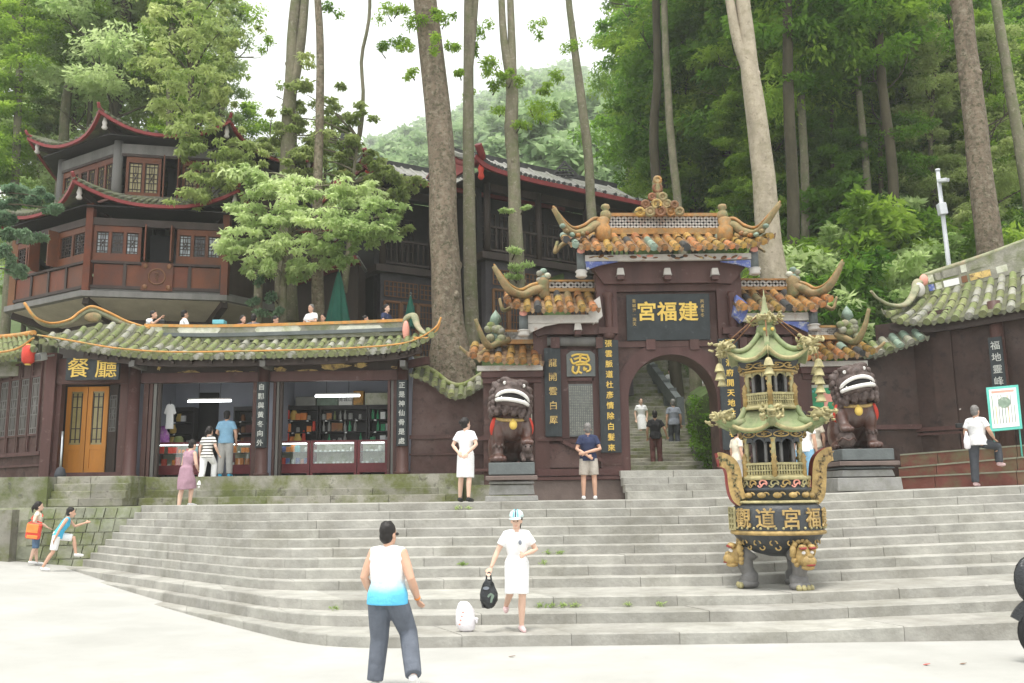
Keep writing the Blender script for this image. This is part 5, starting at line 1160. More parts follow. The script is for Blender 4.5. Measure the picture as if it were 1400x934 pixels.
# ================================================================== HALL BEHIND (long dark timber building, two wings)
def hall(nm, lab, p0, Y0, ang, L, zfl, zb, ze, pr, depth, ridge_h, over, bays, gable_horn=True, lat=True, gro=True):
    """facade starts at pixel column p0 at distance Y0 and runs back to the right at angle ang"""
    o = P(p0, 400, Y0); o.z = 0; u = V((cos(ang), sin(ang), 0)); n = V((u.y, -u.x, 0)); Z = V((0, 0, 1)); t = thing(nm, lab, 'building', V((o.x, o.y, zfl)))
    pt = lambda a, z, off=0.0: o+u*a+n*off+Z*z
    mt = Matrix((u, -n, Z)).transposed()
    # upper dark wall
    mb = MB(); mb.prism([pt(0, zb, -1.1), pt(L, zb, -1.1), pt(L, ze, -1.1), pt(0, ze, -1.1)], -n*.3); mb.prism([pt(-.1, zfl, -.4), pt(-.1, zfl, -depth), pt(-.1, ze, -depth), pt(-.1, ze, -.4)], u*.2); obj('upper_wall', mb, 'black_wood', t)
    mb = MB(); mb.prism([pt(-.3, zb-.3, .3), pt(L, zb-.3, .3), pt(L, zb-.3, -1.2), pt(-.3, zb-.3, -1.2)], Z*.25); obj('balcony_floor', mb, 'grey_wood' if False else 'dark_wood', t)
    for k in range(bays+1):
        a = L*k/bays; mb = MB(); c = pt(a, 0, .15); mb.lathe([(.13, zb-.05), (.12, ze+.2)], 10, c); obj('column', mb, 'dark_wood', t)
        if k < bays:
            b = L*(k+1)/bays; mb = MB(); mb.beam(pt(a+.13, ze-.15, .15), pt(b-.13, ze-.15, .15), .12, .3); obj('beam', mb, 'dark_wood', t)
            mb = MB(); mb.beam(pt(a+.13, zb+.95, .15), pt(b-.13, zb+.95, .15), .08, .08); mb.beam(pt(a+.13, zb+.08, .15), pt(b-.13, zb+.08, .15), .08, .08); m_ = 8
            for q in range(1, m_): x = lerp(a+.13, b-.13, q/m_); mb.lathe([(.025, .1), (.045, .3), (.025, .5), (.045, .7), (.025, .92)], 6, pt(x, zb, .15))
            obj('railing', mb, 'dark_wood', t)
            mb = MB(); fancy_panel(mb, pt(a+.4, zb+.3, -1.05), u, Z, (b-a)*.3, ze-zb-1.0, .04, .03); fancy_panel(mb, pt(a+.4+(b-a)*.4, zb+.3, -1.05), u, Z, (b-a)*.3, ze-zb-1.0, .04, .03); obj('shutter', mb, 'dark_wood', t)
    if gro:
        mb = MB(); mb.prism([pt(0, zfl, .0), pt(L, zfl, .0), pt(L, zb-.3, .0), pt(0, zb-.3, .0)], -n*.3); obj('ground_wall', mb, M('slate_wall', (.062, .055, .06), .7, .2, 1.2, .15, c2=(.1, .092, .098), c2_scale=.6, c2_at=.6), t)
    if lat:
        x = lat; zt_ = zb-1.35
        while x < L-.5:
            w_ = .62; mb = MB()
            for q in (0, w_): mb.beam(pt(x+q, zfl+.1, .04), pt(x+q, zt_, .04), .08, .07, n)
            for z in (zfl+.1, zfl+1.0, zt_): mb.beam(pt(x, z, .04), pt(x+w_, z, .04), .08, .07)
            d = obj('lattice_door', mb, 'brown_wood', t)
            mb = MB(); lattice_panel(mb, pt(x+.06, zfl+1.05, .04), u, Z, w_-.12, zt_-zfl-1.1, 4, 9, .02, .02); obj('lattice', mb, 'brown_wood', d)
            mb = MB(); mb.prism([pt(x+.04, zfl+.12, .02), pt(x+w_-.04, zfl+.12, .02), pt(x+w_-.04, zfl+.97, .02), pt(x+.04, zfl+.97, .02)], n*.02); obj('door_panel', mb, 'dark_wood', d)
            x += w_+.06
        x = lat
        while x < L-1.3:
            mb = MB(); lattice_panel(mb, pt(x, zt_+.2, .05), u, Z, 1.3, .55, 8, 3, .03, .03); obj('transom_lattice', mb, 'brown_wood', t); x += 1.42
    # roof
    ee = [pt(-over, ze+.55, 1.3), pt(-over+.6, ze+.22, 1.35), pt(1.2, ze+.1, 1.35), pt(L*.5, ze+.1, 1.35), pt(L+1.3, ze+.1, 1.35)]
    rr = [pt(-over*.55, ze+ridge_h+.25, -depth*.45), pt(0, ze+ridge_h, -depth*.45), pt(1.2, ze+ridge_h, -depth*.45), pt(L*.5, ze+ridge_h, -depth*.45), pt(L+1.3, ze+ridge_h, -depth*.45)]
    rf, f = tile_roof(t, ee, rr, .4, 1, ['grey_roof'], 'grey_roof', .25, tiles=False, thick=.14)
    e2 = smooth_path(ee, 60); r2 = smooth_path(rr, 60); nr = int(L/.36)
    for k in range(nr):      # shallow tile courses running down the slope
        uu = (k+.5)/nr; mb = MB(); pts = [f(uu, v) for v in (0, .25, .5, .75, 1.0)]; mb.tube(pts, [(.07, .045)]*5, 5); obj('tile_course', mb, 'grey_roof', rf)
    mb = MB(); mb.sweep([(-.05, -.24), (.05, -.24), (.05, -.07), (-.05, -.07)], e2); obj('eave_board', mb, 'red_paint', rf)
    mb = MB()
    for k in range(nr*2): p = at_t(e2, (k+.5)/nr/2); mb.tube([p+n*.06+V((0, 0, -.02)), p-n*.1+V((0, 0, .0))], .075, 6)
    o_ = obj('eave_tiles', mb, 'tile_dark', rf); o_['kind'] = 'stuff'
    mb = MB(); mb.sweep([(-.12, -.1), (.12, -.1), (.1, .14), (-.1, .14)], r2); obj('ridge', mb, 'tile_dark', rf)
    # gable at the left end
    a, b, c = pt(-over*.8, ze+.35, 1.2), pt(-over*.45, ze+ridge_h, -depth*.45), pt(-over*.8, ze+.3, -depth*.9)
    mb = MB(); mb.prism([a, b, c], u*.1); obj('gable', mb, 'red_paint', t)
    mb = MB(); q = smooth_path([b+V((0, 0, .1)), b.lerp(a, .5)+V((0, 0, -.35)), a+V((0, 0, .05)), a+n*.3-u*.3+V((0, 0, .45))], 14); mb.tube(q, [(.12, .16)]*15, 6); obj('hip_ridge', mb, 'red_paint', t)
    mb = MB(); q = smooth_path([b+V((0, 0, .1)), b.lerp(c, .5)+V((0, 0, -.3)), c+V((0, 0, .1)), c-n*.3-u*.3+V((0, 0, .5))], 14); mb.tube(q, [(.1, .12)]*15, 6); obj('hip_ridge', mb, 'tile_dark', t)
    mb = MB(); mb.tube(smooth_path([b+V((0, 0, .1)), b-u*.1+V((0, 0, .6)), b-u*.05+V((0, 0, 1.1))], 8), [(.14, .16)]*8+[(.1, .1)], 6); obj('ridge_horn', mb, 'tile_dark', t)
    mb = MB(); mb.lathe([(.06, -.5), (.12, -.4), (.08, -.25), (.12, -.1), (.05, .1)], 8, a+V((0, 0, -.2))); obj('hanging_carving', mb, 'vermilion', t)
    # soffit
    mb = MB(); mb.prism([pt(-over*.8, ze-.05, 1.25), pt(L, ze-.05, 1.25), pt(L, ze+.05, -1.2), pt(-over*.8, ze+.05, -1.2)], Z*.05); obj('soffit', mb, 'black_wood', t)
    return t, pt
zfl = 5.72
hallA, ptA = hall('hall_wing', 'dark timber hall wing with grey roof and lattice doors behind the closed umbrella', 520, 32.6, rad(31), 6.0, zfl, P(520, 362, 32.6).z, P(520, 258, 32.6).z, 0, 5, 1.9, 1.3, 3, lat=.15)
hallB, ptB = hall('main_hall', 'larger dark timber hall with upturned red gable behind the two big trunks', 664, 32.2, rad(33), 6.8, zfl, P(664, 345, 32.2).z, P(664, 252, 32.2).z, 0, 5, 2.0, 1.1, 3, lat=.3)
# triangular ridge ornament on the main hall
c = P(772, 243, 36.5); mb = MB(); s_ = .62
for k in range(5): mb.beam(c+V((-s_*(1-k/5), 0, s_*1.1*k/5)), c+V((s_*(1-k/5), 0, s_*1.1*k/5)), .06, .06)
for sx in (-1, 1):
    for k in range(5): mb.beam(c+V((sx*s_*(1-k*.4), 0, 0)), c+V((sx*s_*(.5-k*.2)*1.0, 0, s_*.55)) if k else c+V((0, 0, s_*1.15)), .05, .07)
obj('ridge_ornament', mb, 'tile_dark', hallB)
# lean-to with red verge between pavilion and hall
lt = thing('side_hut', 'dark hut with sloping red verge roof under the bright tree', 'hut', P(430, 440, 31))
a, b = P(400, 388, 31), P(490, 356, 31); mb = MB(); mb.beam(a, b, .9, .16); obj('verge', mb, 'red_paint', lt)
mb = MB(); mb.prism([(a.x, 31.1, zfl-.3), (b.x, 31.1, zfl-.3), (b.x, 31.1, b.z-.1), (a.x, 31.1, a.z-.1)], (0, 1.5, 0)); obj('wall', mb, 'dark_wood', lt)
mb = MB(); mb.beam(a+V((0, 1, .12)), b+V((0, 1, .12)), 2.2, .08); obj('roof', mb, 'grey_roof', lt)
# terrace floor
mb = MB(); mb.bbox((-26, 24.95, 5.3), (-2.35, 33, 5.7)); struct('terrace_floor', mb, 'moss_slab')
mb = MB(); mb.bbox((-26, 33, 5.2), (1.0, 42, 5.65)); struct('terrace_floor', mb, 'soil')
# ground filled under the terrace edge next to the trunks
mb = MB(); mb.prism([(-1.6, 24.8, 1.7), (1.9, 24.8, 1.7), (1.9, 24.8, 4.0), (1.0, 24.8, 4.6), (-1.6, 24.8, 4.7)], (0, 3.5, 0)); struct('bank', mb, 'soil')

# ================================================================== RIGHT BUILDING
RB = thing('right_building', 'plum walled temple building with mossy green roof rising at the right edge', 'building', (11, 23.5, 2.2))
ra = P(1232, 500, 23.6); rb = P(1400, 500, 21.6); u = (rb-ra); u.z = 0; u.normalize(); nrm = V((u.y, -u.x, 0)); 
rpt = lambda a, z, off=0.0: V((ra.x, ra.y, 0))+u*a+nrm*off+V((0, 0, z))
ztR = P(1232, 448, 23.6).z
mb = MB(); mb.prism([rpt(-.6, 1.6), rpt(12, 1.6), rpt(12, ztR+.15), rpt(-.6, ztR+.15)], -nrm*.5); obj('wall', mb, 'plum_wall_shaded', RB)
zm = P(1290, 586, 23).z; mb = MB(); mb.beam(rpt(-.6, zm, .04), rpt(1.4, zm, .04), .1, .1); mb.beam(rpt(-.6, zm-.12, .03), rpt(1.36, zm-.12, .03), .08, .06); mb.beam(rpt(1.37, zm-.16, .03), rpt(1.37, 2.4, .03), .08, .08, nrm); obj('moulding', mb, 'plum_wood', RB)
for a in (1.05, 2.4):
    mb = MB(); mb.prism([rpt(a-.25, 1.7, .06), rpt(a+.25, 1.7, .06), rpt(a+.25, ztR+.3, .06), rpt(a-.25, ztR+.3, .06)], -nrm*.05) if a < 2 else mb.lathe([(.17, 1.7), (.15, ztR+.3)], 14, rpt(a, 0, .15)); obj('column', mb, 'plum_wall_shaded' if a < 2 else 'plum_wood', RB)
t = thing('couplet_board', 'black couplet board with pale characters on the right hand building column', 'sign', rpt(2.4, 4, .35)); c = rpt(2.4, 0, .33); z0, z1 = P(1380, 535, 21.8).z, P(1372, 462, 21.8).z
mb = MB(); mb.prism([c-u*.15+V((0, 0, z0)), c+u*.15+V((0, 0, z0)), c+u*.15+V((0, 0, z1)), c-u*.15+V((0, 0, z1))], nrm*.04); obj('board', mb, 'sign_black', t)
column_text('福地靈峰', .22, 1.3, c+nrm*.05+V((0, 0, (z0+z1)/2)), 'silver_letter', t, rot=Matrix((u, -nrm, V((0, 0, 1)))).transposed())
for k, (px, py, s_) in enumerate(((1297, 541, .05), (1302, 556, .06), (1307, 560, .04), (1315, 560, .03))):
    q = P(px, py, 22.75); a = (q-V((ra.x, ra.y, 0))).dot(u); mb = MB(); mb.prism([rpt(a+s_*cos(2*pi*i/7)*RNG.uniform(.6, 1.3), q.z+s_*sin(2*pi*i/7)*RNG.uniform(.5, 1), .003) for i in range(7)], nrm*.003); obj('paint_chip', mb, 'white_frieze', RB)
er = [P(1208, 424, 23.0), P(1222, 436, 22.95), P(1250, 441, 22.7), P(1300, 436, 22.2), P(1350, 428, 21.6), P(1400, 419, 20.9), P(1450, 409, 20.2)]
rr = [P(1240, 408, 24.2), P(1262, 402, 24.3), P(1285, 397, 24.1), P(1320, 389, 23.7), P(1360, 379, 23.2), P(1400, 368, 22.7), P(1450, 355, 22.1)]
tile_roof(RB, er, rr, .31, 5, ['tile_moss', 'tile_moss', 'tile_grey'], 'tile_pan', .1, rr=.082)
rp = [q+V((0, 0, -.02)) for q in rr[1:]]; pth = smooth_path(rp, 20); Hh = P(1330, 352, 23.6).z-P(1330, 386, 23.6).z
mb = MB(); mb.sweep([(-.12, -.05), (.12, -.05), (.12, Hh), (-.12, Hh)], pth, scl=[lerp(.7, 1.1, i/20) for i in range(21)]); obj('ridge_wall', mb, 'ridge_stone', RB)
for fr, mt_, th in ((.0, 'horn_green', .07), (.5, 'tile_moss', .06), (1.02, 'horn_green', .08)):
    mb = MB(); mb.tube([p+V((0, -.06, Hh*fr*lerp(.7, 1.1, i/20))) for i, p in enumerate(pth)], th, 8); obj('ridge_moulding', mb, mt_, RB)
for a, b, mt_ in ((.05, .12, 'blue_paint'), (.14, .2, 'plaster_panel'), (.22, .34, 'white_card'), (.36, .4, 'brown_wood'), (.42, .56, 'gold_worn'), (.6, .8, 'plaster_panel')):
    p, q = at_t(pth, a), at_t(pth, b); mb = MB(); k = lerp(.7, 1.1, a); mb.beam(p+V((0, -.13, Hh*.26*k)), q+V((0, -.13, Hh*.26*k)), .05, Hh*.26); obj('ridge_panel', mb, mt_, RB)
    mb = MB(); mb.beam(p+V((0, -.13, Hh*.76*k)), q+V((0, -.13, Hh*.76*k)), .05, Hh*.3); obj('ridge_panel', mb, ['ridge_stone', 'plaster_panel'][int(a*20) % 2], RB)
horn('roof_horn', [P(1264, 402, 24.2), P(1262, 388, 24.1), P(1254, 386, 24), P(1250, 400, 23.8), P(1238, 416, 23.5), P(1218, 417, 23.2), P(1200, 408, 23), P(1191, 398, 22.9)], .17, .05, 'horn_green', RB, .6, 8, 40)
mb = MB(); mb.ell(P(1257, 396, 23.9), (.16, .08, .2), 10, 8); obj('carved_boss', mb, 'white_frieze', RB); mb = MB(); mb.ell(P(1263, 383, 24.0), (.12, .08, .16), 10, 8); obj('carved_boss', mb, 'pink_paint', RB)
mb = MB(); pts = smooth_path([p+V((.02, .3, -.12)) for p in er[1:]], 20); mb.sweep([(-.05, -.12), (.05, -.12), (.05, .05), (-.05, .05)], pts); obj('eave_board', mb, 'dark_wood', RB)
# low stretch of tiled wall cap joining gate wing and right building
lk = thing('link_wall', 'plum wall with short mossy tiled cap between the right lion and the right building', 'wall', P(1220, 600, 23.4))
cap = [P(1160, 478, 23.2), P(1185, 480, 23.2), P(1212, 472, 23.1), P(1240, 462, 23.0), P(1258, 455, 22.9)]
mb = MB(); cS = smooth_path(cap, 12); mb.prism([(cS[0].x, 23.35, 1.7)]+[(p.x, 23.35, p.z-.05) for p in cS]+[(cS[-1].x, 23.35, 1.7)], (0, .25, 0)); obj('wall', mb, 'plum_wall_shaded', lk)
tile_roof(lk, [p+V((0, -.35, -.16)) for p in cap], [p+V((0, .15, .2)) for p in cap], .24, 2, ['ridge_stone', 'tile_moss', 'tile_teal'], 'tile_pan', .02, rr=.085)
zq = P(1200, 582, 23.3).z; mb = MB(); mb.bbox((cS[0].x-.5, 23.26, zq-.1), (cS[-1].x, 23.345, zq+.02)); obj('moulding', mb, 'plum_wood', lk)
# reddish steps along the right building
rs = bpy.data.objects.new('red_steps', None); col.objects.link(rs); rs['kind'] = ST; rs.location = (11, 21.5, 1.9)
for k, (pl, pr_, Yl, Yr) in enumerate((((1225, 652), (1400, 643), 21.0, 19.6), ((1228, 639), (1400, 624), 21.5, 20.1), ((1230, 621), (1400, 608), 22.1, 20.7))):
    a, b = P(*pl, Yl), P(*pr_, Yr); d = (b-a); b = a+d*2.2; n = 7; w_ = V((-d.y, d.x, 0)).normalized()*1.6
    for q in range(n):
        p, r = a.lerp(b, q/n+.001), a.lerp(b, (q+1)/n-.001); zt_ = (p.z+r.z)/2
        mb = MB(); mb.prism([V((p.x, p.y, p.z-.3)), V((r.x, r.y, r.z-.3)), V((r.x, r.y, r.z-.035)), V((p.x, p.y, p.z-.035))], w_); obj('stone_slab', mb, 'red_step', rs)
        mb = MB(); mb.prism([V((p.x, p.y, p.z-.034)), V((r.x, r.y, r.z-.034)), V((r.x, r.y, r.z)), V((p.x, p.y, p.z))], w_); mb.v = [tuple(V(v)-w_.normalized()*.012) for v in mb.v]; obj('step_edge', mb, 'moss_edge', rs)
# notice board on a stand
nb = thing('notice_board', 'tilted white notice board with teal border standing by the right building', 'sign', P(1378, 612, 21.0))
Yb = 20.9; cs_ = [P(1354, 590, Yb), P(1398, 586, Yb-.3), P(1392, 526, Yb-.1), P(1348, 530, Yb+.2)]
nn = (cs_[1]-cs_[0]).cross(cs_[3]-cs_[0]).normalized()
mb = MB(); mb.prism(cs_, -nn*.04 if nn.y < 0 else nn*.04); obj('board', mb, 'teal_paint', nb)
ff = -nn if nn.y > 0 else nn
bl = lambda s, t_: cs_[0].lerp(cs_[1], s).lerp(cs_[3].lerp(cs_[2], s), t_)
mb = MB(); mb.prism([bl(.08, .06)+ff*.002, bl(.92, .06)+ff*.002, bl(.92, .94)+ff*.002, bl(.08, .94)+ff*.002], ff*.006); obj('poster', mb, 'white_card', nb)
def strip(s0, t0, s1, t1, m_): mb = MB(); mb.prism([bl(s0, t0)+ff*.01, bl(s1, t0)+ff*.01, bl(s1, t1)+ff*.01, bl(s0, t1)+ff*.01], ff*.003); obj('print_line', mb, m_, nb)
strip(.15, .85, .85, .9, 'pink_paint')
for k in range(8): strip(.14+.095*k, .15, .165+.095*k, .8-(.25 if k % 3 == 1 else 0), ['tile_teal', 'gold_worn', 'pipe_grey', 'tile_teal'][k % 4])
mb = MB(); c = bl(.52, .62); e1 = (cs_[1]-cs_[0]).normalized(); e2 = (cs_[3]-cs_[0]).normalized(); mb.prism([c+ff*.014+e1*(.13*cos(2*pi*k/16))+e2*(.13*sin(2*pi*k/16)) for k in range(16)], ff*.003); obj('round_picture', mb, 'tile_teal', nb)
mb = MB()
for s in (.1, .9): mb.tube([bl(s, .5)-ff*.06, V((bl(s, 0).x, bl(s, 0).y, P(1378, 640, Yb).z))-ff*.06], .02, 6)
obj('leg', mb, 'teal_paint', nb)
# ================================================================== BRONZE INCENSE BURNER
YB_ = 14.2
bc = P(1068, 800, YB_); bz = RISE*3; BX = bc.x
burner = thing('incense_burner', 'tall black and gold three legged incense burner with two pagoda roofs on the stairs', 'incense burner', (BX, YB_, bz))
bzp = lambda py: P(1060, py, YB_).z
kx = YB_/1250*.92     # metres per pixel here
BC = V((BX, YB_, 0))
def bl_(prof, mat, name, n=32, hexa=False): mb = MB(); mb.lathe([(r*kx, bzp(y)) for r, y in prof], 6 if hexa else n, BC, not hexa); return obj(name, mb, mat, burner)
bl_([(14, 760), (34, 755), (52, 745), (61, 733), (65, 727), (65, 722), (66, 712), (65.5, 702), (62, 693), (56, 688), (50, 686.5)], 'iron_black', 'bowl')
bl_([(65, 730), (67.5, 729), (67.5, 725.5), (65, 724)], 'burner_gold', 'rim_band'); bl_([(50, 688), (60, 687.5), (58, 684.5), (49, 684)], 'burner_cream', 'shoulder_band')
bl_([(49, 685), (48, 672), (50, 671), (50.5, 668), (48, 667), (48, 656)], 'iron_black', 'neck'); bl_([(48, 657), (51, 656), (51, 652), (47, 651)], 'burner_cream', 'gallery_edge')
# studs and lettering round the bowl
for k in range(40):
    a = 2*pi*k/40; 
    if sin(a) > .35: continue
    mb = MB(); mb.ell(BC+V((66.2*kx*cos(a), 66.2*kx*sin(a), bzp(720.5))), (.022, .022, .022), 6, 4); obj('stud', mb, 'burner_cream', burner)
for k, ch in enumerate('觀道宮福建'):
    a = rad(-90-60+30.5*k); c = BC+V((66.3*kx*cos(a), 66.3*kx*sin(a), bzp(709)))
    tm = text_mesh(ch, .3, .012, 1.0, bold=.004); obj('lettering', xf(tm, c, a+pi/2), 'burner_gold', burner)
a = rad(-90-86); c = BC+V((66*kx*cos(a), 66*kx*sin(a), bzp(708))); mb = MB(); lattice_panel(mb, V((-.12, -.01, -.16)), V((1, 0, 0)), V((0, 0, 1)), .24, .32, 2, 4, .03, .03); obj('fret_panel', xf(mb, c, a+pi/2), 'burner_cream', burner)
# gold scrolls on the underside and neck
def scroll_pts(r, z, a, s):
    """a little curl wrapped on the round body"""
    o = []
    for q in range(14):
        t = q/13*4.5; rr_ = s*(1-t/6); x, y = rr_*cos(t), rr_*sin(t); aa = a+x/r; o.append(BC+V((r*cos(aa), r*sin(aa), z+y)))
    return o
for k in range(9):
    a = rad(-90-75+19*k); mb = MB(); mb.tube(scroll_pts(49*kx, bzp(662), a, .075), .014, 5); mb.tube([BC+V((49*kx*cos(a+q), 49*kx*sin(a+q), bzp(662)-.02+.03*sin(q*22))) for q in np.linspace(-.14, .14, 9)], .012, 5); obj('scroll', mb, ['burner_cream', 'burner_gold', 'pink_paint'][k % 3], burner)
for k in range(6):
    a = rad(-90-65+26*k); mb = MB(); mb.ell(BC+V((48.6*kx*cos(a), 48.6*kx*sin(a), bzp(677))), (.07, .07, .045), 8, 5); mb.tube(scroll_pts(48.8*kx, bzp(677), a+.12, .05), .014, 5); obj('scroll', mb, 'burner_gold', burner)
for k in range(7):
    a = rad(-90-72+24*k); mb = MB(); mb.tube(scroll_pts(57*kx, bzp(741), a, .07), .012, 5); mb.tube(scroll_pts(53*kx, bzp(746), a+.15, -.05), .012, 5); obj('scroll', mb, 'burner_gold', burner)
# legs
for az, lab in ((-72, 1), (172, 0), (48, 0)):
    d = V((cos(rad(az)), sin(rad(az)), 0)); b = BC+V((0, 0, bz)); t_ = thing  # leg with lion mask, hoofed paw
    mb = MB(); mb.tube(smooth_path([BC+d*.44+V((0, 0, bzp(752))), BC+d*.52+V((0, 0, bzp(763))), BC+d*.49+V((0, 0, bzp(778))), BC+d*.46+V((0, 0, bz+.2)), BC+d*.47+V((0, 0, bz+.08))], 12), [lerp(.17, .105, min(1, k/6)) if k < 9 else .135 for k in range(13)], 10); mb.ell(BC+d*.48+V((0, 0, bz+.07)), (.17, .17, .08), 10, 6); lg = obj('leg', mb, 'iron_leg', burner)
    mb = MB(); s = V((-d.y, d.x, 0))
    for q in (-1.5, -.5, .5, 1.5): mb.ell(BC+d*(.6+(.02 if abs(q) < 1 else 0))+s*(q*.07)+V((0, 0, bz+.05)), (.045, .055, .05), 7, 5)
    obj('paw', mb, 'burner_cream', lg)
    mb = MB(); c = BC+d*.6+V((0, 0, bzp(757)))
    mb.ell(c, (.14, .12, .16), 12, 8); mb.ell(c+d*.12+V((0, 0, -.07)), (.12, .1, .09), 10, 6); mb.ell(c+d*.16+V((0, 0, .0)), (.05, .05, .04), 8, 5); mb.ell(c+d*.1+V((0, 0, -.16)), (.1, .08, .04), 8, 5)
    for q in (-1, 1): mb.ell(c+s*(q*.17)+V((0, 0, .08)), (.05, .05, .08), 8, 5); mb.ell(c+s*(q*.08)+d*.1+V((0, 0, .13)), (.06, .06, .04), 8, 5)
    for q in range(13): a_ = lerp(-.9, pi+.9, q/12); mb.ell(c-d*.02+s*(.165*cos(a_))+V((0, 0, .03+.19*sin(a_))), (.045, .05, .045), 7, 5)
    mk_ = obj('lion_mask', mb, 'burner_gold', lg)
    for q in (-1, 1):
        mb = MB(); mb.ell(c+s*(q*.07)+d*.115+V((0, 0, .05)), (.03, .03, .026), 8, 5); obj('eye', mb, 'white_enamel', lg)
        mb = MB(); mb.ell(c+s*(q*.08)+d*.12+V((0, 0, .115)), (.06, .05, .025), 8, 5); obj('brow', mb, 'burner_red', lg)
    mb = MB(); mb.ell(c+d*.16+V((0, 0, -.12)), (.08, .06, .022), 8, 5); obj('mouth', mb, 'burner_red', lg)
# S-shaped ear handles
for sx in (-1, 1):
    pts = [(40, 684), (52, 683), (59, 676), (62, 660), (63, 645), (68, 634), (80, 628), (84, 628)] if sx < 0 else [(40, 684), (50, 683), (57, 676), (60, 660), (62, 642), (66, 630), (76, 623), (82, 622)]
    p = smooth_path([BC+V((sx*x*kx, -.05, bzp(y))) for x, y in pts], 26); w_ = .105; vs = []; n = len(p); mb = MB()
    for i, q in enumerate(p):
        t = (p[min(i+1, n-1)]-p[max(i-1, 0)]).normalized(); s = V((t.z, 0, -t.x)); vs += [q-s*w_+V((0, -.1, 0)), q+s*w_+V((0, -.1, 0)), q+s*w_+V((0, .1, 0)), q-s*w_+V((0, .1, 0))]
    mb.add(vs, [(i*4+k, i*4+(k+1) % 4, i*4+4+(k+1) % 4, i*4+4+k) for i in range(n-1) for k in range(4)]+[(0, 1, 2, 3), tuple(4*n-4+k for k in range(4))]); ha = obj('handle', mb, 'burner_red', burner)
    mb = MB(); vf = []
    for i, q in enumerate(p):
        t = (p[min(i+1, n-1)]-p[max(i-1, 0)]).normalized(); s = V((t.z, 0, -t.x)); vf += [q-s*w_*1.02+V((0, -.112, 0)), q+s*w_*1.02+V((0, -.112, 0)), q+s*w_*1.02+V((0, -.1005, 0)), q-s*w_*1.02+V((0, -.1005, 0))]
    mb.add(vf, [(i*4+k, i*4+(k+1) % 4, i*4+4+(k+1) % 4, i*4+4+k) for i in range(n-1) for k in range(4)]+[(0, 1, 2, 3), tuple(4*n-4+k for k in range(4))]); obj('handle_face', mb, 'burner_gold', ha)
    mb = MB()
    for i in range(2, n-2, 2):
        q = p[i]; mb.box(q+V((0, -.116, 0)), (.1, .012, .022), (0, i*.7, 0)); mb.box(q+V((.02*sx, -.116, .02)), (.02, .012, .07), (0, i*.7, 0))
    obj('fretwork', mb, 'horn_moss', ha)
# galleries
def gallery(yb, yt, rcol, rbal, ybal, nm):
    z0, z1, zb_ = bzp(yb), bzp(yt), bzp(ybal); cr = rcol*kx
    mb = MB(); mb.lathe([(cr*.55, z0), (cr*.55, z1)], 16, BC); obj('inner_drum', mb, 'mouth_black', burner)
    for k in range(6):
        a = rad(-105+60*k+30) ; a0 = rad(-105+60*k)
        c = BC+V((cr*cos(a0), cr*sin(a0), 0)); mb = MB(); mb.lathe([(.045, z0), (.035, z0+.04), (.035, z1-.04), (.05, z1)], 8, c); cl = obj('column', mb, 'burner_cream', burner)
        mb = MB()
        for q in range(7): mb.ell(c+V((.036*cos(a0+q), .036*sin(a0+q), lerp(z0, z1, (q+.5)/7))), (.025, .025, .03), 6, 4)
        obj('dragon_coil', mb, 'burner_gold', cl)
        u = V((-sin(a), cos(a), 0)); m_ = BC+V((cr*cos(rad(30))*cos(a), cr*cos(rad(30))*sin(a), 0)); L = cr
        for sgn in (-.22, .22):
            mb = MB(); q = m_+u*(sgn*L); mb.lathe([(.028, z0), (.028, z1-.03)], 6, q); obj('mullion', mb, 'iron_leg', burner)
        mb = MB()     # arched heads
        for x0, x1 in ((-.46, -.24), (-.2, .2), (.24, .46)):
            n = 8; xm, hw = (x0+x1)/2*L, (x1-x0)/2*L; h = min(hw, .1)
            poly = [m_+u*(x0*L)+V((0, 0, z1))]+[m_+u*(xm-hw*cos(pi*k2/n))+V((0, 0, z1-.11+h*sin(pi*k2/n))) for k2 in range(n+1)]+[m_+u*(x1*L)+V((0, 0, z1))]
            mb.prism(poly, V((cos(a), sin(a), 0))*.03)
        obj('arch_head', mb, 'burner_cream' if nm else 'iron_black', burner)
        # balustrade
        rb_ = rbal*kx; mm = BC+V((rb_*cos(rad(30))*cos(a), rb_*cos(rad(30))*sin(a), 0)); L2 = rb_
        mb = MB()
        for z in (z0+.02, zb_): mb.beam(mm-u*L2*.5+V((0, 0, z)), mm+u*L2*.5+V((0, 0, z)), .04, .035)
        mb.beam(mm-u*L2*.5+V((0, 0, (z0+zb_)/2)), mm+u*L2*.5+V((0, 0, (z0+zb_)/2)), .03, .02)
        obj('rail', mb, 'burner_cream', burner)
        mb = MB()
        for q in range(11): mb.lathe([(.012, z0+.03), (.02, lerp(z0, zb_, .25)), (.01, lerp(z0, zb_, .5)), (.02, lerp(z0, zb_, .75)), (.012, zb_-.01)], 5, mm+u*(L2*(q-5)/11))
        obj('baluster', mb, 'burner_cream', burner)['kind'] = 'stuff'
        c2 = BC+V((rb_*cos(a0), rb_*sin(a0), 0)); mb = MB(); mb.lathe([(.04, z0), (.035, zb_), (.05, zb_+.02), (.03, zb_+.07), (.045, zb_+.1), (0, zb_+.17)], 8, c2); obj('baluster_post', mb, 'burner_gold', burner)
gallery(653, 600, 43, 47.5, 635, 0)
def ring_band(y0, y1, r0, r1, mat, nm): mb = MB(); mb.lathe([(r0*kx, bzp(y0)), (r1*kx, bzp(y1))], 6, BC, False, a0=rad(-105)); return obj(nm, mb, mat, burner)
ring_band(601, 590, 46, 52, 'iron_black', 'cornice')
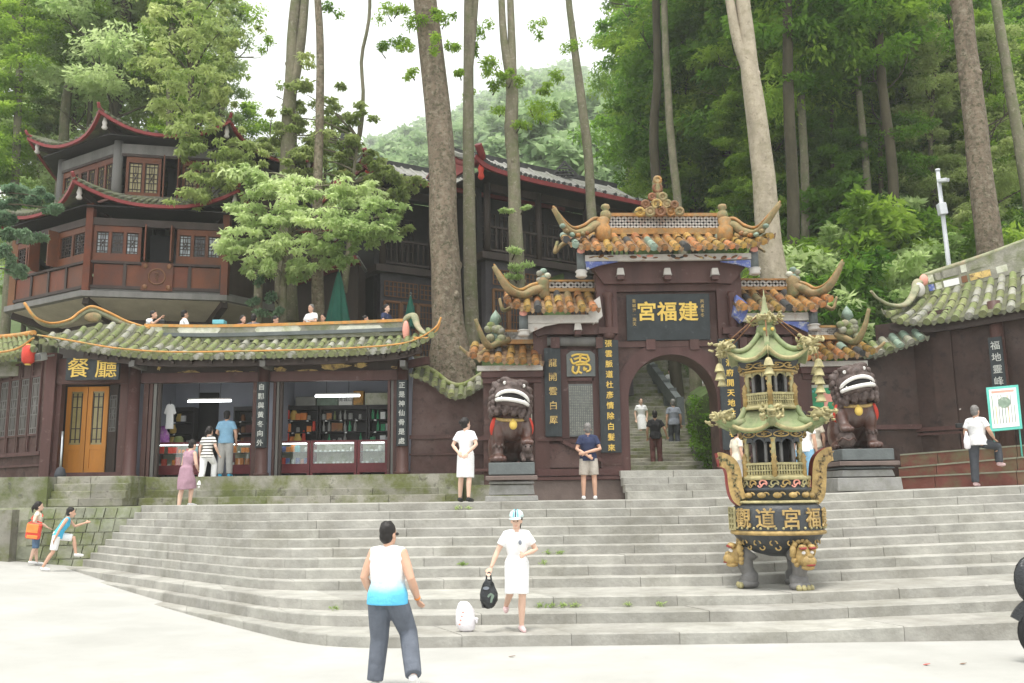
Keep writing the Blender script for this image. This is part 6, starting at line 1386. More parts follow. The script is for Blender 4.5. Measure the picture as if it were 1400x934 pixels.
def pattern_band(y, r, n=12):
    for k in range(n):
        a = rad(-105+360/n*(k+.5)); rr_ = r*kx*.9; c = BC+V((rr_*cos(a), rr_*sin(a), bzp(y))); mb = MB(); mb.tube([c+V((-sin(a)*.09*cos(t)*1.3, cos(a)*.09*cos(t)*1.3, .04*sin(t))) for t in np.linspace(0, 2*pi, 13)], .012, 5, False); mb.box(c, (.08, .02, .02), a+pi/2); mb.box(c, (.02, .02, .05), a+pi/2); obj('fret_ornament', mb, 'burner_gold', burner)
pattern_band(595.5, 51.5)
def pagoda_roof(ye, yt, re, rt, lift, nm):
    ze, zt_ = bzp(ye), bzp(yt); n = 10; vs = []; N = 6*n; rows = 5; path = []
    for k in range(6):
        a, b = rad(-105+60*k), rad(-105+60*(k+1)); A_, B_ = V((cos(a), sin(a), 0)), V((cos(b), sin(b), 0))
        for q in range(n):
            t = q/n; e = abs(2*t-1)**2.4; d = A_.lerp(B_, t)*(1+.05*e)
            for j in range(rows):
                v = j/(rows-1); r = lerp(re, rt, v**.8)*kx; z = lerp(ze+lift*e*(1-v)**2, zt_, v**1.5); p = BC+d*r; vs.append((p.x, p.y, z))
            path.append(BC+d*(re*kx)+V((0, 0, ze+lift*e)))
    m = len(vs); vs += [(x, y, z-.05) for x, y, z in vs]; fs = []
    for i in range(N):
        j = (i+1) % N
        for q in range(rows-1): fs += [(i*rows+q, j*rows+q, j*rows+q+1, i*rows+q+1), (m+i*rows+q, m+i*rows+q+1, m+j*rows+q+1, m+j*rows+q)]
        fs.append((i*rows, m+i*rows, m+j*rows, j*rows)); fs.append((i*rows+rows-1, j*rows+rows-1, m+j*rows+rows-1, m+i*rows+rows-1))
    mb = MB(); mb.add(vs, fs, True); rf = obj(nm, mb, 'verdigris', burner)
    mb = MB(); mb.tube(path+[path[0]], .028, 6, False); obj('eave_edge', mb, 'burner_cream', rf)
    for k in range(6):
        mb = MB(); pts = [V(vs[(k*n)*rows+j])+V((0, 0, .03)) for j in range(rows)]; mb.tube(smooth_path(pts, 10), .045, 6); obj('hip_ridge', mb, 'verdigris', rf)
    return rf, path[::n]
def dragon_head(c, d, s, nm='dragon_head'):
    mb = MB(); sd = V((-d.y, d.x, 0)); Z = V((0, 0, 1)); r_ = random.Random(int(c.x*1000)+int(c.z*977))
    mb.tube(smooth_path([c-d*.22*s, c-d*.08*s+Z*.05*s, c+d*.06*s+Z*.02*s, c+d*.18*s+Z*.05*s], 8), [.08*s, .09*s, .1*s, .1*s, .09*s, .085*s, .075*s, .065*s, .05*s], 8)
    mb.ell(c+d*.2*s+Z*.06*s, (.1*s, .1*s, .035*s), 8, 5); mb.ell(c+d*.17*s-Z*.05*s, (.09*s, .09*s, .025*s), 8, 5)
    for q in (-1, 1):
        mb.tube(smooth_path([c+sd*.05*s*q+Z*.06*s, c-d*.1*s+sd*.09*s*q+Z*.15*s, c-d*.2*s+sd*.12*s*q+Z*.17*s], 6), [.025*s]*6+[.01*s], 5)
        for k in range(9):
            a = r_.uniform(-.2, .25); p = c+d*a*s+sd*(q*r_.uniform(.05, .16)*s)+Z*r_.uniform(-.1, .13)*s
            mb.tube(smooth_path([p, p+sd*(q*.07*s)+Z*r_.uniform(-.04, .08)*s+d*r_.uniform(-.05, .05)*s, p+sd*(q*.09*s)+Z*r_.uniform(.0, .12)*s+d*r_.uniform(-.1, .1)*s], 5), [.03*s]*5+[.012*s], 5)
        mb.ell(c+d*.1*s+sd*.07*s*q+Z*.09*s, (.035*s, .035*s, .035*s), 6, 5)
    return obj(nm, mb, 'burner_cream', burner)
def bell(p, n=1):
    for k in range(n):
        q = p-V((0, 0, .13*k)); mb = MB(); mb.lathe([(.085, -.1), (.075, -.09), (.055, -.02), (.035, .02), (.012, .03)], 10, q); mb.tube([q, q+V((0, 0, .16))], .008, 4); obj('bell', mb, 'burner_cream', burner)
rf, cor = pagoda_roof(590, 561, 66, 40, .12, 'lower_roof')
for p in cor:
    d = V((p.x-BC.x, p.y-BC.y, 0)).normalized(); dragon_head(p+d*.12+V((0, 0, .08)), d, .7); mb = MB(); mb.tube(smooth_path([p-d*.25+V((0, 0, .02)), p+V((0, 0, -.02)), p+d*.22+V((0, 0, .05))], 8), [.08, .075, .07, .07, .06, .06, .05, .045, .03], 8); obj('corner_spout', mb, 'verdigris', burner)
bl_([(42, 562), (44, 561), (44, 558), (40, 557)], 'burner_cream', 'gallery_edge')
gallery(558, 511, 36, 41, 541, 1)
ring_band(512, 497, 39, 50, 'iron_black', 'cornice'); pattern_band(504, 46.5); bl_([(40, 512), (42, 511.5), (42, 510), (40, 509)], 'burner_gold', 'cornice_edge')
rf, cor = pagoda_roof(496, 459, 62, 11, .16, 'upper_roof')
for k, p in enumerate(cor):
    d = V((p.x-BC.x, p.y-BC.y, 0)).normalized(); (dragon_head(p+d*.05+V((0, 0, .06)), d, .66) if k else None); bell(p+d*.16-V((0, 0, .22)), 2 if k != 1 else 5); mb = MB(); mb.tube([p+d*.16+V((0, 0, .0)), p+d*.16-V((0, 0, .2))], .008, 4); obj('bell_chain', mb, 'burner_cream', burner)
    top = BC+V((0, 0, bzp(430))); mb = MB(); mb.tube([top+d*.1, p+d*-.02+V((0, 0, .16))], .011, 5); obj('stay_chain', mb, 'brown_wood', burner)
bl_([(9, 462), (13, 459), (15, 453), (13, 447), (9, 445)], 'verdigris', 'finial_bulb')
for k in range(5): dragon_head(BC+V((.17*cos(1.25*k-1.9), .17*sin(1.25*k-1.9), bzp(438))), V((cos(1.25*k-1.9), sin(1.25*k-1.9), 0)), .5, 'finial_scroll')
for q in (-1, 1):
    mb = MB(); mb.ell(BC+V((q*.06, -15*kx, bzp(452))), (.03, .02, .03), 8, 5); obj('finial_eye', mb, 'gold', burner)
bl_([(9, 446), (12, 440), (12, 434), (8, 429), (5, 424), (3.4, 416), (2.5, 410), (3.2, 408), (1.2, 404), (.4, 396)], 'verdigris', 'finial_spire')

# ================================================================== STONE LIONS
def lion(name, label, base, sc_, side, turn, roll_, group):
    """seated guardian lion facing the stairs; side=+1: raised paw at +x"""
    t = thing(name, label, 'lion statue', base, group, turn); t.scale = (sc_*.87, sc_*.95, sc_)
    s = side
    mb = MB()
    mb.tube([(0, .55, .38), (0, .3, .6), (0, .02, .85), (0, -.1, 1.1)], [.36, .4, .4, .33], 14); mb.ell((0, -.16, .86), (.38, .33, .42), 14, 10); mb.ell((0, .5, .3), (.38, .36, .32), 12, 8)
    # standing leg
    mb.tube([(-s*.3, -.2, .92), (-s*.34, -.24, .6), (-s*.34, -.28, .3), (-s*.34, -.3, .1)], [.19, .155, .12, .125], 12); mb.ell((-s*.34, -.42, .09), (.17, .2, .1), 12, 8); mb.ell((-s*.34, -.3, .62), (.15, .15, .22), 10, 8)
    for k in (-1.5, -.5, .5, 1.5): mb.ell((-s*.34+k*.085, -.57+.02*abs(k), .075), (.05, .09, .075), 8, 6)
    # raised leg
    mb.tube([(s*.3, -.2, .92), (s*.36, -.34, .66), (s*.33, -.46, .48)], [.19, .15, .125], 12); mb.ell((s*.33, -.54, .44), (.16, .17, .1), 12, 8)
    for k in (-1.5, -.5, .5, 1.5): mb.ell((s*.33+k*.08, -.67, .415), (.045, .08, .065), 8, 6)
    # haunches and hind paws, tail
    for q in (-1, 1):
        mb.ell((q*.36, .32, .36), (.19, .36, .36), 12, 8); mb.ell((q*.44, -.02, .09), (.13, .24, .09), 10, 6)
        for k in (-1, 0, 1): mb.ell((q*.44+k*.075, -.22, .065), (.045, .07, .06), 8, 5)
    mb.tube([(0, .85, .2), (.05, .95, .6), (0, .85, 1.0), (.03, .78, 1.2)], [.1, .13, .15, .05], 8)
    body = remesh(mb, 'body', .028, 3); me = body; obj('body', me, 'lion_bronze', t, True)
    # head: skull, brows, muzzle, ears
    H = V((0, -.2, 1.42)); R_ = Euler((-.22, roll_, 0)).to_matrix()
    hp = lambda x, y, z: H+R_ @ V((x, y, z))
    mb = MB(); E = lambda c, r: mb.ell(hp(*c), r, 14, 10, R_)
    E((0, .02, .05), (.44, .38, .36)); E((0, -.2, .13), (.36, .26, .22)); E((0, -.43, .12), (.16, .14, .11)); E((0, -.3, .0), (.38, .24, .13))
    for q in (-1, 1):
        E((q*.2, -.33, .25), (.17, .14, .08)); E((q*.09, -.47, .1), (.06, .06, .05)); E((q*.4, -.02, .2), (.11, .08, .12)); E((q*.46, -.02, .24), (.07, .05, .07)); E((q*.34, -.2, -.08), (.12, .2, .2)); E((q*.15, -.38, .16), (.1, .1, .06))
    E((0, -.24, -.27), (.36, .26, .1)); E((0, -.12, -.22), (.38, .28, .18)); E((0, .15, .2), (.4, .3, .28)); E((0, -.42, -.1+.1), (.3, .1, .05))
    hd = obj('head', remesh(mb, 'head', .024, 2), 'lion_mane', t, True)
    mb = MB(); mb.ell(hp(0, -.33, -.13), (.38, .2, .1), 16, 8, R_); obj('mouth', mb, 'mouth_black', hd, True)
    for zz_, up in ((-.03, 1), (-.23, -1)):      # lips and teeth
        mb = MB(); pts = [hp(.42*sin(a), -.19-.34*cos(a), zz_-(.15 if up > 0 else -.03)*(1-cos(a))) for a in np.linspace(-1.25, 1.25, 15)]; mb.tube(pts, [(.045, .05)]*15, 6); obj('lip', mb, 'white_enamel', hd, True)
        for k in (1, 7):
            a = lerp(-1.05, 1.05, k/8); p = hp(.4*sin(a), -.19-.33*cos(a), zz_-(.15 if up > 0 else -.03)*(1-cos(a))-.035*up); hgt = .085 if k in (1, 7) else .035; mb = MB(); mb.ell(p, (.026, .022, hgt), 7, 5, R_); obj('tooth', mb, 'white_enamel', hd, True)
    for q in (-1, 1):
        mb = MB(); mb.ell(hp(q*.23, -.41, .17), (.052, .04, .046), 10, 7, R_); ey = obj('eye', mb, 'white_enamel', hd, True); mb = MB(); mb.ell(hp(q*.235, -.446, .17), (.012, .01, .012), 8, 5); obj('pupil', mb, 'mouth_black', hd, True)
    # mane curls: spirals over crown, cheeks and neck
    rr_ = random.Random(5+side); mb = MB()
    for row, (zr, rr2, n) in enumerate(((.36, .2, 7), (.3, .34, 11), (.2, .44, 13), (.06, .49, 14), (-.1, .5, 14), (-.24, .5, 14), (-.36, .48, 14), (-.46, .45, 13))):
        for k in range(n):
            a = lerp(-.35, pi+.35, (k+.5*(row % 2))/n) if row < 4 else 2*pi*k/n
            if row >= 4 and sin(a) < -.55 and row < 6: continue
            p = hp(rr2*cos(a), rr2*sin(a)*.8+.02, zr); mb.ell(p, (.085, .085, .075), 8, 5)
    obj('mane', remesh(mb, 'mane', .022, 1), 'lion_mane', hd, True)
    mb = MB(); n_ = 13
    for k in range(n_): a = lerp(-pi*.92, -pi*.08, k/(n_-1)); mb.ell(hp(.42*cos(a), .12+.46*sin(a), -.33-.06*rr_.random()), (.06, .06, .13), 8, 5)
    obj('beard', remesh(mb, 'beard', .022, 1), 'lion_mane', hd, True)
    # collar, bell, ribbons, knob bracelet
    mb = MB(); pts = [(.44*cos(a), -.08+.42*sin(a), 1.0-.1*max(0, -sin(a))) for a in np.linspace(0, 2*pi, 29)]; mb.tube(pts, [(.04, .05)]*29, 8, False); obj('collar', mb, 'gold_worn' if False else 'burner_gold', t, True)
    mb = MB(); mb.ell((0, -.55, .8), (.1, .09, .105), 12, 8); mb.ell((0, -.52, .9), (.04, .04, .04), 8, 5); obj('collar_bell', mb, 'gold', t, True)
    for q in (-1, 1):
        mb = MB(); mb.tube(smooth_path([(q*.4, -.3, .96), (q*.47, -.3, .82), (q*.48, -.26, .7), (q*.44, -.2, .6)], 8), [(.07, .035)]*8+[(.03, .02)], 8); obj('ribbon', mb, 'vermilion', t, True)
    mb = MB()
    for k in range(8): mb.ell((-s*.34+.12*cos(k*pi/4), -.3+.12*sin(k*pi/4), .34+.03*(k % 2)), (.04, .04, .05), 6, 4)
    obj('leg_curl', mb, 'lion_mane', t, True)
    if side < 0:
        mb = MB(); mb.ell((s*.33, -.5, .2), (.22, .21, .2), 14, 10)
        b = obj('ball', mb, 'lion_mane', t, True); mb = MB(); mb.tube([(s*.33+.222*cos(a), -.5+.212*sin(a), .2+.03*sin(5*a)) for a in np.linspace(0, 2*pi, 25)], .02, 5, False); obj('ball_band', mb, 'lion_bronze', b, True)
    else:
        mb = MB(); mb.ell((s*.33, -.44, .14), (.17, .24, .13), 12, 8); mb.ell((s*.33, -.62, .3), (.14, .13, .13), 12, 8); mb.ell((s*.33, -.73, .27), (.08, .06, .06), 8, 6)
        for q in (-1, 1): mb.ell((s*.33+q*.12, -.58, .38), (.04, .04, .05), 8, 5); mb.tube([(s*.33+q*.1, -.6, .15), (s*.33+q*.1, -.66, .04)], [.06, .05], 8); mb.ell((s*.33+q*.1, -.7, .04), (.06, .08, .04), 8, 5)
        cb = obj('lion_cub', remesh(mb, 'cub', .02, 1), 'lion_mane', t, True)
        for q in (-1, 1): mb = MB(); mb.ell((s*.33+q*.06, -.74, .33), (.022, .02, .022), 7, 5); obj('eye', mb, 'mouth_black', cb, True)
    return t
def pedestal(lab, pts, Y, dep, group, d_):
    """stacked block pedestal from pixel rows: (x0, y0, x1, y1, material)"""
    t = None
    for i, (x0, y0, x1, y1, mt_, tp) in enumerate(pts):
        a, b = P(x0, y1, Y), P(x1, y0, Y)
        if t is None: t = thing('lion_pedestal', lab, 'pedestal', (lerp(a.x, b.x, .5), Y+dep/2, 1.76), group)
        ex = d_[i]; mb = MB(); c = V(((a.x+b.x)/2, Y+dep/2, (a.z+b.z)/2)); w_, h_ = b.x-a.x, b.z-a.z
        mb.box(c, (w_, dep+ex*2, h_), None, tp); obj('pedestal_block', mb, mt_, t, bevel=.012)
    return t
YL = 19.4
pedestal('dark topped stone pedestal under the lion beside the woman in white', [(668, 632, 731, 649.5, 'pedestal_dark', 1), (664, 650, 735, 657, 'pedestal_brown', 1), (668, 657.5, 731, 662, 'pedestal_stone', .96), (668, 662.5, 731, 677, 'pedestal_stone', .94), (663, 677.5, 736, 686, 'pedestal_stone', .98)], YL, 1.45, 'lion pedestals', [0, .06, 0, -.02, .08])
pl_ = P(697, 632, YL)
lion('guardian_lion', 'guardian lion with its paw on a cub, beside the woman in the white dress', (pl_.x+.02, YL+.72, pl_.z), 1.0, 1, .12, .14, 'guardian lions')
YL2 = 19.6
pedestal('dark topped stone pedestal under the lion behind the burner', [(1152, 613, 1222, 629.5, 'pedestal_dark', 1), (1147, 630, 1229, 637, 'pedestal_brown', 1), (1152, 637.5, 1224, 641, 'pedestal_dark', .96), (1152, 641.5, 1224, 652, 'pedestal_stone', .94), (1144, 652.5, 1232, 672, 'pedestal_stone', .97)], YL2, 1.5, 'lion pedestals', [0, .06, 0, -.02, .08])
pl_ = P(1186, 613, YL2)
lion('guardian_lion', 'guardian lion with its paw on a ball, beside the incense burner', (pl_.x, YL2+.72, pl_.z), 1.02, -1, -.1, -.16, 'guardian lions')
# ================================================================== TREES
def leaves(clumps, size, seed=1, shell=.45, droop=.25, up=1.0):
    """many small leaf faces spread through clumps: (centre, radii, count); returns a mesh"""
    g = np.random.default_rng(seed); VS = []
    for c, r, n in clumps:
        n = int(n); d = g.normal(size=(n, 3)); d /= np.linalg.norm(d, axis=1)[:, None]; k = g.random(n)**shell
        p = np.array(c)+d*np.array(r)*k[:, None]
        out = d*np.array([1, 1, .25])+g.normal(size=(n, 3))*.55; out[:, 2] -= droop+.5*g.random(n)*droop; out /= np.linalg.norm(out, axis=1)[:, None]
        nr = g.normal(size=(n, 3))*.6; nr[:, 2] += up; sd = np.cross(out, nr); sd /= (np.linalg.norm(sd, axis=1)[:, None]+1e-9)
        s = size*(.6+.8*g.random(n))[:, None]
        VS.append(np.stack([p-out*s*.5, p+sd*s*.22, p+out*s*.62, p-sd*s*.22], 1).reshape(-1, 3))
    v = np.concatenate(VS); nq = len(v)//4
    me = bpy.data.meshes.new('crown'); me.vertices.add(len(v)); me.vertices.foreach_set('co', v.astype(np.float32).ravel())
    me.loops.add(nq*4); me.loops.foreach_set('vertex_index', np.arange(nq*4, dtype=np.int32)); me.polygons.add(nq)
    me.polygons.foreach_set('loop_start', np.arange(nq, dtype=np.int32)*4); me.update(calc_edges=True); return me
def bough_clumps(seed, H, R, nb, n, flat=.3, z0=0.0, conic=.4):
    """layered sprays set round a stem of height H"""
    g = random.Random(seed); o = []
    for k in range(nb):
        f = (k+g.random())/nb; z = z0+H*f; rr_ = R*(1-conic*f)*g.uniform(.45, 1.0); a = g.uniform(0, 2*pi)
        tipr = R*g.uniform(.2, .36)
        for q in range(3):
            k2 = (q+1)/3; o.append(((rr_*k2*cos(a+.2*q), rr_*k2*sin(a+.2*q), z-.12*rr_*k2*k2+g.uniform(-.2, .2)), (tipr*(1.1-.2*q), tipr*(1.1-.2*q), tipr*flat*g.uniform(.7, 1.3)), n/(nb*3)))
    return o
CM = {
 'layer_a': leaves(bough_clumps(1, 13, 4.4, 34, 17000, .28), .27, 1),
 'layer_b': leaves(bough_clumps(2, 15, 3.8, 40, 18000, .34, conic=.55), .26, 2),
 'layer_c': leaves(bough_clumps(3, 10, 5.0, 26, 15000, .26, conic=.2), .27, 3),
 'dense': leaves(bough_clumps(4, 9, 4.0, 44, 16000, .6, conic=.5), .27, 4, .4),
 'drape': leaves(bough_clumps(5, 14, 3.2, 46, 17000, .7, conic=.5), .24, 5, .5, .8),
 'bush': leaves(bough_clumps(6, 2.0, 1.5, 18, 5200, .5, .2, .3), .17, 6),
 'far': leaves(bough_clumps(7, 6, 3.2, 24, 1100, .8, conic=.6), .85, 7),
}
def limb_pts(p, d, L, r, g, mb, depth=0):
    pts = [p]; dd = V(d)
    for k in range(4): dd = (dd+V((g.uniform(-.25, .25), g.uniform(-.25, .25), g.uniform(-.1, .2)))).normalized(); pts.append(pts[-1]+dd*L/4)
    mb.tube(pts, [lerp(r, r*.3, k/4) for k in range(5)], 5)
    if depth < 1:
        for k in (2, 3): limb_pts(pts[k], (dd+V((g.uniform(-.8, .8), g.uniform(-.8, .8), .1))).normalized(), L*.55, r*.5, g, mb, depth+1)
def tree(kind, label, path, mat, crown=None, cz=None, csc=1.0, leaf='leaf_mid', group=None, limbs=6, seed=0, forks=(), n=10, name='tree', crot=None):
    if group == 'tall trunks rising between the buildings': csc *= .62
    """path: (point, radius) up the stem"""
    g = random.Random(seed*31+5); base = path[0][0]; t = thing(name, label, 'tree', base, group)
    mb = MB(); P_ = smooth_path([p for p, r in path], 18); rs = []
    for i in range(19):
        f = i/18*(len(path)-1); k = min(int(f), len(path)-2); rs.append(lerp(path[k][1], path[k+1][1], f-k))
    P2 = [p+V((noise.noise(p*.6+V((seed, 0, 0)))*r*.25, noise.noise(p*.6+V((0, seed, 9)))*r*.25, 0)) for p, r in zip(P_, rs)]
    mb.tube(P2, rs, n)
    for fp in forks: q = smooth_path([p for p, r in fp], 10); mb.tube(q, [lerp(fp[0][1], fp[-1][1], i/10) for i in range(11)], n)
    top = P2[-1]
    if crown or limbs:
        for k in range(limbs):
            i = g.randint(9, 18); limb_pts(P2[i], V((g.uniform(-1, 1), g.uniform(-1, 1), .35)).normalized(), g.uniform(1.6, 3.4)*csc, rs[i]*.35+.02, g, mb)
    # bark knots
    for k in range(5):
        i = g.randint(2, 16); a = g.uniform(0, 6.28); mb.ell(P2[i]+V((cos(a)*rs[i]*.85, sin(a)*rs[i]*.85, 0)), (rs[i]*.3, rs[i]*.3, rs[i]*.4), 7, 5)
    obj('trunk', mb, mat, t)
    if crown:
        me = CM[crown]
        o = bpy.data.objects.new('crown', me); col.objects.link(o); o.parent = t
        if not me.materials: me.materials.append(MATS[leaf])
        o.material_slots[0].link = 'OBJECT'; o.material_slots[0].material = MATS[leaf]
        zc = cz if cz is not None else (top.z-base.z)*.4; i = min(18, max(0, int(18*zc/max(.1, top.z-base.z)))); c = P2[i]
        o.location = (c.x-base.x, c.y-base.y, zc); o.rotation_euler = (0, 0, g.uniform(0, 6.28) if crot is None else crot); o.scale = (csc, csc, csc*g.uniform(.92, 1.1))
    return t
def px_path(pts, Y, base_z=None):
    """pixels (x, y, width) from base to top at distance Y"""
    o = []
    for x, y, w_ in pts: p = P(x, y, Y); o.append((p, w_/1250*Y*.52))
    if base_z is not None:
        p, r = o[0]; o.insert(0, (V((p.x, p.y, base_z)), r*1.15))
    return o
def hz(x, Y): return hill_z(x, Y)-.3
# --- the big individual trunks
big = 'tall trunks rising between the buildings'
tree('x', 'huge straight grey brown trunk rising just behind the shop roof, thickest of all', px_path([(622, 560, 76), (613, 490, 58), (610, 440, 42), (607, 330, 39), (604, 230, 37), (594, 100, 35), (580, -10, 33), (560, -200, 28)], 25.9), 'bark_brown', 'layer_b', 17, 1.1, 'leaf_mid', big, 0, 1, n=18)
tree('x', 'slim pale trunk standing directly beside the thickest trunk', px_path([(648, 500, 26), (645, 440, 19), (642, 300, 17), (640, 150, 15), (641, -10, 13), (640, -150, 10)], 27.5), 'bark_grey', None, 17.5, .8, 'leaf_olive', big, 0, 2, forks=[px_path([(640, 110, 12), (646, 50, 10), (652, -20, 8)], 27.5)], n=14)
tree('x', 'twin stemmed grey trunk in front of the main hall gable', px_path([(712, 420, 24), (707, 370, 21), (703, 250, 17), (700, 180, 19), (699, 120, 17), (689, 60, 11), (685, -20, 9), (684, -140, 7)], 27.5), 'bark_grey', None, 17, .8, 'leaf_mid', big, 0, 3, forks=[px_path([(700, 125, 14), (700, 70, 12), (697, -20, 9)], 27.5)], n=14)
tree('x', 'slightly curved slim trunk between the hall roof and the gate roof', px_path([(812, 330, 15), (808, 270, 13), (802, 190, 13), (792, 110, 12), (784, 50, 10), (777, -10, 9), (772, -100, 8)], 31.0), 'bark_grey', 'layer_a', 19, .9, 'leaf_mid', big, 0, 4, n=12)
tree('x', 'very pale smooth forked trunk rising behind the right shoulder of the gate', px_path([(1062, 420, 40), (1055, 370, 36), (1044, 240, 31), (1030, 130, 27), (1022, 60, 22), (1014, -10, 20), (1005, -150, 16)], 25.6), 'bark_pale', 'layer_b', 17, 1.0, 'leaf_mid', big, 0, 5, forks=[px_path([(1028, 110, 17), (1008, 55, 13), (996, -10, 12)], 25.6)], n=16)
tree('x', 'thick straight grey trunk behind the white lamp pole at the right', px_path([(1364, 400, 36), (1352, 340, 34), (1337, 200, 31), (1323, 80, 28), (1312, -10, 27), (1300, -150, 22)], 24.8), 'bark_brown', 'layer_b', 17, 1.0, 'leaf_deep', big, 0, 6, n=16)
tree('x', 'slim leaning trunk at the far right edge behind the thick one', px_path([(1420, 340, 20), (1402, 250, 16), (1382, 130, 14), (1366, 30, 13), (1355, -40, 12)], 29), 'bark_grey', 'layer_a', 16, .8, 'leaf_mid', big, 0, 7, n=12)
tree('x', 'dark double trunk left of the sky gap behind the bright green tree', px_path([(390, 440, 32), (391, 330, 27), (393, 220, 22), (397, 120, 18), (402, 30, 15), (406, -20, 14), (408, -150, 12)], 29.5), 'bark_grey', None, 20, .9, 'leaf_olive', big, 0, 8, forks=[px_path([(396, 140, 15), (410, 70, 14), (417, 0, 12), (420, -60, 10)], 29.5)], n=14)
tree('x', 'slim upright trunk in front of the slate wall beside the green umbrella', px_path([(436, 442, 18), (434, 400, 17), (433, 300, 14), (437, 180, 12), (438, 60, 11), (434, -10, 10), (432, -120, 9)], 28.5), 'bark_brown', None, 20, .7, 'leaf_olive', big, 0, 9, n=12)
tree('x', 'thin crooked leaning stem against the white sky left of the thickest trunk', px_path([(470, 265, 9), (482, 215, 9), (492, 180, 7), (497, 130, 5), (494, 80, 5), (504, 30, 5), (505, -20, 5), (500, -100, 4)], 30), 'bark_grey', None, None, 1, 'leaf_mid', big, 0, 10, forks=[px_path([(478, 232, 6), (466, 205, 5), (455, 180, 4), (452, 165, 3)], 30)], n=8)
tree('x', 'ivy wrapped thin trunk beneath the bright green tree beside the pavilion', px_path([(353, 442, 13), (353, 400, 12), (356, 340, 11), (360, 290, 9)], 27.6), 'bark_grey', None, None, 1, 'leaf_mid', big, 0, 11, n=10)
tree('x', 'forked dark trunk rising behind the pavilion roof', px_path([(157, 170, 16), (159, 130, 16), (161, 90, 17), (158, 40, 11), (156, -10, 10), (155, -100, 8)], 40, hz(-17, 40)), 'bark_dark', 'layer_a', 17, .8, 'leaf_mid', big, 4, 12, forks=[px_path([(161, 92, 13), (170, 50, 9), (178, -10, 9)], 40)], n=12)
tree('x', 'grey trunk left of the forked one behind the pavilion', px_path([(88, 175, 13), (94, 120, 12), (99, 50, 11), (105, -20, 10), (108, -100, 9)], 40, hz(-19, 40)), 'bark_grey', 'layer_c', 17, .9, 'leaf_olive', big, 4, 13, n=12)
for k, (x, y0, x2, w_, Y, lab) in enumerate(((16, 330, 32, 10, 38, 'pale thin trunk at the far left edge of the wood'), (52, 330, 60, 8, 44, 'thin grey trunk between the far left trunks'), (232, 300, 236, 12, 37, 'shadowed trunk inside the olive foliage right of the pavilion'), (300, 330, 306, 9, 39, 'thin trunk between the pavilion and the double trunk'))):
    tree('x', lab, px_path([(x, y0, w_*1.2), (lerp(x, x2, .5), y0/2, w_), (x2, -20, w_*.8), (x2+3, -120, w_*.6)], Y, hz(P(x, 300, Y).x, Y)), 'bark_grey', 'layer_b', 10, .95, ['leaf_mid', 'leaf_olive', 'leaf_mid', 'leaf_bright'][k], big, 5, 20+k, n=10)
rt = [(1006, 330, 998, 7, 50, 'bark_dark', 'thin dark stem behind the gate roof'), (1087, 420, 1076, 17, 31, 'bark_dark', 'dark thick trunk just right of the pale forked one'), (1103, 420, 1092, 12, 33, 'bark_grey', 'grey trunk touching the dark thick one'), (1195, 420, 1168, 10, 33, 'bark_grey', 'slim trunk by the pole'), (1228, 380, 1200, 14, 32, 'bark_dark', 'dark straight trunk nearest the lamp pole'), (1290, 330, 1262, 9, 37, 'bark_dark', 'thin dark stem between the lamp pole and the thick trunk'), (960, 330, 955, 8, 55, 'bark_dark', 'thin dark stem far back above the middle of the gate'), (1140, 360, 1128, 9, 40, 'bark_dark', 'thin dark stem deep in the wood right of the gate'), (860, 260, 858, 9, 60, 'bark_grey', 'thin grey stem far back over the hall ridge end')]
for k, (x, y0, x2, w_, Y, mt_, lab) in enumerate(rt):
    b = P(x, y0, Y); tree('x', lab, px_path([(x, y0, w_*1.1), (lerp(x, x2, .4)+2, y0*.6, w_), (lerp(x, x2, .8)-1, y0*.25, w_*.9), (x2, -20, w_*.8), (x2-3, -150, w_*.6)], Y, min(hz(b.x, Y), b.z-.5)), mt_, ['layer_a', 'layer_b', 'drape'][k % 3], [9, 10, 8][k % 3]-.0, .9, ['leaf_mid', 'leaf_deep', 'leaf_mid', 'leaf_deep'][k % 4], 'slim trunks of the wood behind the gate', 0, 40+k, n=10)
# --- wood behind: whole trees with crowns
MARK = [(30, 'far left edge'), (97, 'grey trunk by the pavilion'), (160, 'forked dark trunk'), (235, 'pavilion eave'), (300, 'cedar beside the pavilion'), (395, 'dark double trunk'), (470, 'crooked leaning stem'), (600, 'thickest trunk'), (700, 'twin stemmed trunk'), (790, 'slim curved trunk'), (850, 'hall ridge end'), (905, 'gate roof ornament'), (960, 'gate ridge'), (1030, 'pale forked trunk'), (1090, 'dark thick trunk'), (1145, 'gate horn'), (1200, 'slim trunk by the pole'), (1245, 'right ridge horn'), (1290, 'white pole'), (1340, 'thick grey trunk'), (1390, 'leaning trunk')]
TONE = {'leaf_mid': 'mid green', 'leaf_bright': 'bright yellow green', 'leaf_deep': 'deep green', 'leaf_olive': 'olive green', 'leaf_blue': 'blue green'}
def where(what, px, py, Y, leaf):
    return '%s %s %s behind the %s' % (TONE[leaf], what, 'high' if py < 70 else 'midway' if py < 190 else 'low', min(MARK, key=lambda q: abs(q[0]-px))[1])+(', far back' if Y > 46 else '')
def wood(n, box, seed, grp, leafs, labs_, smin=.8, smax=1.25, kinds=('layer_a', 'layer_b', 'layer_c', 'drape', 'dense')):
    g = random.Random(seed)
    for k in range(n):
        px, py, Y = g.uniform(*box[0]), g.uniform(*box[1]), g.uniform(*box[2]); p = P(px, py, Y); gz = hz(p.x, Y); s = g.uniform(smin, smax)
        base = V((p.x, p.y, gz)); H = max(5, p.z-gz+9*s)
        tree('x', where(labs_[0], px, py, Y, leafs[k % len(leafs)]), [(base, .22*s), (base+V((g.uniform(-.3, .3), 0, H*.5)), .17*s), (base+V((g.uniform(-.5, .5), 0, H)), .06)], 'bark_dark', kinds[k % len(kinds)], max(1.0, p.z-gz-5*s), s, leafs[k % len(leafs)], grp, 6, 100+seed*50+k, n=8)
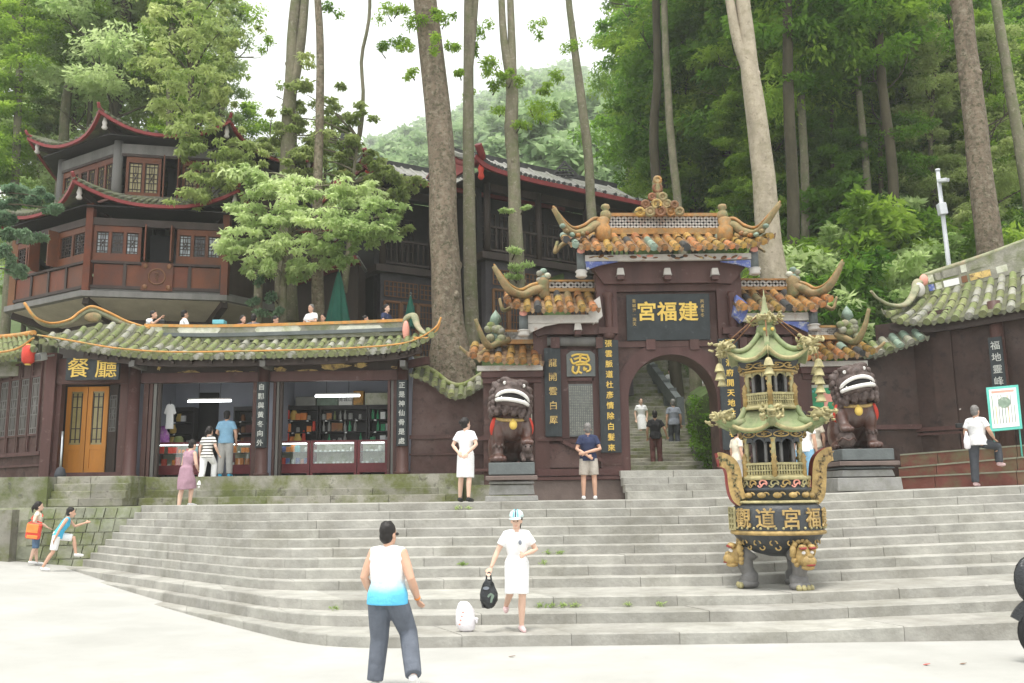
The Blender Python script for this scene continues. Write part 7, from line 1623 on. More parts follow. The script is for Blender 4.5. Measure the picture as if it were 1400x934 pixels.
wood(11, ((880, 990), (20, 250), (40, 56)), 1, 'leafy trees of the wood behind the gate', ['leaf_mid', 'leaf_deep', 'leaf_mid'], ['leafy tree'], .8, 1.1)
wood(34, ((960, 1460), (-40, 320), (35, 58)), 2, 'leafy trees of the wood behind the gate', ['leaf_mid', 'leaf_deep', 'leaf_mid', 'leaf_deep', 'leaf_mid', 'leaf_deep', 'leaf_bright'], ['leafy tree'], .65, 1.15)
wood(16, ((1000, 1450), (140, 330), (31, 37)), 6, 'young trees at the edge of the right hand wood', ['leaf_mid', 'leaf_deep', 'leaf_mid', 'leaf_olive'], ['young layered tree'], .42, .62, ('layer_a', 'layer_c', 'layer_b'))
wood(11, ((-60, 150), (-20, 280), (38, 54)), 3, 'leafy trees of the wood on the left', ['leaf_mid', 'leaf_bright', 'leaf_mid', 'leaf_olive'], ['leafy tree'], .65, .95)
wood(7, ((140, 255), (0, 250), (37, 48)), 4, 'leafy trees between the pavilion and the sky gap', ['leaf_olive', 'leaf_mid', 'leaf_bright'], ['leafy tree'], .7, .95)
wood(4, ((330, 500), (270, 310), (40, 50)), 5, 'low trees behind the hall roofs', ['leaf_olive', 'leaf_mid'], ['small leafy tree'], .5, .65)
# undergrowth behind gate and right building
def shrubs(n, box, seed, grp, lab, leafs, smin=.8, smax=1.9):
    g = random.Random(seed)
    for k in range(n):
        px, py, Y = g.uniform(*box[0]), g.uniform(*box[1]), g.uniform(*box[2]); p = P(px, py, Y); gz = hz(p.x, Y); s = g.uniform(smin, smax); t = thing('shrub', where(lab, px, py, 30, leafs[k % len(leafs)]), 'shrub', (p.x, p.y, gz), grp)
        mb = MB(); mb.tube([(p.x, p.y, gz), (p.x, p.y, gz+1.2*s)], [.06, .02], 6); obj('stem', mb, 'bark_dark', t)
        o = bpy.data.objects.new('foliage', CM['bush']); col.objects.link(o); o.parent = t; 
        if not CM['bush'].materials: CM['bush'].materials.append(MATS['leaf_mid'])
        o.material_slots[0].link = 'OBJECT'; o.material_slots[0].material = MATS[leafs[k % len(leafs)]]; o.scale = (s, s, s); o.rotation_euler = (0, 0, g.uniform(0, 6))
shrubs(26, ((1060, 1400), (270, 400), (27, 36)), 11, 'shrubs on the bank behind the right building', '%s shrub on the bank' % 'leafy', ['leaf_mid', 'leaf_deep', 'leaf_bright'])
# --- foliage masses placed as single trees
def spray_tree(name, label, stem, mat, clumps, leaf, size, dens, seed, group=None, shell=.6, droop=.35, up=1.0, sub=5):
    base = stem[0][0]; t = thing(name, label, 'tree', base, group); g = random.Random(seed); mb = MB(); mb.tube(smooth_path([p for p, r in stem], 12), [lerp(stem[0][1], stem[-1][1], k/12) for k in range(13)], 8); cl = []
    for px, py, Y, rx, ry in clumps:
        c = P(px, py, Y); k = Y/1250; sp = smooth_path([p for p, r in stem], 12); q = min(sp, key=lambda s: (s-c).length+max(0, s.z-c.z)); mb.tube(smooth_path([q, q.lerp(c, .5)+V((0, 0, .2)), c], 6), [.05, .04, .035, .03, .025, .02, .012], 5)
        for j in range(sub):
            cc = c+V((g.gauss(0, .55)*rx*k, g.uniform(-.9, .9)*rx*k, g.gauss(0, .6)*ry*k)); s = g.uniform(.18, .5); cl.append(((cc.x, cc.y, cc.z), (rx*k*s, rx*k*s*.9, max(.12, ry*k*s*.5)), dens*g.uniform(.7, 1.3)))
    obj('trunk', mb, mat, t); me = leaves(cl, size, seed, shell, droop, up); o = obj('crown', me, leaf, t); return t
Yt = 27.4
spray_tree('maple_tree', 'bright yellow green layered tree standing between the pavilion and the hall', [(P(385, 445, Yt+.3), .16), (P(388, 380, Yt+.3), .13), (P(400, 300, Yt), .09), (P(405, 250, Yt), .05)], 'bark_grey',
 [(365, 250, Yt, 45, 20), (330, 285, Yt-.4, 35, 18), (400, 270, Yt-.6, 45, 18), (350, 315, Yt-.5, 48, 20), (420, 300, Yt-.8, 50, 18), (470, 285, Yt-.6, 52, 18), (515, 290, Yt-.3, 32, 14), (480, 315, Yt-.7, 50, 14), (375, 345, Yt-.6, 45, 18), (335, 335, Yt-.2, 30, 14), (400, 365, Yt-.4, 25, 14), (365, 372, Yt-.3, 30, 14), (450, 340, Yt-.3, 35, 14), (505, 325, Yt-.4, 35, 12), (445, 262, Yt-.2, 40, 14), (490, 262, Yt+.1, 30, 12), (345, 240, Yt+.2, 30, 12), (520, 310, Yt-.2, 22, 10), (470, 355, Yt, 25, 10)], 'leaf_bright', .17, 62, 5, shell=.6, droop=.5, up=.6, sub=15)
spray_tree('cedar_tree', 'tall olive green drooping tree partly covering the right side of the pavilion', [(P(268, 440, 30.5), .22), (P(268, 300, 30.5), .18), (P(262, 150, 30.5), .14), (P(258, -40, 30.5), .08)], 'bark_dark',
 [(265, 20, 29, 50, 26), (225, 10, 29.4, 35, 22), (300, 45, 29, 32, 26), (250, 70, 28.6, 50, 24), (300, 90, 28.8, 30, 24), (215, 60, 29.4, 28, 20), (270, 120, 28.5, 48, 22), (300, 140, 28.6, 26, 20), (240, 140, 28.8, 34, 20), (275, 175, 28.4, 42, 20), (292, 215, 28.2, 38, 20), (255, 200, 28.4, 22, 16), (275, 250, 28.0, 38, 18), (310, 250, 28.0, 26, 16), (262, 268, 27.9, 25, 10), (320, 200, 28.6, 24, 20), (340, 225, 28.4, 24, 16), (300, -10, 29, 30, 20), (200, 95, 30, 24, 18)], 'leaf_olive', .16, 62, 6, shell=.7, droop=.7, up=.5, sub=14)
spray_tree('yew_tree', 'blue green feathery branches hanging in at the left edge before the pavilion', [(P(-60, 480, 25.3), .15), (P(-55, 340, 25.3), .11), (P(-40, 250, 25.3), .05)], 'bark_dark',
 [(15, 260, 25.2, 40, 8), (50, 268, 25.1, 28, 8), (70, 285, 25.1, 12, 6), (10, 300, 25.2, 22, 8), (14, 325, 25.2, 30, 10), (35, 322, 25.1, 16, 6), (8, 350, 25.2, 24, 9), (22, 370, 25.2, 12, 9), (-15, 280, 25.2, 30, 14), (-12, 350, 25.2, 26, 14)], 'leaf_blue', .13, 420, 7, shell=.8, droop=.5)
spray_tree('olive_tree', 'pale feathery tree with pinkish seed tassels in front of the hall wing', [(P(470, 400, 29.6), .12), (P(478, 330, 29.6), .1), (P(482, 250, 29.6), .07), (P(490, 190, 29.6), .04)], 'bark_grey',
 [(420, 130, 29.5, 40, 22), (400, 160, 29.3, 32, 18), (450, 150, 29.5, 34, 22), (490, 160, 29.5, 24, 16), (440, 190, 29.4, 45, 18), (400, 205, 29.3, 30, 16), (470, 210, 29.6, 28, 16), (510, 215, 29.8, 24, 18), (530, 240, 29.8, 28, 14), (545, 262, 29.8, 28, 14), (560, 250, 29.9, 18, 12), (410, 240, 29.2, 40, 12), (550, 300, 29.8, 16, 12), (372, 190, 29.4, 26, 20), (395, 185, 29.3, 30, 18), (430, 225, 29.3, 36, 16), (520, 250, 29.8, 30, 12)], 'leaf_olive', .15, 125, 8, shell=.6, droop=.5, up=.5, sub=8)
# sprigs on the big trunks
for lab, Y, leaf, cl in (('few green sprigs growing on the twin stemmed trunk', 27.2, 'leaf_mid', [(675, 90, 27.2, 22, 16), (700, 110, 27, 18, 14), (725, 150, 27.2, 30, 18), (680, 120, 27.2, 18, 12), (712, 172, 27.1, 20, 12), (740, 120, 27.3, 18, 10), (690, 100, 27, 14, 10)]), ('small bright sprigs low on the twin stemmed trunk', 27.2, 'leaf_bright', [(695, 285, 27.0, 12, 6), (718, 283, 27.0, 10, 5), (705, 345, 27, 18, 8), (712, 365, 27, 20, 9), (700, 378, 27, 16, 7)]), ('drooping dark sprays hanging into the white sky between the trunks', 29.0, 'leaf_mid', [(530, 20, 29, 24, 22), (545, 55, 29, 18, 18), (520, 70, 29, 14, 16), (660, 40, 29, 18, 22), (665, 95, 29, 14, 18), (650, 70, 29, 10, 16), (735, 40, 29, 16, 20), (640, 130, 29, 12, 12), (350, 20, 29, 26, 20), (365, 60, 29, 16, 16), (455, 15, 29, 18, 18), (770, 100, 30, 20, 20), (780, 60, 30, 18, 20), (765, 150, 30, 16, 14), (735, 160, 29, 30, 14), (690, 150, 29, 22, 14), (560, 100, 28, 14, 14), (610, 30, 28.5, 16, 18)]), ('sparse green sprigs on the thickest trunk', 25.5, 'leaf_mid', [(565, 30, 25.4, 26, 18), (555, 60, 25.4, 16, 14), (590, 60, 25.2, 16, 18), (545, 15, 25.4, 18, 12), (618, 60, 25.6, 14, 16), (628, 100, 25.6, 8, 10), (600, 20, 25.2, 14, 14)]), ('ivy clinging to the thin trunk below the bright tree', 27.4, 'leaf_blue', [(352, 385, 27.4, 10, 14), (350, 410, 27.4, 12, 12), (356, 430, 27.4, 14, 10), (372, 405, 27.4, 10, 14), (378, 425, 27.4, 14, 10), (352, 360, 27.4, 9, 12)])):
    st = P(cl[0][0], cl[0][1], Y+.3); t = thing('leafy_sprig', lab, 'plant', st, 'sprigs on the trunks'); c4 = []
    g = random.Random(len(lab))
    for px, py, Yc, rx, ry in cl:
        c = P(px, py, Yc); k = Yc/1250
        for j in range(3): c4.append(((c.x+g.uniform(-.6, .6)*rx*k, c.y+g.uniform(-.3, .3)*rx*k, c.z+g.uniform(-.6, .6)*ry*k), (rx*k*.55, rx*k*.55, ry*k*.5), 110))
    obj('foliage', leaves(c4, .1, 9, .6, .5, .5), leaf, t)
    for px, py, Yc, rx, ry in cl: obj('twig', MB().tube([P(px, py, Yc), P(px+g.uniform(-8, 8), py+10, Yc+.25)], [.01, .025], 5), 'bark_dark', t)
# --- far wooded hill: one mass
g = random.Random(3); VS = []; base_me = CM['far']; nv = len(base_me.vertices); bco = np.empty(nv*3, np.float32); base_me.vertices.foreach_get('co', bco); bco = bco.reshape(-1, 3)
for k in range(470):
    Y = 70+590*g.random()**1.05; X = g.uniform(-.3, .3)*Y+.03*Y; s = g.uniform(1.1, 2.0)*max(.7, 1+(Y-120)/260); a = g.uniform(0, 6.28); R = np.array([[cos(a), -sin(a), 0], [sin(a), cos(a), 0], [0, 0, 1]], np.float32)
    VS.append((bco @ R.T)*np.array([s, s, s*.9], np.float32)+np.array([X, Y, hill_z(X, Y)-1.0], np.float32))
v = np.concatenate(VS); nq = len(v)//4; me = bpy.data.meshes.new('hill_forest'); me.vertices.add(len(v)); me.vertices.foreach_set('co', v.ravel()); me.loops.add(nq*4); me.loops.foreach_set('vertex_index', np.arange(nq*4, dtype=np.int32)); me.polygons.add(nq); me.polygons.foreach_set('loop_start', np.arange(nq, dtype=np.int32)*4); me.update(calc_edges=True)
o = obj('hill_forest', me, 'leaf_hill'); tag(o, 'hazy wooded hill in the distance between the trunks', 'forest', None, 'stuff')
# ================================================================== PEOPLE
LM = lambda a, b, t: V(a).lerp(V(b), t)
def person(label, base, rot, pose=None, H=1.68, build=1.0, top='cloth_white', top_kind='tee', bottom='cloth_charcoal', bottom_kind='trousers', shoes='shoe_black', hair='short', hair_mat='hair', skin='skin', vox=.013, face=False, female=False, head_turn=0.0, head_tilt=0.0, group=None, hem=None, lean=0.0, fine_hands=False, skirt_w=1.0):
    """figure facing -Y before turning by rot; joints for a 1.70 m adult, scaled to H"""
    t = thing('person', label, 'person', base, group, rot); k = H/1.70; hb = 1.0 if H > 1.5 else 1.0+.16*(1.5-H)/.4
    J = dict(pel=(0, 0, .93), wai=(0, -.005, 1.08), che=(0, -.01, 1.27), nek=(0, .0, 1.44), hed=(0, -.025, 1.585))
    for s, q in (('L', 1), ('R', -1)):
        J['sh'+s] = (q*.168*(.92 if female else 1), .005, 1.375); J['el'+s] = (q*.225, .03, 1.12); J['wr'+s] = (q*.235, -.03, .88)
        J['hp'+s] = (q*.09, 0, .91); J['kn'+s] = (q*.1, -.01, .5); J['an'+s] = (q*.1, .025, .085)
    if lean:
        for n_ in ('wai', 'che', 'nek', 'hed', 'shL', 'shR', 'elL', 'elR', 'wrL', 'wrR'):
            p = V(J[n_]); d = p.z-.93; J[n_] = (p.x, p.y-d*sin(lean), .93+d*cos(lean))
    J.update(pose or {}); J = {n_: V(p)*k for n_, p in J.items()}; b = build*k
    if 'drop' in (pose or {}): pass
    HT = Euler((head_tilt, 0, head_turn)).to_matrix(); hc = J['hed']; hp = lambda x, y, z: hc+HT @ (V((x, y, z))*k*hb)
    # ---- body: one continuous skin
    mb = MB()
    mb.tube([J['pel']-V((0, 0, .05*k)), J['pel'], J['wai'], J['che'], J['che'].lerp(J['nek'], .7), J['nek']], [(.13*b, .1*b), (.155*b, .11*b), (.13*b, .095*b) if not female else (.118*b, .088*b), (.16*b, .112*b), (.11*b, .08*b), (.055*b, .055*b)], 14)
    mb.tube([J['nek']-V((0, 0, .05*k)), J['nek']+V((0, 0, .03*k)), hp(0, .01, -.06)], [.06*k, .052*k, .05*k], 10)
    mb.ell(hp(0, .012, .025), (.077*k*hb, .097*k*hb, .1*k*hb), 14, 10, HT); mb.ell(hp(0, -.022, -.045), (.06*k*hb, .07*k*hb, .075*k*hb), 12, 8, HT); mb.ell(hp(0, -.1, -.03), (.013*k*hb, .02*k*hb, .024*k*hb), 8, 6, HT); mb.ell(hp(0, -.07, -.095), (.028*k*hb, .025*k*hb, .02*k*hb), 8, 6, HT)
    for q in (-1, 1): mb.ell(hp(q*.077, .01, -.02), (.012*k*hb, .02*k*hb, .032*k*hb), 8, 6, HT)
    for s, q in (('L', 1), ('R', -1)):
        sh, el, wr = J['sh'+s], J['el'+s], J['wr'+s]
        mb.tube([J['nek']-V((0, 0, .02*k)), J['nek'].lerp(sh, .55)-V((0, 0, .005*k)), sh], [.045*b, .05*b, .052*b], 10); mb.tube([J['che'].lerp(sh, .55), sh, sh.lerp(el, .5), el, el.lerp(wr, .35), wr], [.07*b, .058*b, .047*b, .038*b, .04*b, .026*b], 10)
        d = (wr-el).normalized(); palm = wr+d*.055*k; up = V((q*.3, -1, .2)); sd = d.cross(up).normalized(); nn = sd.cross(d).normalized()
        ax = Matrix((sd, nn, d)).transposed(); mb.ell(palm, (.038*k, .018*k, .055*k), 10, 7, ax)
        for f in range(4):
            r0 = palm+d*.035*k+sd*((f-1.5)*.019*k); L = [.062, .072, .068, .052][f]*k; c1 = r0+d*L*.5+nn*(.012*k); c2 = r0+d*L*.85+nn*(.035*k); mb.tube([r0-d*.01*k, c1, c2], [.0098*k, .009*k, .0075*k], 6)
        r0 = palm-d*.02*k+sd*(q*-.0+.034*k); mb.tube([r0, r0+sd*.022*k+d*.03*k, r0+sd*.022*k+d*.06*k+nn*.012*k], [.012*k, .0105*k, .009*k], 6)
        hp_, kn, an = J['hp'+s], J['kn'+s], J['an'+s]; toe = (pose or {}).get('toe'+s); fd = V(toe).normalized() if toe else V((q*.12, -1, 0)).normalized()
        mb.tube([hp_+V((0, 0, .03*k)), hp_.lerp(kn, .35), kn, kn.lerp(an, .3)+V((0, .012*k, 0)), an], [.092*b, .08*b, .055*b, .056*b, .036*b], 12)
        mb.tube([an+V((0, 0, -.02*k)), an-V((0, 0, .045*k))+fd*.05*k, an-V((0, 0, .06*k))+fd*.15*k], [.038*k, .036*k, .022*k], 8)
    obj('body', remesh(mb, 'body', vox, 2), skin, t, True)
    V_ = max(vox, .012)
    def cloth(name, tubes, mat, hems=()):
        m2 = MB()
        for tb in tubes: m2.tube(*tb)
        return obj(name, remesh(m2, name, V_, 2), mat, t, True)
    # ---- shirt / dress top
    hemz = hem if hem is not None else .86
    if bottom_kind == 'dress': hemz = .96
    tor = [J['pel']+V((0, 0, (hemz-.93)*k)), J['pel'].lerp(J['wai'], .3), J['wai'], J['che'], J['che'].lerp(J['nek'], .62), J['nek']-V((0, 0, .025*k))]
    rw = [(.19*b, .142*b), (.184*b, .135*b), (.155*b, .112*b), (.178*b, .13*b), (.142*b, .1*b), (.066*b, .066*b)]
    if female: rw[2] = (.138*b, .105*b)
    tub = [(tor, rw, 16)]
    for s in 'LR':
        sh, el = J['sh'+s], J['el'+s]; tub.append(([J['nek']-V((0, 0, .03*k)), J['nek'].lerp(sh, .5)-V((0, 0, .012*k)), sh], [.062*b, .062*b, .066*b], 12))
        if top_kind == 'tee': tub.append(([J['che'].lerp(sh, .5), sh, sh.lerp(el, .62)], [.085*b, .067*b, .068*b], 12))
        elif top_kind == 'cap': tub.append(([J['che'].lerp(sh, .5), sh, sh.lerp(el, .3)], [.085*b, .066*b, .066*b], 12))
        elif top_kind == 'tank': tub.append(([J['che'].lerp(sh, .4), sh], [.1*b, .07*b], 12))
        elif top_kind == 'long': tub.append(([J['che'].lerp(sh, .5), sh, el, J['wr'+s]], [.085*b, .075*b, .058*b, .045*b], 12))
    shirt = cloth('shirt' if bottom_kind != 'dress' else 'bodice', tub, top)
    if bottom_kind in ('trousers', 'shorts', 'knee'):
        tb = [([J['pel']+V((0, 0, .1*k)), J['pel'], J['pel']-V((0, 0, .06*k))], [(.15*b, .112*b), (.166*b, .122*b), (.15*b, .11*b)], 14)]
        for s in 'LR':
            hp_, kn, an = J['hp'+s], J['kn'+s], J['an'+s]
            if bottom_kind == 'trousers': tb.append(([hp_, hp_.lerp(kn, .4), kn, kn.lerp(an, .5), an+V((0, 0, .0))], [.107*b, .1*b, .082*b, .078*b, .072*b], 12))
            elif bottom_kind == 'shorts': tb.append(([hp_, hp_.lerp(kn, .4), hp_.lerp(kn, .88)], [.112*b, .112*b, .105*b], 12))
            else: tb.append(([hp_, hp_.lerp(kn, .5), kn.lerp(an, .12)], [.105*b, .095*b, .078*b], 12))
        cloth('trousers' if bottom_kind == 'trousers' else 'shorts', tb, bottom)
    elif bottom_kind in ('skirt', 'dress'):
        c0 = J['pel']+V((0, 0, .1*k)); kn = (J['knL']+J['knR'])/2; L = kn-V((0, 0, .0)); w_ = skirt_w; e = abs(J['knL'].y-J['knR'].y)*.5
        cloth('skirt', [([c0+V((0, 0, .04*k)), c0, J['pel'], LM(J['pel'], L, .5), LM(J['pel'], L, 1.02)], [(.13*b, .1*b), (.165*b, .125*b), (.186*b, .138*b), (.19*b*w_, (.14+e*.4)*b*w_), (.19*b*w_, (.145+e*.6)*b*w_)], 18)], bottom)
    for s, q in (('L', 1), ('R', -1)):
        an = J['an'+s]; toe = (pose or {}).get('toe'+s); fd = V(toe).normalized() if toe else V((q*.12, -1, 0)).normalized(); m2 = MB(); m2.tube([an-V((0, 0, .035*k))-fd*.045*k, an-V((0, 0, .035*k)), an-V((0, 0, .05*k))+fd*.09*k, an-V((0, 0, .058*k))+fd*.19*k], [(.04*k, .045*k), (.047*k, .048*k), (.047*k, .04*k), (.03*k, .026*k)], 10); obj('shoe', remesh(m2, 'shoe', .012, 1), shoes, t, True)
    # ---- hair
    m2 = MB(); m2.ell(hp(0, .026, .042), (.084*k*hb, .1*k*hb, .1*k*hb), 14, 10, HT); m2.ell(hp(0, .05, -.02), (.077*k*hb, .07*k*hb, .085*k*hb), 12, 8, HT)
    if hair in ('bun', 'long', 'tail', 'bob'):
        m2.ell(hp(0, .04, .02), (.09*k*hb, .1*k*hb, .115*k*hb), 14, 10, HT)
        if hair == 'bun': m2.ell(hp(0, .14, .03), (.05*k, .045*k, .05*k), 10, 8, HT)
        if hair == 'tail': m2.tube([hp(0, .12, .03), hp(.02, .16, -.04), hp(.03, .14, -.17)], [.035*k, .035*k, .015*k], 8)
        if hair == 'bob': m2.ell(hp(0, .045, -.06), (.085*k*hb, .075*k*hb, .1*k*hb), 12, 8, HT)
        if hair == 'long': m2.tube([hp(0, .07, 0), hp(0, .1, -.12), hp(0, .1, -.22)], [(.08*k, .05*k), (.075*k, .04*k), (.05*k, .025*k)], 10)
    g = random.Random(int(base[0]*100))
    for q in range(14):
        a = g.uniform(0, 6.28); e = g.uniform(.1, 1.2); m2.ell(hp(.07*cos(a)*cos(e), .03+.085*sin(a)*cos(e), .045+.09*sin(e)), (.022*k, .022*k, .02*k), 6, 4)
    obj('hair', remesh(m2, 'hair', .011, 1), hair_mat, t, True)
    if face:
        for q in (-1, 1):
            m2 = MB(); m2.ell(hp(q*.03, -.087, -.002), (.012*k*hb, .008*k*hb, .006*k*hb), 8, 5, HT); obj('eye', m2, 'hair', t, True); m2 = MB(); m2.ell(hp(q*.031, -.088, .018), (.018*k*hb, .008*k*hb, .0035*k*hb), 8, 5, HT); obj('brow', m2, 'hair', t, True)
        m2 = MB(); m2.ell(hp(0, -.089, -.07), (.02*k*hb, .008*k*hb, .006*k*hb), 8, 5, HT); obj('mouth', m2, 'pink_paint', t, True)
    return t, J, hp
def foot(px, py, z): return PZ(px, py, z)
zL = 1.76
# --- foreground man walking (seen from behind, turned slightly right)
Yf = 9.4; b0 = P(530, 800, Yf); fb = V((b0.x, Yf, ground_z(b0.x, Yf)))
t, J, hp = person('man in a white and blue sleeveless shirt walking across the plaza', fb, pi-.22,
 dict(knL=(.1, -.04, .5), anL=(.13, .0, .085), knR=(-.19, -.13, .56), anR=(-.36, .2, .19), elR=(-.27, .04, 1.13), wrR=(-.29, -.14, .9), elL=(.25, .04, 1.14), wrL=(.2, -.1, .93), toeR=(-.05, -.7, -.5)), 1.6, 1.2, 'cloth_white', 'tank', 'cloth_slate', 'trousers', 'shoe_white', 'short', vox=.009, head_turn=-.3, hem=.86)
# blue dyed lower part of the shirt: real cloth pattern by height
m = MATS['cloth_white'].copy(); m.name = 'dip_dyed_cloth'; nt_ = m.node_tree; b_ = nt_.nodes['Principled BSDF']
tc = nt_.nodes.new('ShaderNodeTexCoord'); sx_ = nt_.nodes.new('ShaderNodeSeparateXYZ'); nz = nt_.nodes.new('ShaderNodeTexNoise'); nz.inputs['Scale'].default_value = 4; ad = nt_.nodes.new('ShaderNodeMath'); ad.operation = 'MULTIPLY_ADD'; ad.inputs[1].default_value = .12
nt_.links.new(tc.outputs['Object'], sx_.inputs[0]); nt_.links.new(tc.outputs['Object'], nz.inputs[0]); nt_.links.new(nz.outputs[0], ad.inputs[0]); nt_.links.new(sx_.outputs[2], ad.inputs[2])
rp_ = nt_.nodes.new('ShaderNodeValToRGB'); e = rp_.color_ramp.elements; e[0].position = .0; e[0].color = (.12, .5, .78, 1); e[1].position = 1; e[1].color = (.82, .83, .83, 1); x1_ = rp_.color_ramp.elements.new(.35); x1_.color = (.16, .56, .8, 1)
mr = nt_.nodes.new('ShaderNodeMapRange'); mr.inputs[1].default_value = .93; mr.inputs[2].default_value = 1.11; nt_.links.new(ad.outputs[0], mr.inputs[0]); nt_.links.new(mr.outputs[0], rp_.inputs[0]); nt_.links.new(rp_.outputs[0], b_.inputs['Base Color'])
for c in t.children:
    if c.name.startswith('shirt'): c.data.materials[0] = m
mb = MB(); w_ = J['wrR']; d_ = (J['wrR']-J['elR']).normalized(); mb.tube([w_-d_*.035, w_-d_*.01], [.034, .032], 10); obj('wristband', mb, 'cloth_orange', t, True)
for q in (1,): mb = MB(); mb.ell(hp(-.072, -.05, .0), (.012, .04, .016), 8, 5); obj('glasses', mb, 'shoe_black', t, True)
# --- girl in white with cap, coming down the steps
Yg_ = 12.15; b0 = P(707, 800, Yg_); gb = V((b0.x, Yg_, RISE))
t, J, hp = person('girl in a white dress and pale cap coming down the steps', gb, .12,
 dict(knR=(-.09, -.05, .6), anR=(-.12, .42, .315), knL=(.07, -.02, .48), anL=(.06, .02, .085), elR=(-.28, .02, 1.14), wrR=(-.38, -.04, .92), elL=(.29, .02, 1.15), wrL=(.1, -.16, 1.1)), 1.5, 1.0, 'cloth_white', 'tee', 'cloth_white', 'dress', 'shoe_pink', 'tail', skin='skin_pale', vox=.009, face=True, female=True, head_turn=-.25, head_tilt=.12, hem=.8, skirt_w=.95)
mb = MB(); mb.lathe([(.094, .01), (.095, .035), (.08, .075), (.045, .1), (.0, .106)], 16, (0, 0, 0)); R_ = Euler((.1, 0, -.25)).to_matrix(); mb2 = xf(mb, hp(0, .012, .035), rot=R_); cp = obj('cap', mb2, 'cloth_sky' if False else M('cap_cloth', (.55, .68, .68), .8, .15, 14, .1, c2=(.8, .85, .85), c2_scale=9, c2_at=.5, c2_w=.05), t, True)
mb = MB(); mb.ell((0, -.125, .0), (.082, .1, .012), 14, 5); obj('cap_brim', xf(mb, hp(0, .0, .04), rot=R_), MATS['cap_cloth'], cp, True)
for k in range(3): mb = MB(); mb.tube([V((.03*(k-1), -.095, .02)), V((.026*(k-1), -.08, .075)), V((.02*(k-1), -.03, .11))], .008, 5); obj('cap_stripe', xf(mb, hp(0, .012, .035), rot=R_), 'cloth_navy' if k == 1 else 'turquoise', cp, True)
mb = MB(); mb.ell(V((.03, -.135, 1.12)), (.022, .01, .03), 8, 5); obj('badge', mb, 'cloth_grey', t, True)
# bag she holds
Mw = Matrix.Translation(gb) @ Matrix.Rotation(.12, 4, 'Z'); hw = Mw @ (J['wrR']+(J['wrR']-J['elR']).normalized()*.1)
bg_ = thing('plastic_bag', 'black plastic bag with green print held by the girl in white', 'bag', hw-V((0, 0, .5))); c = hw-V((.0, 0, .225)); mb = MB(); mb.lathe([(.02, -.19), (.08, -.18), (.105, -.1), (.11, -.02), (.1, .05), (.07, .12), (.03, .16)], 14, c, sy=.5); rr_ = random.Random(2); mb.v = [(x+rr_.uniform(-.014, .014), y+rr_.uniform(-.02, .02), z+rr_.uniform(-.012, .012)) for x, y, z in mb.v]; obj('bag', mb, 'plastic_black', bg_)
mb = MB(); mb.tube(smooth_path([c+V((-.03, 0, .13)), hw+V((-.02, 0, .0)), hw+V((.02, 0, .02)), c+V((.04, 0, .13))], 10), .012, 5); obj('bag_handle', mb, 'plastic_black', bg_)
mb = MB(); mb.prism([(c.x+.03+.035*cos(a)*(1+.4*sin(3*a)), c.y-.064, c.z-.06+.06*sin(a)) for a in np.linspace(0, 6.0, 14)], (0, .012, 0)); obj('print_patch', mb, 'tile_teal', bg_)
mb = MB(); mb.prism([(c.x-.03+.04*cos(a), c.y-.06, c.z+.06+.02*sin(a)) for a in np.linspace(0, 5.8, 9)], (0, .012, 0)); obj('print_patch', mb, 'cloth_grey', bg_)
# white bag on step
c = P(638, 848, 11.5); wb = V((P(638, 848, 12.2).x, 12.2, RISE)); mb = MB(); mb.lathe([(.06, 0), (.105, .03), (.12, .1), (.118, .18), (.1, .27), (.05, .35), (.02, .375)], 14, wb, sy=.6); rr_ = random.Random(4); mb.v = [(x-.05*(z-wb.z)/.3*(1 if x < wb.x else .2)+rr_.uniform(-.01, .01), y+rr_.uniform(-.012, .012), z+rr_.uniform(-.004, .004) if z > wb.z+.01 else z) for x, y, z in mb.v]
wbt = thing('plastic_bag', 'white plastic bag with pink printing standing on the lowest steps', 'bag', wb); obj('bag', mb, 'plastic_white', wbt)
mb = MB(); mb.ell(wb+V((.12, -.02, .16)), (.035, .02, .018), 8, 5); mb.ell(wb+V((.13, -.02, .13)), (.016, .02, .03), 8, 5); obj('bag_handle', mb, 'plastic_white', wbt)
for k in range(4): mb = MB(); mb.ell(wb+V((-.085+.014*k, -.055, .1+.05*k)), (.018, .012, .012), 7, 4); obj('print_patch', mb, 'pink_paint', wbt)
# --- woman in white uniform dress on the landing, back to us turned right
b0 = P(637, 684, 18.0); person('woman in a white dress standing on the landing, hands behind her back', (b0.x, 18.0, zL), pi-.35,
 dict(elL=(.26, .06, 1.15), wrL=(.1, .17, 1.0), elR=(-.26, .06, 1.15), wrR=(-.12, .17, .98), anL=(.14, -.02, .085), anR=(-.1, .1, .085), knL=(.11, -.02, .5), knR=(-.09, .03, .5)), 1.62, .98, 'cloth_white', 'tee', 'cloth_white', 'dress', 'shoe_black', 'bun', skin='skin_pale', female=True, head_turn=-.5, hem=.85, vox=.012)
# --- man in navy reading the stele
b0 = P(803, 681, 21.2); person('man in a navy shirt and beige shorts reading the stele', (b0.x, 21.2-.6, zL), pi-.05,
 dict(elL=(.26, .06, 1.13), wrL=(.03, .17, .98), elR=(-.27, .06, 1.13), wrR=(.08, .19, 1.04), anL=(.13, .02, .085), anR=(-.13, .02, .085), knL=(.12, 0, .5), knR=(-.12, 0, .5)), 1.68, 1.05, 'cloth_navy', 'tee', 'cloth_beige', 'shorts', 'shoe_white', 'short', 'hair_grey', vox=.012)
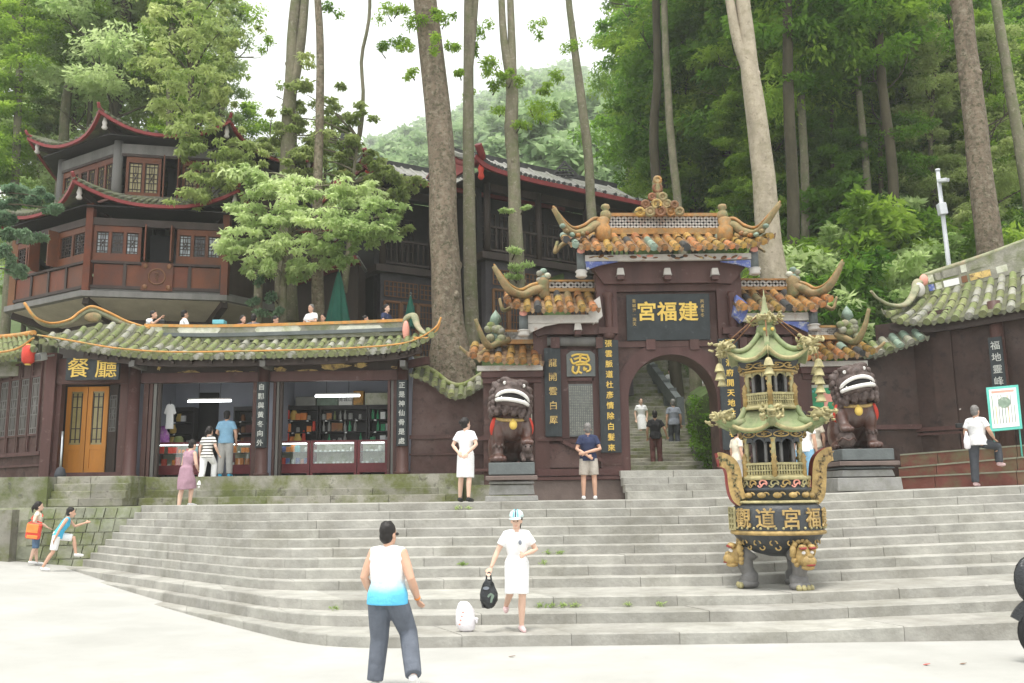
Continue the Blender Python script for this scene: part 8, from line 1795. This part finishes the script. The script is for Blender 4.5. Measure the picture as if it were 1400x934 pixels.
# --- behind the arch
b0 = P(876, 606, 33); zst = 2.43+.125*14; person('woman in a white shirt and skirt walking down the stairs behind the arch', (b0.x, 32.6, P(876, 606, 32.6).z), .1,
 dict(elL=(.24, .02, 1.14), wrL=(.2, -.06, .92), elR=(-.24, .02, 1.14), wrR=(-.22, -.05, .9), anL=(.06, .0, .085), anR=(-.06, -.16, .085), knR=(-.07, -.12, .5)), 1.6, .95, 'cloth_white', 'tee', 'cloth_white', 'skirt', 'shoe_white', 'short', skin='skin_pale', female=True, face=True)
b0 = P(898, 641, 27.2); person('man in a black T-shirt and brown trousers seen from behind in the arch', (b0.x, 27.2, P(898, 640, 27.2).z), pi-.1,
 dict(elR=(-.28, .03, 1.14), wrR=(-.34, -.1, .95), elL=(.24, .03, 1.13), wrL=(.24, -.1, .92), anL=(.1, .05, .085), anR=(-.12, .0, .085)), 1.68, 1.0, 'cloth_black', 'tee', 'cloth_maroon', 'trousers', 'shoe_black')
b0 = P(923, 618, 30.2); person('man in a grey shirt and dark trousers climbing the stairs behind the arch', (b0.x, 30.2, P(923, 617, 30.2).z), pi,
 dict(knL=(.1, -.08, .52), anL=(.1, -.02, .12), anR=(-.1, .1, .085)), 1.7, 1.04, 'cloth_grey', 'tee', 'cloth_charcoal', 'trousers', 'shoe_black', 'short', 'hair_grey')
b0 = P(914, 545, 38.5); person('distant person in orange and black high on the stairs behind the arch', (b0.x+.1, 38.5, P(914, 556, 38.5).z), 0.1, {}, 1.6, .95, 'cloth_white', 'tee', 'cloth_orange', 'skirt', hair='short', skin='skin_pale', female=True, vox=.018)
b0 = P(963, 545, 36); person('distant person in white beside the trunk seen through the arch', (b0.x, 36, P(963, 556, 36).z), pi/2, {}, 1.7, 1.0, 'cloth_white', 'tee', 'cloth_beige', 'trousers', vox=.018)
b0 = P(972, 640, 24.6); person('small child in a white hat crouching at the right foot of the arch', (b0.x+.05, 23.9, 2.43), pi/2, {}, 1.05, 1.0, 'tile_teal', 'tee', 'cloth_beige', 'shorts', hair='short', hair_mat='cloth_white', vox=.014)
# --- behind the burner
b0 = P(1010, 660, 19.8); person('person in a cream top half hidden behind the left handle of the burner', (b0.x, 19.8, zL+.03), pi*.6, {}, 1.45, 1.0, 'cloth_cream', 'tee', 'cloth_greyish', 'trousers', hair='short')
b0 = P(1103, 660, 19.0); person('person in a white shirt standing behind the right side of the burner', (b0.x, 19.0, zL+.07), pi*.8, {}, 1.68, 1.0, 'cloth_white', 'tee', 'cloth_blue', 'trousers')
b0 = P(1106, 560, 21.5); person('person in pale clothing behind the upper roof edge of the burner', (b0.x, 21.3, 2.0), pi, {}, 1.7, 1.0, 'cloth_cream', 'tee', 'cloth_beige', 'trousers')
# --- man climbing by the notice board
Ym = 19.6; b0 = P(1342, 658, Ym); zq = 1.76+zoff(b0.x)
t, J, hp = person('grey haired man in a white shirt climbing the red steps', (b0.x, Ym, zq), pi-.95,
 dict(hpL=(.09, 0, .91), knL=(.1, .03, .5), anL=(.1, .06, .085), knR=(-.2, -.42, .83), anR=(-.22, -.38, .5), toeR=(-.1, -1, .05), elR=(-.26, -.02, 1.15), wrR=(-.24, -.22, 1.0), elL=(.25, .02, 1.14), wrL=(.24, -.12, .93)), 1.7, 1.06, 'cloth_white', 'tee', 'cloth_charcoal', 'trousers', 'shoe_pink', 'short', 'hair_grey', vox=.012)
c = P(1322, 603, Ym-.1); mb = MB(); mb.lathe([(.04, -.17), (.07, -.14), (.075, 0), (.04, .12), (.02, .2)], 12, c, sy=.5); tag(obj('plastic_bag', mb, 'plastic_white'), 'small white plastic bag carried by the man climbing the red steps', 'bag')
c = P(1311, 582, Ym-.1); mb = MB(); mb.box(c, (.14, .06, .1)); tag(obj('camera_case', mb, 'shoe_black', bevel=.012), 'small black case held in front of the man climbing the red steps', 'case')
# --- shop customers
Yp = 20.35; b0 = P(252, 698, Yp); person('woman in a mauve sleeveless dress leaning forward up the steps to the shop', (b0.x, Yp, RISE*11), pi-.5,
 dict(anL=(.06, .12, .085), anR=(-.06, -.1, .2), knL=(.07, .05, .5), knR=(-.07, -.14, .58), elL=(.24, -.1, 1.1), wrL=(.16, -.22, .95), elR=(-.22, -.1, 1.1), wrR=(-.14, -.22, 1.0)), 1.58, 1.0, 'cloth_mauve', 'tank', 'cloth_mauve', 'dress', 'shoe_white', 'short', skin='skin_pale', female=True, lean=.22, hem=.8, skirt_w=1.15, head_tilt=.2)
Yp = 22.75; b0 = P(281, 667, Yp); person('woman in a striped top and white trousers entering the shop', (b0.x, Yp, 1.76+.172*2), pi-.35,
 dict(anL=(.08, .16, .12), anR=(-.08, -.2, .3), knL=(.08, .05, .52), knR=(-.08, -.22, .7), elR=(-.26, -.02, 1.14), wrR=(-.26, -.16, .95)), 1.56, 1.0, M('striped_cloth', (.8, .8, .78), .85, .02, 8, .1), 'tee', 'cloth_white', 'trousers', 'shoe_white', 'tail', skin='skin_pale', female=True, lean=.1)
m = MATS['striped_cloth']; nt_ = m.node_tree; wv = nt_.nodes.new('ShaderNodeTexWave'); wv.bands_direction = 'Z'; wv.inputs['Scale'].default_value = 4.2; tc = nt_.nodes.new('ShaderNodeTexCoord'); nt_.links.new(tc.outputs['Object'], wv.inputs[0]); rp_ = nt_.nodes.new('ShaderNodeValToRGB'); rp_.color_ramp.interpolation = 'CONSTANT'; e = rp_.color_ramp.elements; e[0].color = (.8, .79, .75, 1); e[1].position = .55; e[1].color = (.12, .11, .1, 1); nt_.links.new(wv.outputs[0], rp_.inputs[0]); nt_.links.new(rp_.outputs[0], nt_.nodes['Principled BSDF'].inputs['Base Color'])
Yp = 24.15; b0 = P(307, 652, Yp); person('man in a light blue shirt and grey trousers standing in the shop doorway', (b0.x, Yp, 2.45), pi,
 dict(elL=(.25, -.02, 1.14), wrL=(.16, -.2, 1.08), elR=(-.25, 0, 1.13), wrR=(-.24, -.08, .9), anL=(.12, .0, .085), anR=(-.12, 0, .085)), 1.72, 1.1, 'cloth_blue', 'tee', 'cloth_greyish', 'trousers', 'cloth_sky')
# --- children at the left foot of the stairs
b0 = stand(47, 768, 16, 20.8); Yk = b0.y; kz = b0.z
t, J, hp = person('girl with a red satchel climbing at the left end of the stairs', (b0.x, Yk, kz), pi*.62,
 dict(elR=(-.36, .05, 1.18), wrR=(-.2, -.05, 1.02), elL=(.26, -.06, 1.13), wrL=(.25, -.25, 1.0), anL=(.06, -.05, .085), anR=(-.06, .1, .12)), 1.36, .95, 'cloth_cream', 'cap', 'cloth_denim', 'knee', 'shoe_white', 'tail', skin='skin_pale', female=True, head_turn=.1)
Mw = Matrix.Translation((b0.x, Yk, kz)) @ Matrix.Rotation(pi*.62, 4, 'Z'); c = Mw @ V((-.2, .03, .74)); 
st_ = thing('satchel', 'red satchel with an orange flap slung on the girl at the left', 'bag', c-V((0, 0, .2))); mb = MB(); mb.box(c+V((.02, -.05, 0)), (.3, .1, .34), (.1, .12, .25)); obj('bag', mb, 'cloth_red', st_, bevel=.03); mb = MB(); mb.box(c+V((.015, -.11, .06)), (.24, .02, .19), (.1, .12, .25)); obj('flap', mb, 'cloth_orange', st_, bevel=.008); mb = MB(); mb.box(c+V((.015, -.105, -.12)), (.22, .02, .07), (.1, .12, .25)); obj('pocket', mb, 'cloth_orange', st_, bevel=.008)
mb = MB(); mb.tube(smooth_path([c+V((-.12, -.04, .17)), Mw @ V((-.02, -.1, 1.05)), Mw @ V((.08, .0, 1.12)), Mw @ V((.02, .12, 1.0)), c+V((.14, .05, .17))], 12), .014, 5); obj('strap', mb, 'cloth_red', st_)
b0 = stand(68, 780, 15, 20.5); Yk = b0.y; person('boy in a blue vest and white shorts bounding up the steps at the left', tuple(b0), pi*.6,
 dict(pel=(0, -.12, .9), wai=(0, -.2, 1.05), che=(0, -.3, 1.2), nek=(0, -.36, 1.35), hed=(0, -.42, 1.48), shL=(.16, -.34, 1.31), shR=(-.16, -.34, 1.31), elL=(.2, -.5, 1.12), wrL=(.16, -.74, 1.2), elR=(-.22, -.2, 1.06), wrR=(-.2, -.1, .82), hpL=(.09, -.12, .88), hpR=(-.09, -.12, .88), knL=(.1, -.52, .82), anL=(.1, -.58, .42), knR=(-.1, -.06, .48), anR=(-.1, .16, .1)), 1.38, .92, 'cloth_sky', 'tank', 'cloth_white', 'shorts', 'shoe_white', 'short', skin='skin', head_tilt=.1)
# --- people on the terrace
def terrace(px, pyt, Y, rot, label, sit=True, **kw):
    H = kw.pop('H', 1.66); hh = 1.70*H/1.7+.02; p = P(px, pyt, Y)
    pose = dict(kw.pop('pose', {}))
    if sit:
        dz = -.45; base = {}
        D = dict(pel=(0, 0, .93), wai=(0, -.005, 1.08), che=(0, -.01, 1.27), nek=(0, .0, 1.44), hed=(0, -.025, 1.585)); 
        for s, q in (('L', 1), ('R', -1)): base['kn'+s] = (q*.12, -.42, .93); base['an'+s] = (q*.12, -.4, .5); 
        base.update(pose); pose = base
    return person(label, (p.x, Y, p.z-hh), rot, pose, H, hair=kw.pop('hair', 'short'), top=kw.pop('top', 'cloth_white'), bottom=kw.pop('bottom', 'cloth_charcoal'), vox=.015, **kw)
fold = dict(elL=(.25, -.08, 1.14), wrL=(.1, -.26, 1.12), elR=(-.25, -.08, 1.14), wrR=(-.1, -.26, 1.12))
terrace(203, 424, 26.2, pi*.45, 'diner in white raising an arm at the left end of the terrace', pose=dict(elR=(-.2, -.3, 1.25), wrR=(-.16, -.5, 1.42), elL=(.2, -.25, 1.2), wrL=(.16, -.45, 1.2)), lean=.25)
terrace(252, 424, 26.3, pi*.7, 'dark haired diner in white beside the turquoise box on the terrace', pose=fold)
terrace(332, 431, 26.0, pi*.3, 'brown haired diner in purple on the terrace', pose=fold, top='cloth_mauve', female=True, hair='bob')
terrace(347, 429, 25.9, pi, 'diner in grey blue seen from behind on the terrace', pose=fold, top='cloth_slate')
terrace(376, 432, 26.1, pi*.4, 'diner in pink and white with bowed head on the terrace', pose=fold, top='pink_paint', head_tilt=.3)
terrace(426, 416, 26.2, -.5, 'balding man in a white shirt leaning at the terrace edge by the slim trunk', pose=dict(elL=(.26, -.1, 1.14), wrL=(.28, -.36, 1.12), elR=(-.25, -.05, 1.14), wrR=(-.1, -.25, 1.1)), hair_mat='hair_grey', face=True)
terrace(442, 429, 26.4, -.3, 'diner with only the face showing beside the balding man on the terrace', pose=fold, face=True)
terrace(499, 431, 26.2, pi*.5, 'diner in white with a red cup between the two green umbrellas', pose=fold, H=1.5)
terrace(528, 416, 26.2, pi*.35, 'woman in navy with a dark bun on the terrace near the right ridge horn', pose=fold, top='cloth_navy', hair='bun', female=True, skin='skin_pale')
# ================================================================== SMALL THINGS
def umbrella(label, px, py0, py1, Y, r):
    a, b = P(px, py0, Y), P(px, py1, Y); t = thing('closed_umbrella', label, 'umbrella', (a.x, Y, 5.7), 'closed umbrellas on the terrace'); mb = MB(); n = 16; vs = []; rows = 9
    for j in range(rows):
        f = j/(rows-1); z = lerp(b.z, a.z, f)
        for k in range(n):
            rr_ = (r*(.12+.95*f**.75))*(1+.2*(1 if k % 2 else -1)*f); vs.append((a.x+rr_*cos(2*pi*k/n), Y+rr_*sin(2*pi*k/n), z))
    mb.add(vs, [(j*n+k, j*n+(k+1) % n, (j+1)*n+(k+1) % n, (j+1)*n+k) for j in range(rows-1) for k in range(n)], False); obj('canopy', mb, 'umbrella_green', t)
    mb = MB(); mb.tube([(a.x, Y, 5.7), (a.x, Y, b.z+.08)], .025, 8); mb.ell((a.x, Y, b.z+.08), (.04, .04, .06), 8, 5); obj('pole', mb, 'pedestal_dark', t); mb = MB(); mb.lathe([(.25, 5.7), (.25, 5.78), (.06, 5.82)], 14, (a.x, Y, 0)); obj('foot', mb, 'pedestal_dark', t)
umbrella('closed dark green parasol in front of the slate wall', 462, 446, 372, 28.5, .33); umbrella('narrow closed dark green parasol before the lattice doors', 561, 448, 405, 29.5, .2)
a, b = P(290, 443, 26.0), P(306, 437, 26.0); mb = MB(); mb.bbox((a.x, 26.0, a.z), (b.x, 26.3, b.z)); tag(obj('storage_box', mb, 'turquoise', bevel=.01), 'turquoise box on the terrace table beside a diner in white', 'box')
a = P(215, 445, 26.0); mb = MB(); mb.lathe([(.55, a.z-.12), (.57, a.z-.1), (.57, a.z-.07), (.05, a.z-.06)], 18, (a.x, 26.5, 0)); tb = thing('terrace_table', 'dark round table between the two diners in white on the terrace', 'table', (a.x, 26.5, 5.7), 'terrace tables'); obj('table_top', mb, 'dark_wood', tb); mb = MB(); mb.tube([(a.x, 26.5, 5.7), (a.x, 26.5, a.z-.1)], .05, 8); obj('leg', mb, 'dark_wood', tb)
a = P(213, 441, 26.2); mb = MB(); mb.box((a.x, 26.3, a.z-.02), (.5, .3, .25), .3); tag(obj('bag', mb, 'shoe_black', bevel=.05), 'black bag on the terrace table at the left', 'bag')
# white lamp pole with boxes
lp = thing('camera_pole', 'white surveillance pole with a small box and a bulky lower box before the dark wood', 'pole', P(1296, 358, 25.5))
a, b = P(1297, 362, 25.5), P(1282, 234, 25.5); mb = MB(); mb.tube([(a.x, 25.5, 5.0), a, b], [.07, .065, .055], 10); obj('pole', mb, 'pole_white', lp)
c = P(1288, 286, 25.4); mb = MB(); mb.box(c, (.22, .2, .34), (0, -.1, 0)); obj('box', mb, 'pole_white', lp, bevel=.015)
c = P(1284, 248, 25.4); mb = MB(); mb.box(c+V((.08, -.08, 0)), (.16, .3, .1), (.2, 0, .5)); obj('camera_head', mb, 'pole_white', lp, bevel=.01); mb = MB(); mb.lathe([(.07, 0), (.07, .06)], 10, b); obj('cap', mb, 'pole_white', lp)
# mossy hedge wall in the passage behind the arch
hw_ = thing('hedge', 'dense dark green hedge right of the stairs seen through the arch', 'hedge', (5.7, 27, 2.4))
pts = [P(984, 640, 25.2), P(975, 640, 25.2), P(954, 590, 25.4), P(948, 562, 25.6), P(955, 545, 25.8), P(970, 535, 25.9), P(992, 534, 25.9), P(1000, 640, 25.2)]
mb = MB(); mb.prism([(p.x, 25.4, max(p.z, 2.3)) for p in pts], (0, 7.0, 0)); mb.v = [(x-(.0 if y < 26 else .25), y, z+(0 if y < 26 else .9)) for x, y, z in mb.v]; mb.v = [(x+(1.3 if y > 26 else 0), y, z) for x, y, z in mb.v]; obj('bank', mb, 'soil', hw_)
g = random.Random(12); cl = []
for k in range(260):
    u, v_ = g.random(), g.random(); yy = g.choice([0, 0, .3, 1, 2, 3, 4.5, 6]); cl.append(((lerp(pts[3].x, pts[6].x, u*.8)+.25*(1-v_)*u+yy*.17, 25.3+yy+g.random()*.2, lerp(2.5, pts[4].z, v_)+yy*.1), (.22, .2, .2), 50))
cl = [c for c in cl if c[0][0] > lerp(pts[1].x, pts[3].x, min(1, (c[0][2]-2.4)/1.4))-.05]
obj('foliage', leaves(cl, .1, 3, .9), 'leaf_deep', hw_)
# banister and dark wall left of the upper stairs, post fence
bn = thing('banister', 'dark stone banister sloping down along the stairs behind the arch', 'railing', P(905, 530, 37)); mb = MB(); mb.beam(P(888, 500, 40), P(930, 556, 33.5), .25, .5); obj('rail', mb, 'pedestal_dark', bn)
for k in range(6):
    a = P(888, 500, 40).lerp(P(930, 556, 33.5), k/5); mb = MB(); mb.bbox((a.x-.12, a.y-.12, a.z-1.2), (a.x+.12, a.y+.12, a.z+.35)); obj('post', mb, 'pedestal_dark', bn)
tree('x', 'dark curved trunk rising from the stairs seen through the arch and above the gate ornament', px_path([(928, 560, 17), (921, 480, 16), (912, 380, 15), (902, 280, 14), (893, 190, 13), (899, 100, 12), (897, 0, 11), (894, -120, 9)], 37, 4.0), 'bark_dark', 'layer_a', 24, .7, 'leaf_mid', None, 0, 71, n=10)
tree('x', 'slim pale trunk rising behind the gate roof, right of the dark curved one', px_path([(954, 560, 18), (949, 490, 16), (940, 400, 14), (931, 320, 12), (918, 200, 11), (912, 100, 10), (908, 0, 9), (905, -120, 7)], 34, 3.0), 'bark_grey', 'layer_b', 22, .7, 'leaf_mid', None, 0, 72, n=10)
# wheel and black mudguard of a motorcycle at the right edge
mc = thing('motorcycle', 'front wheel and black mudguard of a motorcycle entering at the right edge', 'motorcycle', (5.35, 9.0, 0))
wc = P(1430, 869, 10.35); w0 = V((wc.x, 10.35, .31))
mb = MB(); mb.tube([w0+V((.25*cos(a), 0, .25*sin(a))) for a in np.linspace(0, 2*pi, 33)], .052, 10, False); wh = obj('tyre', mb, 'rubber', mc)
mb = MB(); mb.tube([w0+V((.2*cos(a), 0, .2*sin(a))) for a in np.linspace(0, 2*pi, 33)], .014, 8, False); mb.tube([w0+V((0, -.06, 0)), w0+V((0, .06, 0))], .05, 12); 
for k in range(12): mb.tube([w0+V((.04*cos(k*pi/6), .02*(-1)**k, .04*sin(k*pi/6))), w0+V((.2*cos(k*pi/6+.2), 0, .2*sin(k*pi/6+.2)))], .004, 4)
obj('rim', mb, 'chrome', mc)
mb = MB(); mb.lathe([(.17, 0), (.17, .012)], 24, (0, 0, 0)); obj('disc', xf(mb, w0+V((0, -.03, 0)), rot=Euler((pi/2, 0, 0)).to_matrix()), M('disc_teal', (.55, .75, .74), .4, .05, 5, 0), mc)
mb = MB(); mb.sweep([(-.08, -.02), (.08, -.02), (.07, .02), (-.07, .02)], [w0+V((.33*cos(a), 0, .33*sin(a))) for a in np.linspace(.5, 2.7, 16)], up=(0, 1, 0)); obj('mudguard', mb, 'plastic_black', mc)
for q in (-.075, .075): mb = MB(); mb.tube([w0+V((0, q, 0)), w0+V((.18, q, .45)), w0+V((.3, q, .75))], .022, 8); obj('fork', mb, 'chrome', mc)
mb = MB(); mb.tube(smooth_path([w0+V((.0, 0, .42)), w0+V((.02, 0, .6)), w0+V((.16, 0, .7)), w0+V((.4, 0, .6)), w0+V((.8, 0, .5)), w0+V((1.2, 0, .5))], 14), [.1]+[.14]*12+[.1, .1], 10); mb.ell(w0+V((-.05, 0, .56)), (.24, .11, .28), 14, 10); obj('fairing', mb, 'plastic_black', mc)
mb = MB(); mb.tube([w0+V((1.3+.25*cos(a), 0, .25*sin(a))) for a in np.linspace(0, 2*pi, 25)], .055, 8, False); obj('tyre', mb, 'rubber', mc); mb = MB(); mb.ell(w0+V((.95, 0, .62)), (.4, .14, .09), 12, 8); obj('seat', mb, 'rubber', mc)
# weeds in the joints of the steps, fallen leaves
wd = []
g = random.Random(8)
for px, py in ((740, 833), (755, 833), (770, 834), (786, 833), (860, 832), (905, 831), (748, 757), (765, 757), (458, 832), (743, 771), (634, 771), (640, 693), (626, 694), (100, 665), (150, 672), (200, 682), (180, 678), (330, 680), (300, 676), (185, 668), (270, 682), (120, 690), (215, 690), (235, 690)):
    i = min(range(1, 13), key=lambda q: abs(P(px, py, 10).z-9) if False else abs((P(px, py, DS[q]).z)-RISE*(q-1)))
    Y = DS[i]-.05; z = RISE*(i-1)+.01
    if px < 340: continue
    else: p = V((P(px, py, Y).x, Y, z+zoff(P(px, py, Y).x)))
    wd.append(((p.x, p.y, p.z+.03), (.09, .04, .04), 26))
o = obj('weeds', leaves(wd, .055, 5, .8, -.3), 'leaf_bright'); tag(o, 'small green weeds growing in the joints of the steps', 'weeds', None, 'stuff')
for px, py, m_, lab in ((1267, 909, 'vermilion', 'small red leaf lying on the plaza at the right'), (1317, 908, 'brown_wood', 'small brown leaf lying on the plaza near the motorcycle'), (1222, 676, 'orange_wood', 'dry orange leaf lying on the top step right of the burner'), (700, 898, 'brown_wood', 'small brown leaf lying before the lowest step')):
    p = PZ(px, py, .006 if py > 700 else 1.77+.17); mb = MB(); mb.prism([(p.x-.04, p.y, p.z), (p.x-.01, p.y-.025, p.z+.006), (p.x+.04, p.y, p.z+.01), (p.x, p.y+.025, p.z+.004)], (0, 0, .004)); tag(obj('fallen_leaf', mb, m_), lab, 'leaf')
# white spheres lamp post by the hall? (kept out) ; haze
hb = MB(); hb.bbox((-510, -62, -1.5), (510, 720, 480)); hz_ = obj('haze', hb, None); tag(hz_, 'thin pale summer haze filling the air of the whole place', 'haze', None, 'stuff')
m = bpy.data.materials.new('haze'); m.use_nodes = True; m.node_tree.nodes.clear(); o_ = m.node_tree.nodes.new('ShaderNodeOutputMaterial'); pv = m.node_tree.nodes.new('ShaderNodeVolumePrincipled'); pv.inputs['Density'].default_value = .0008; pv.inputs['Color'].default_value = (.95, .97, .96, 1); pv.inputs['Anisotropy'].default_value = .2
m.node_tree.links.new(pv.outputs[0], o_.inputs['Volume']); hz_.data.materials.append(m)
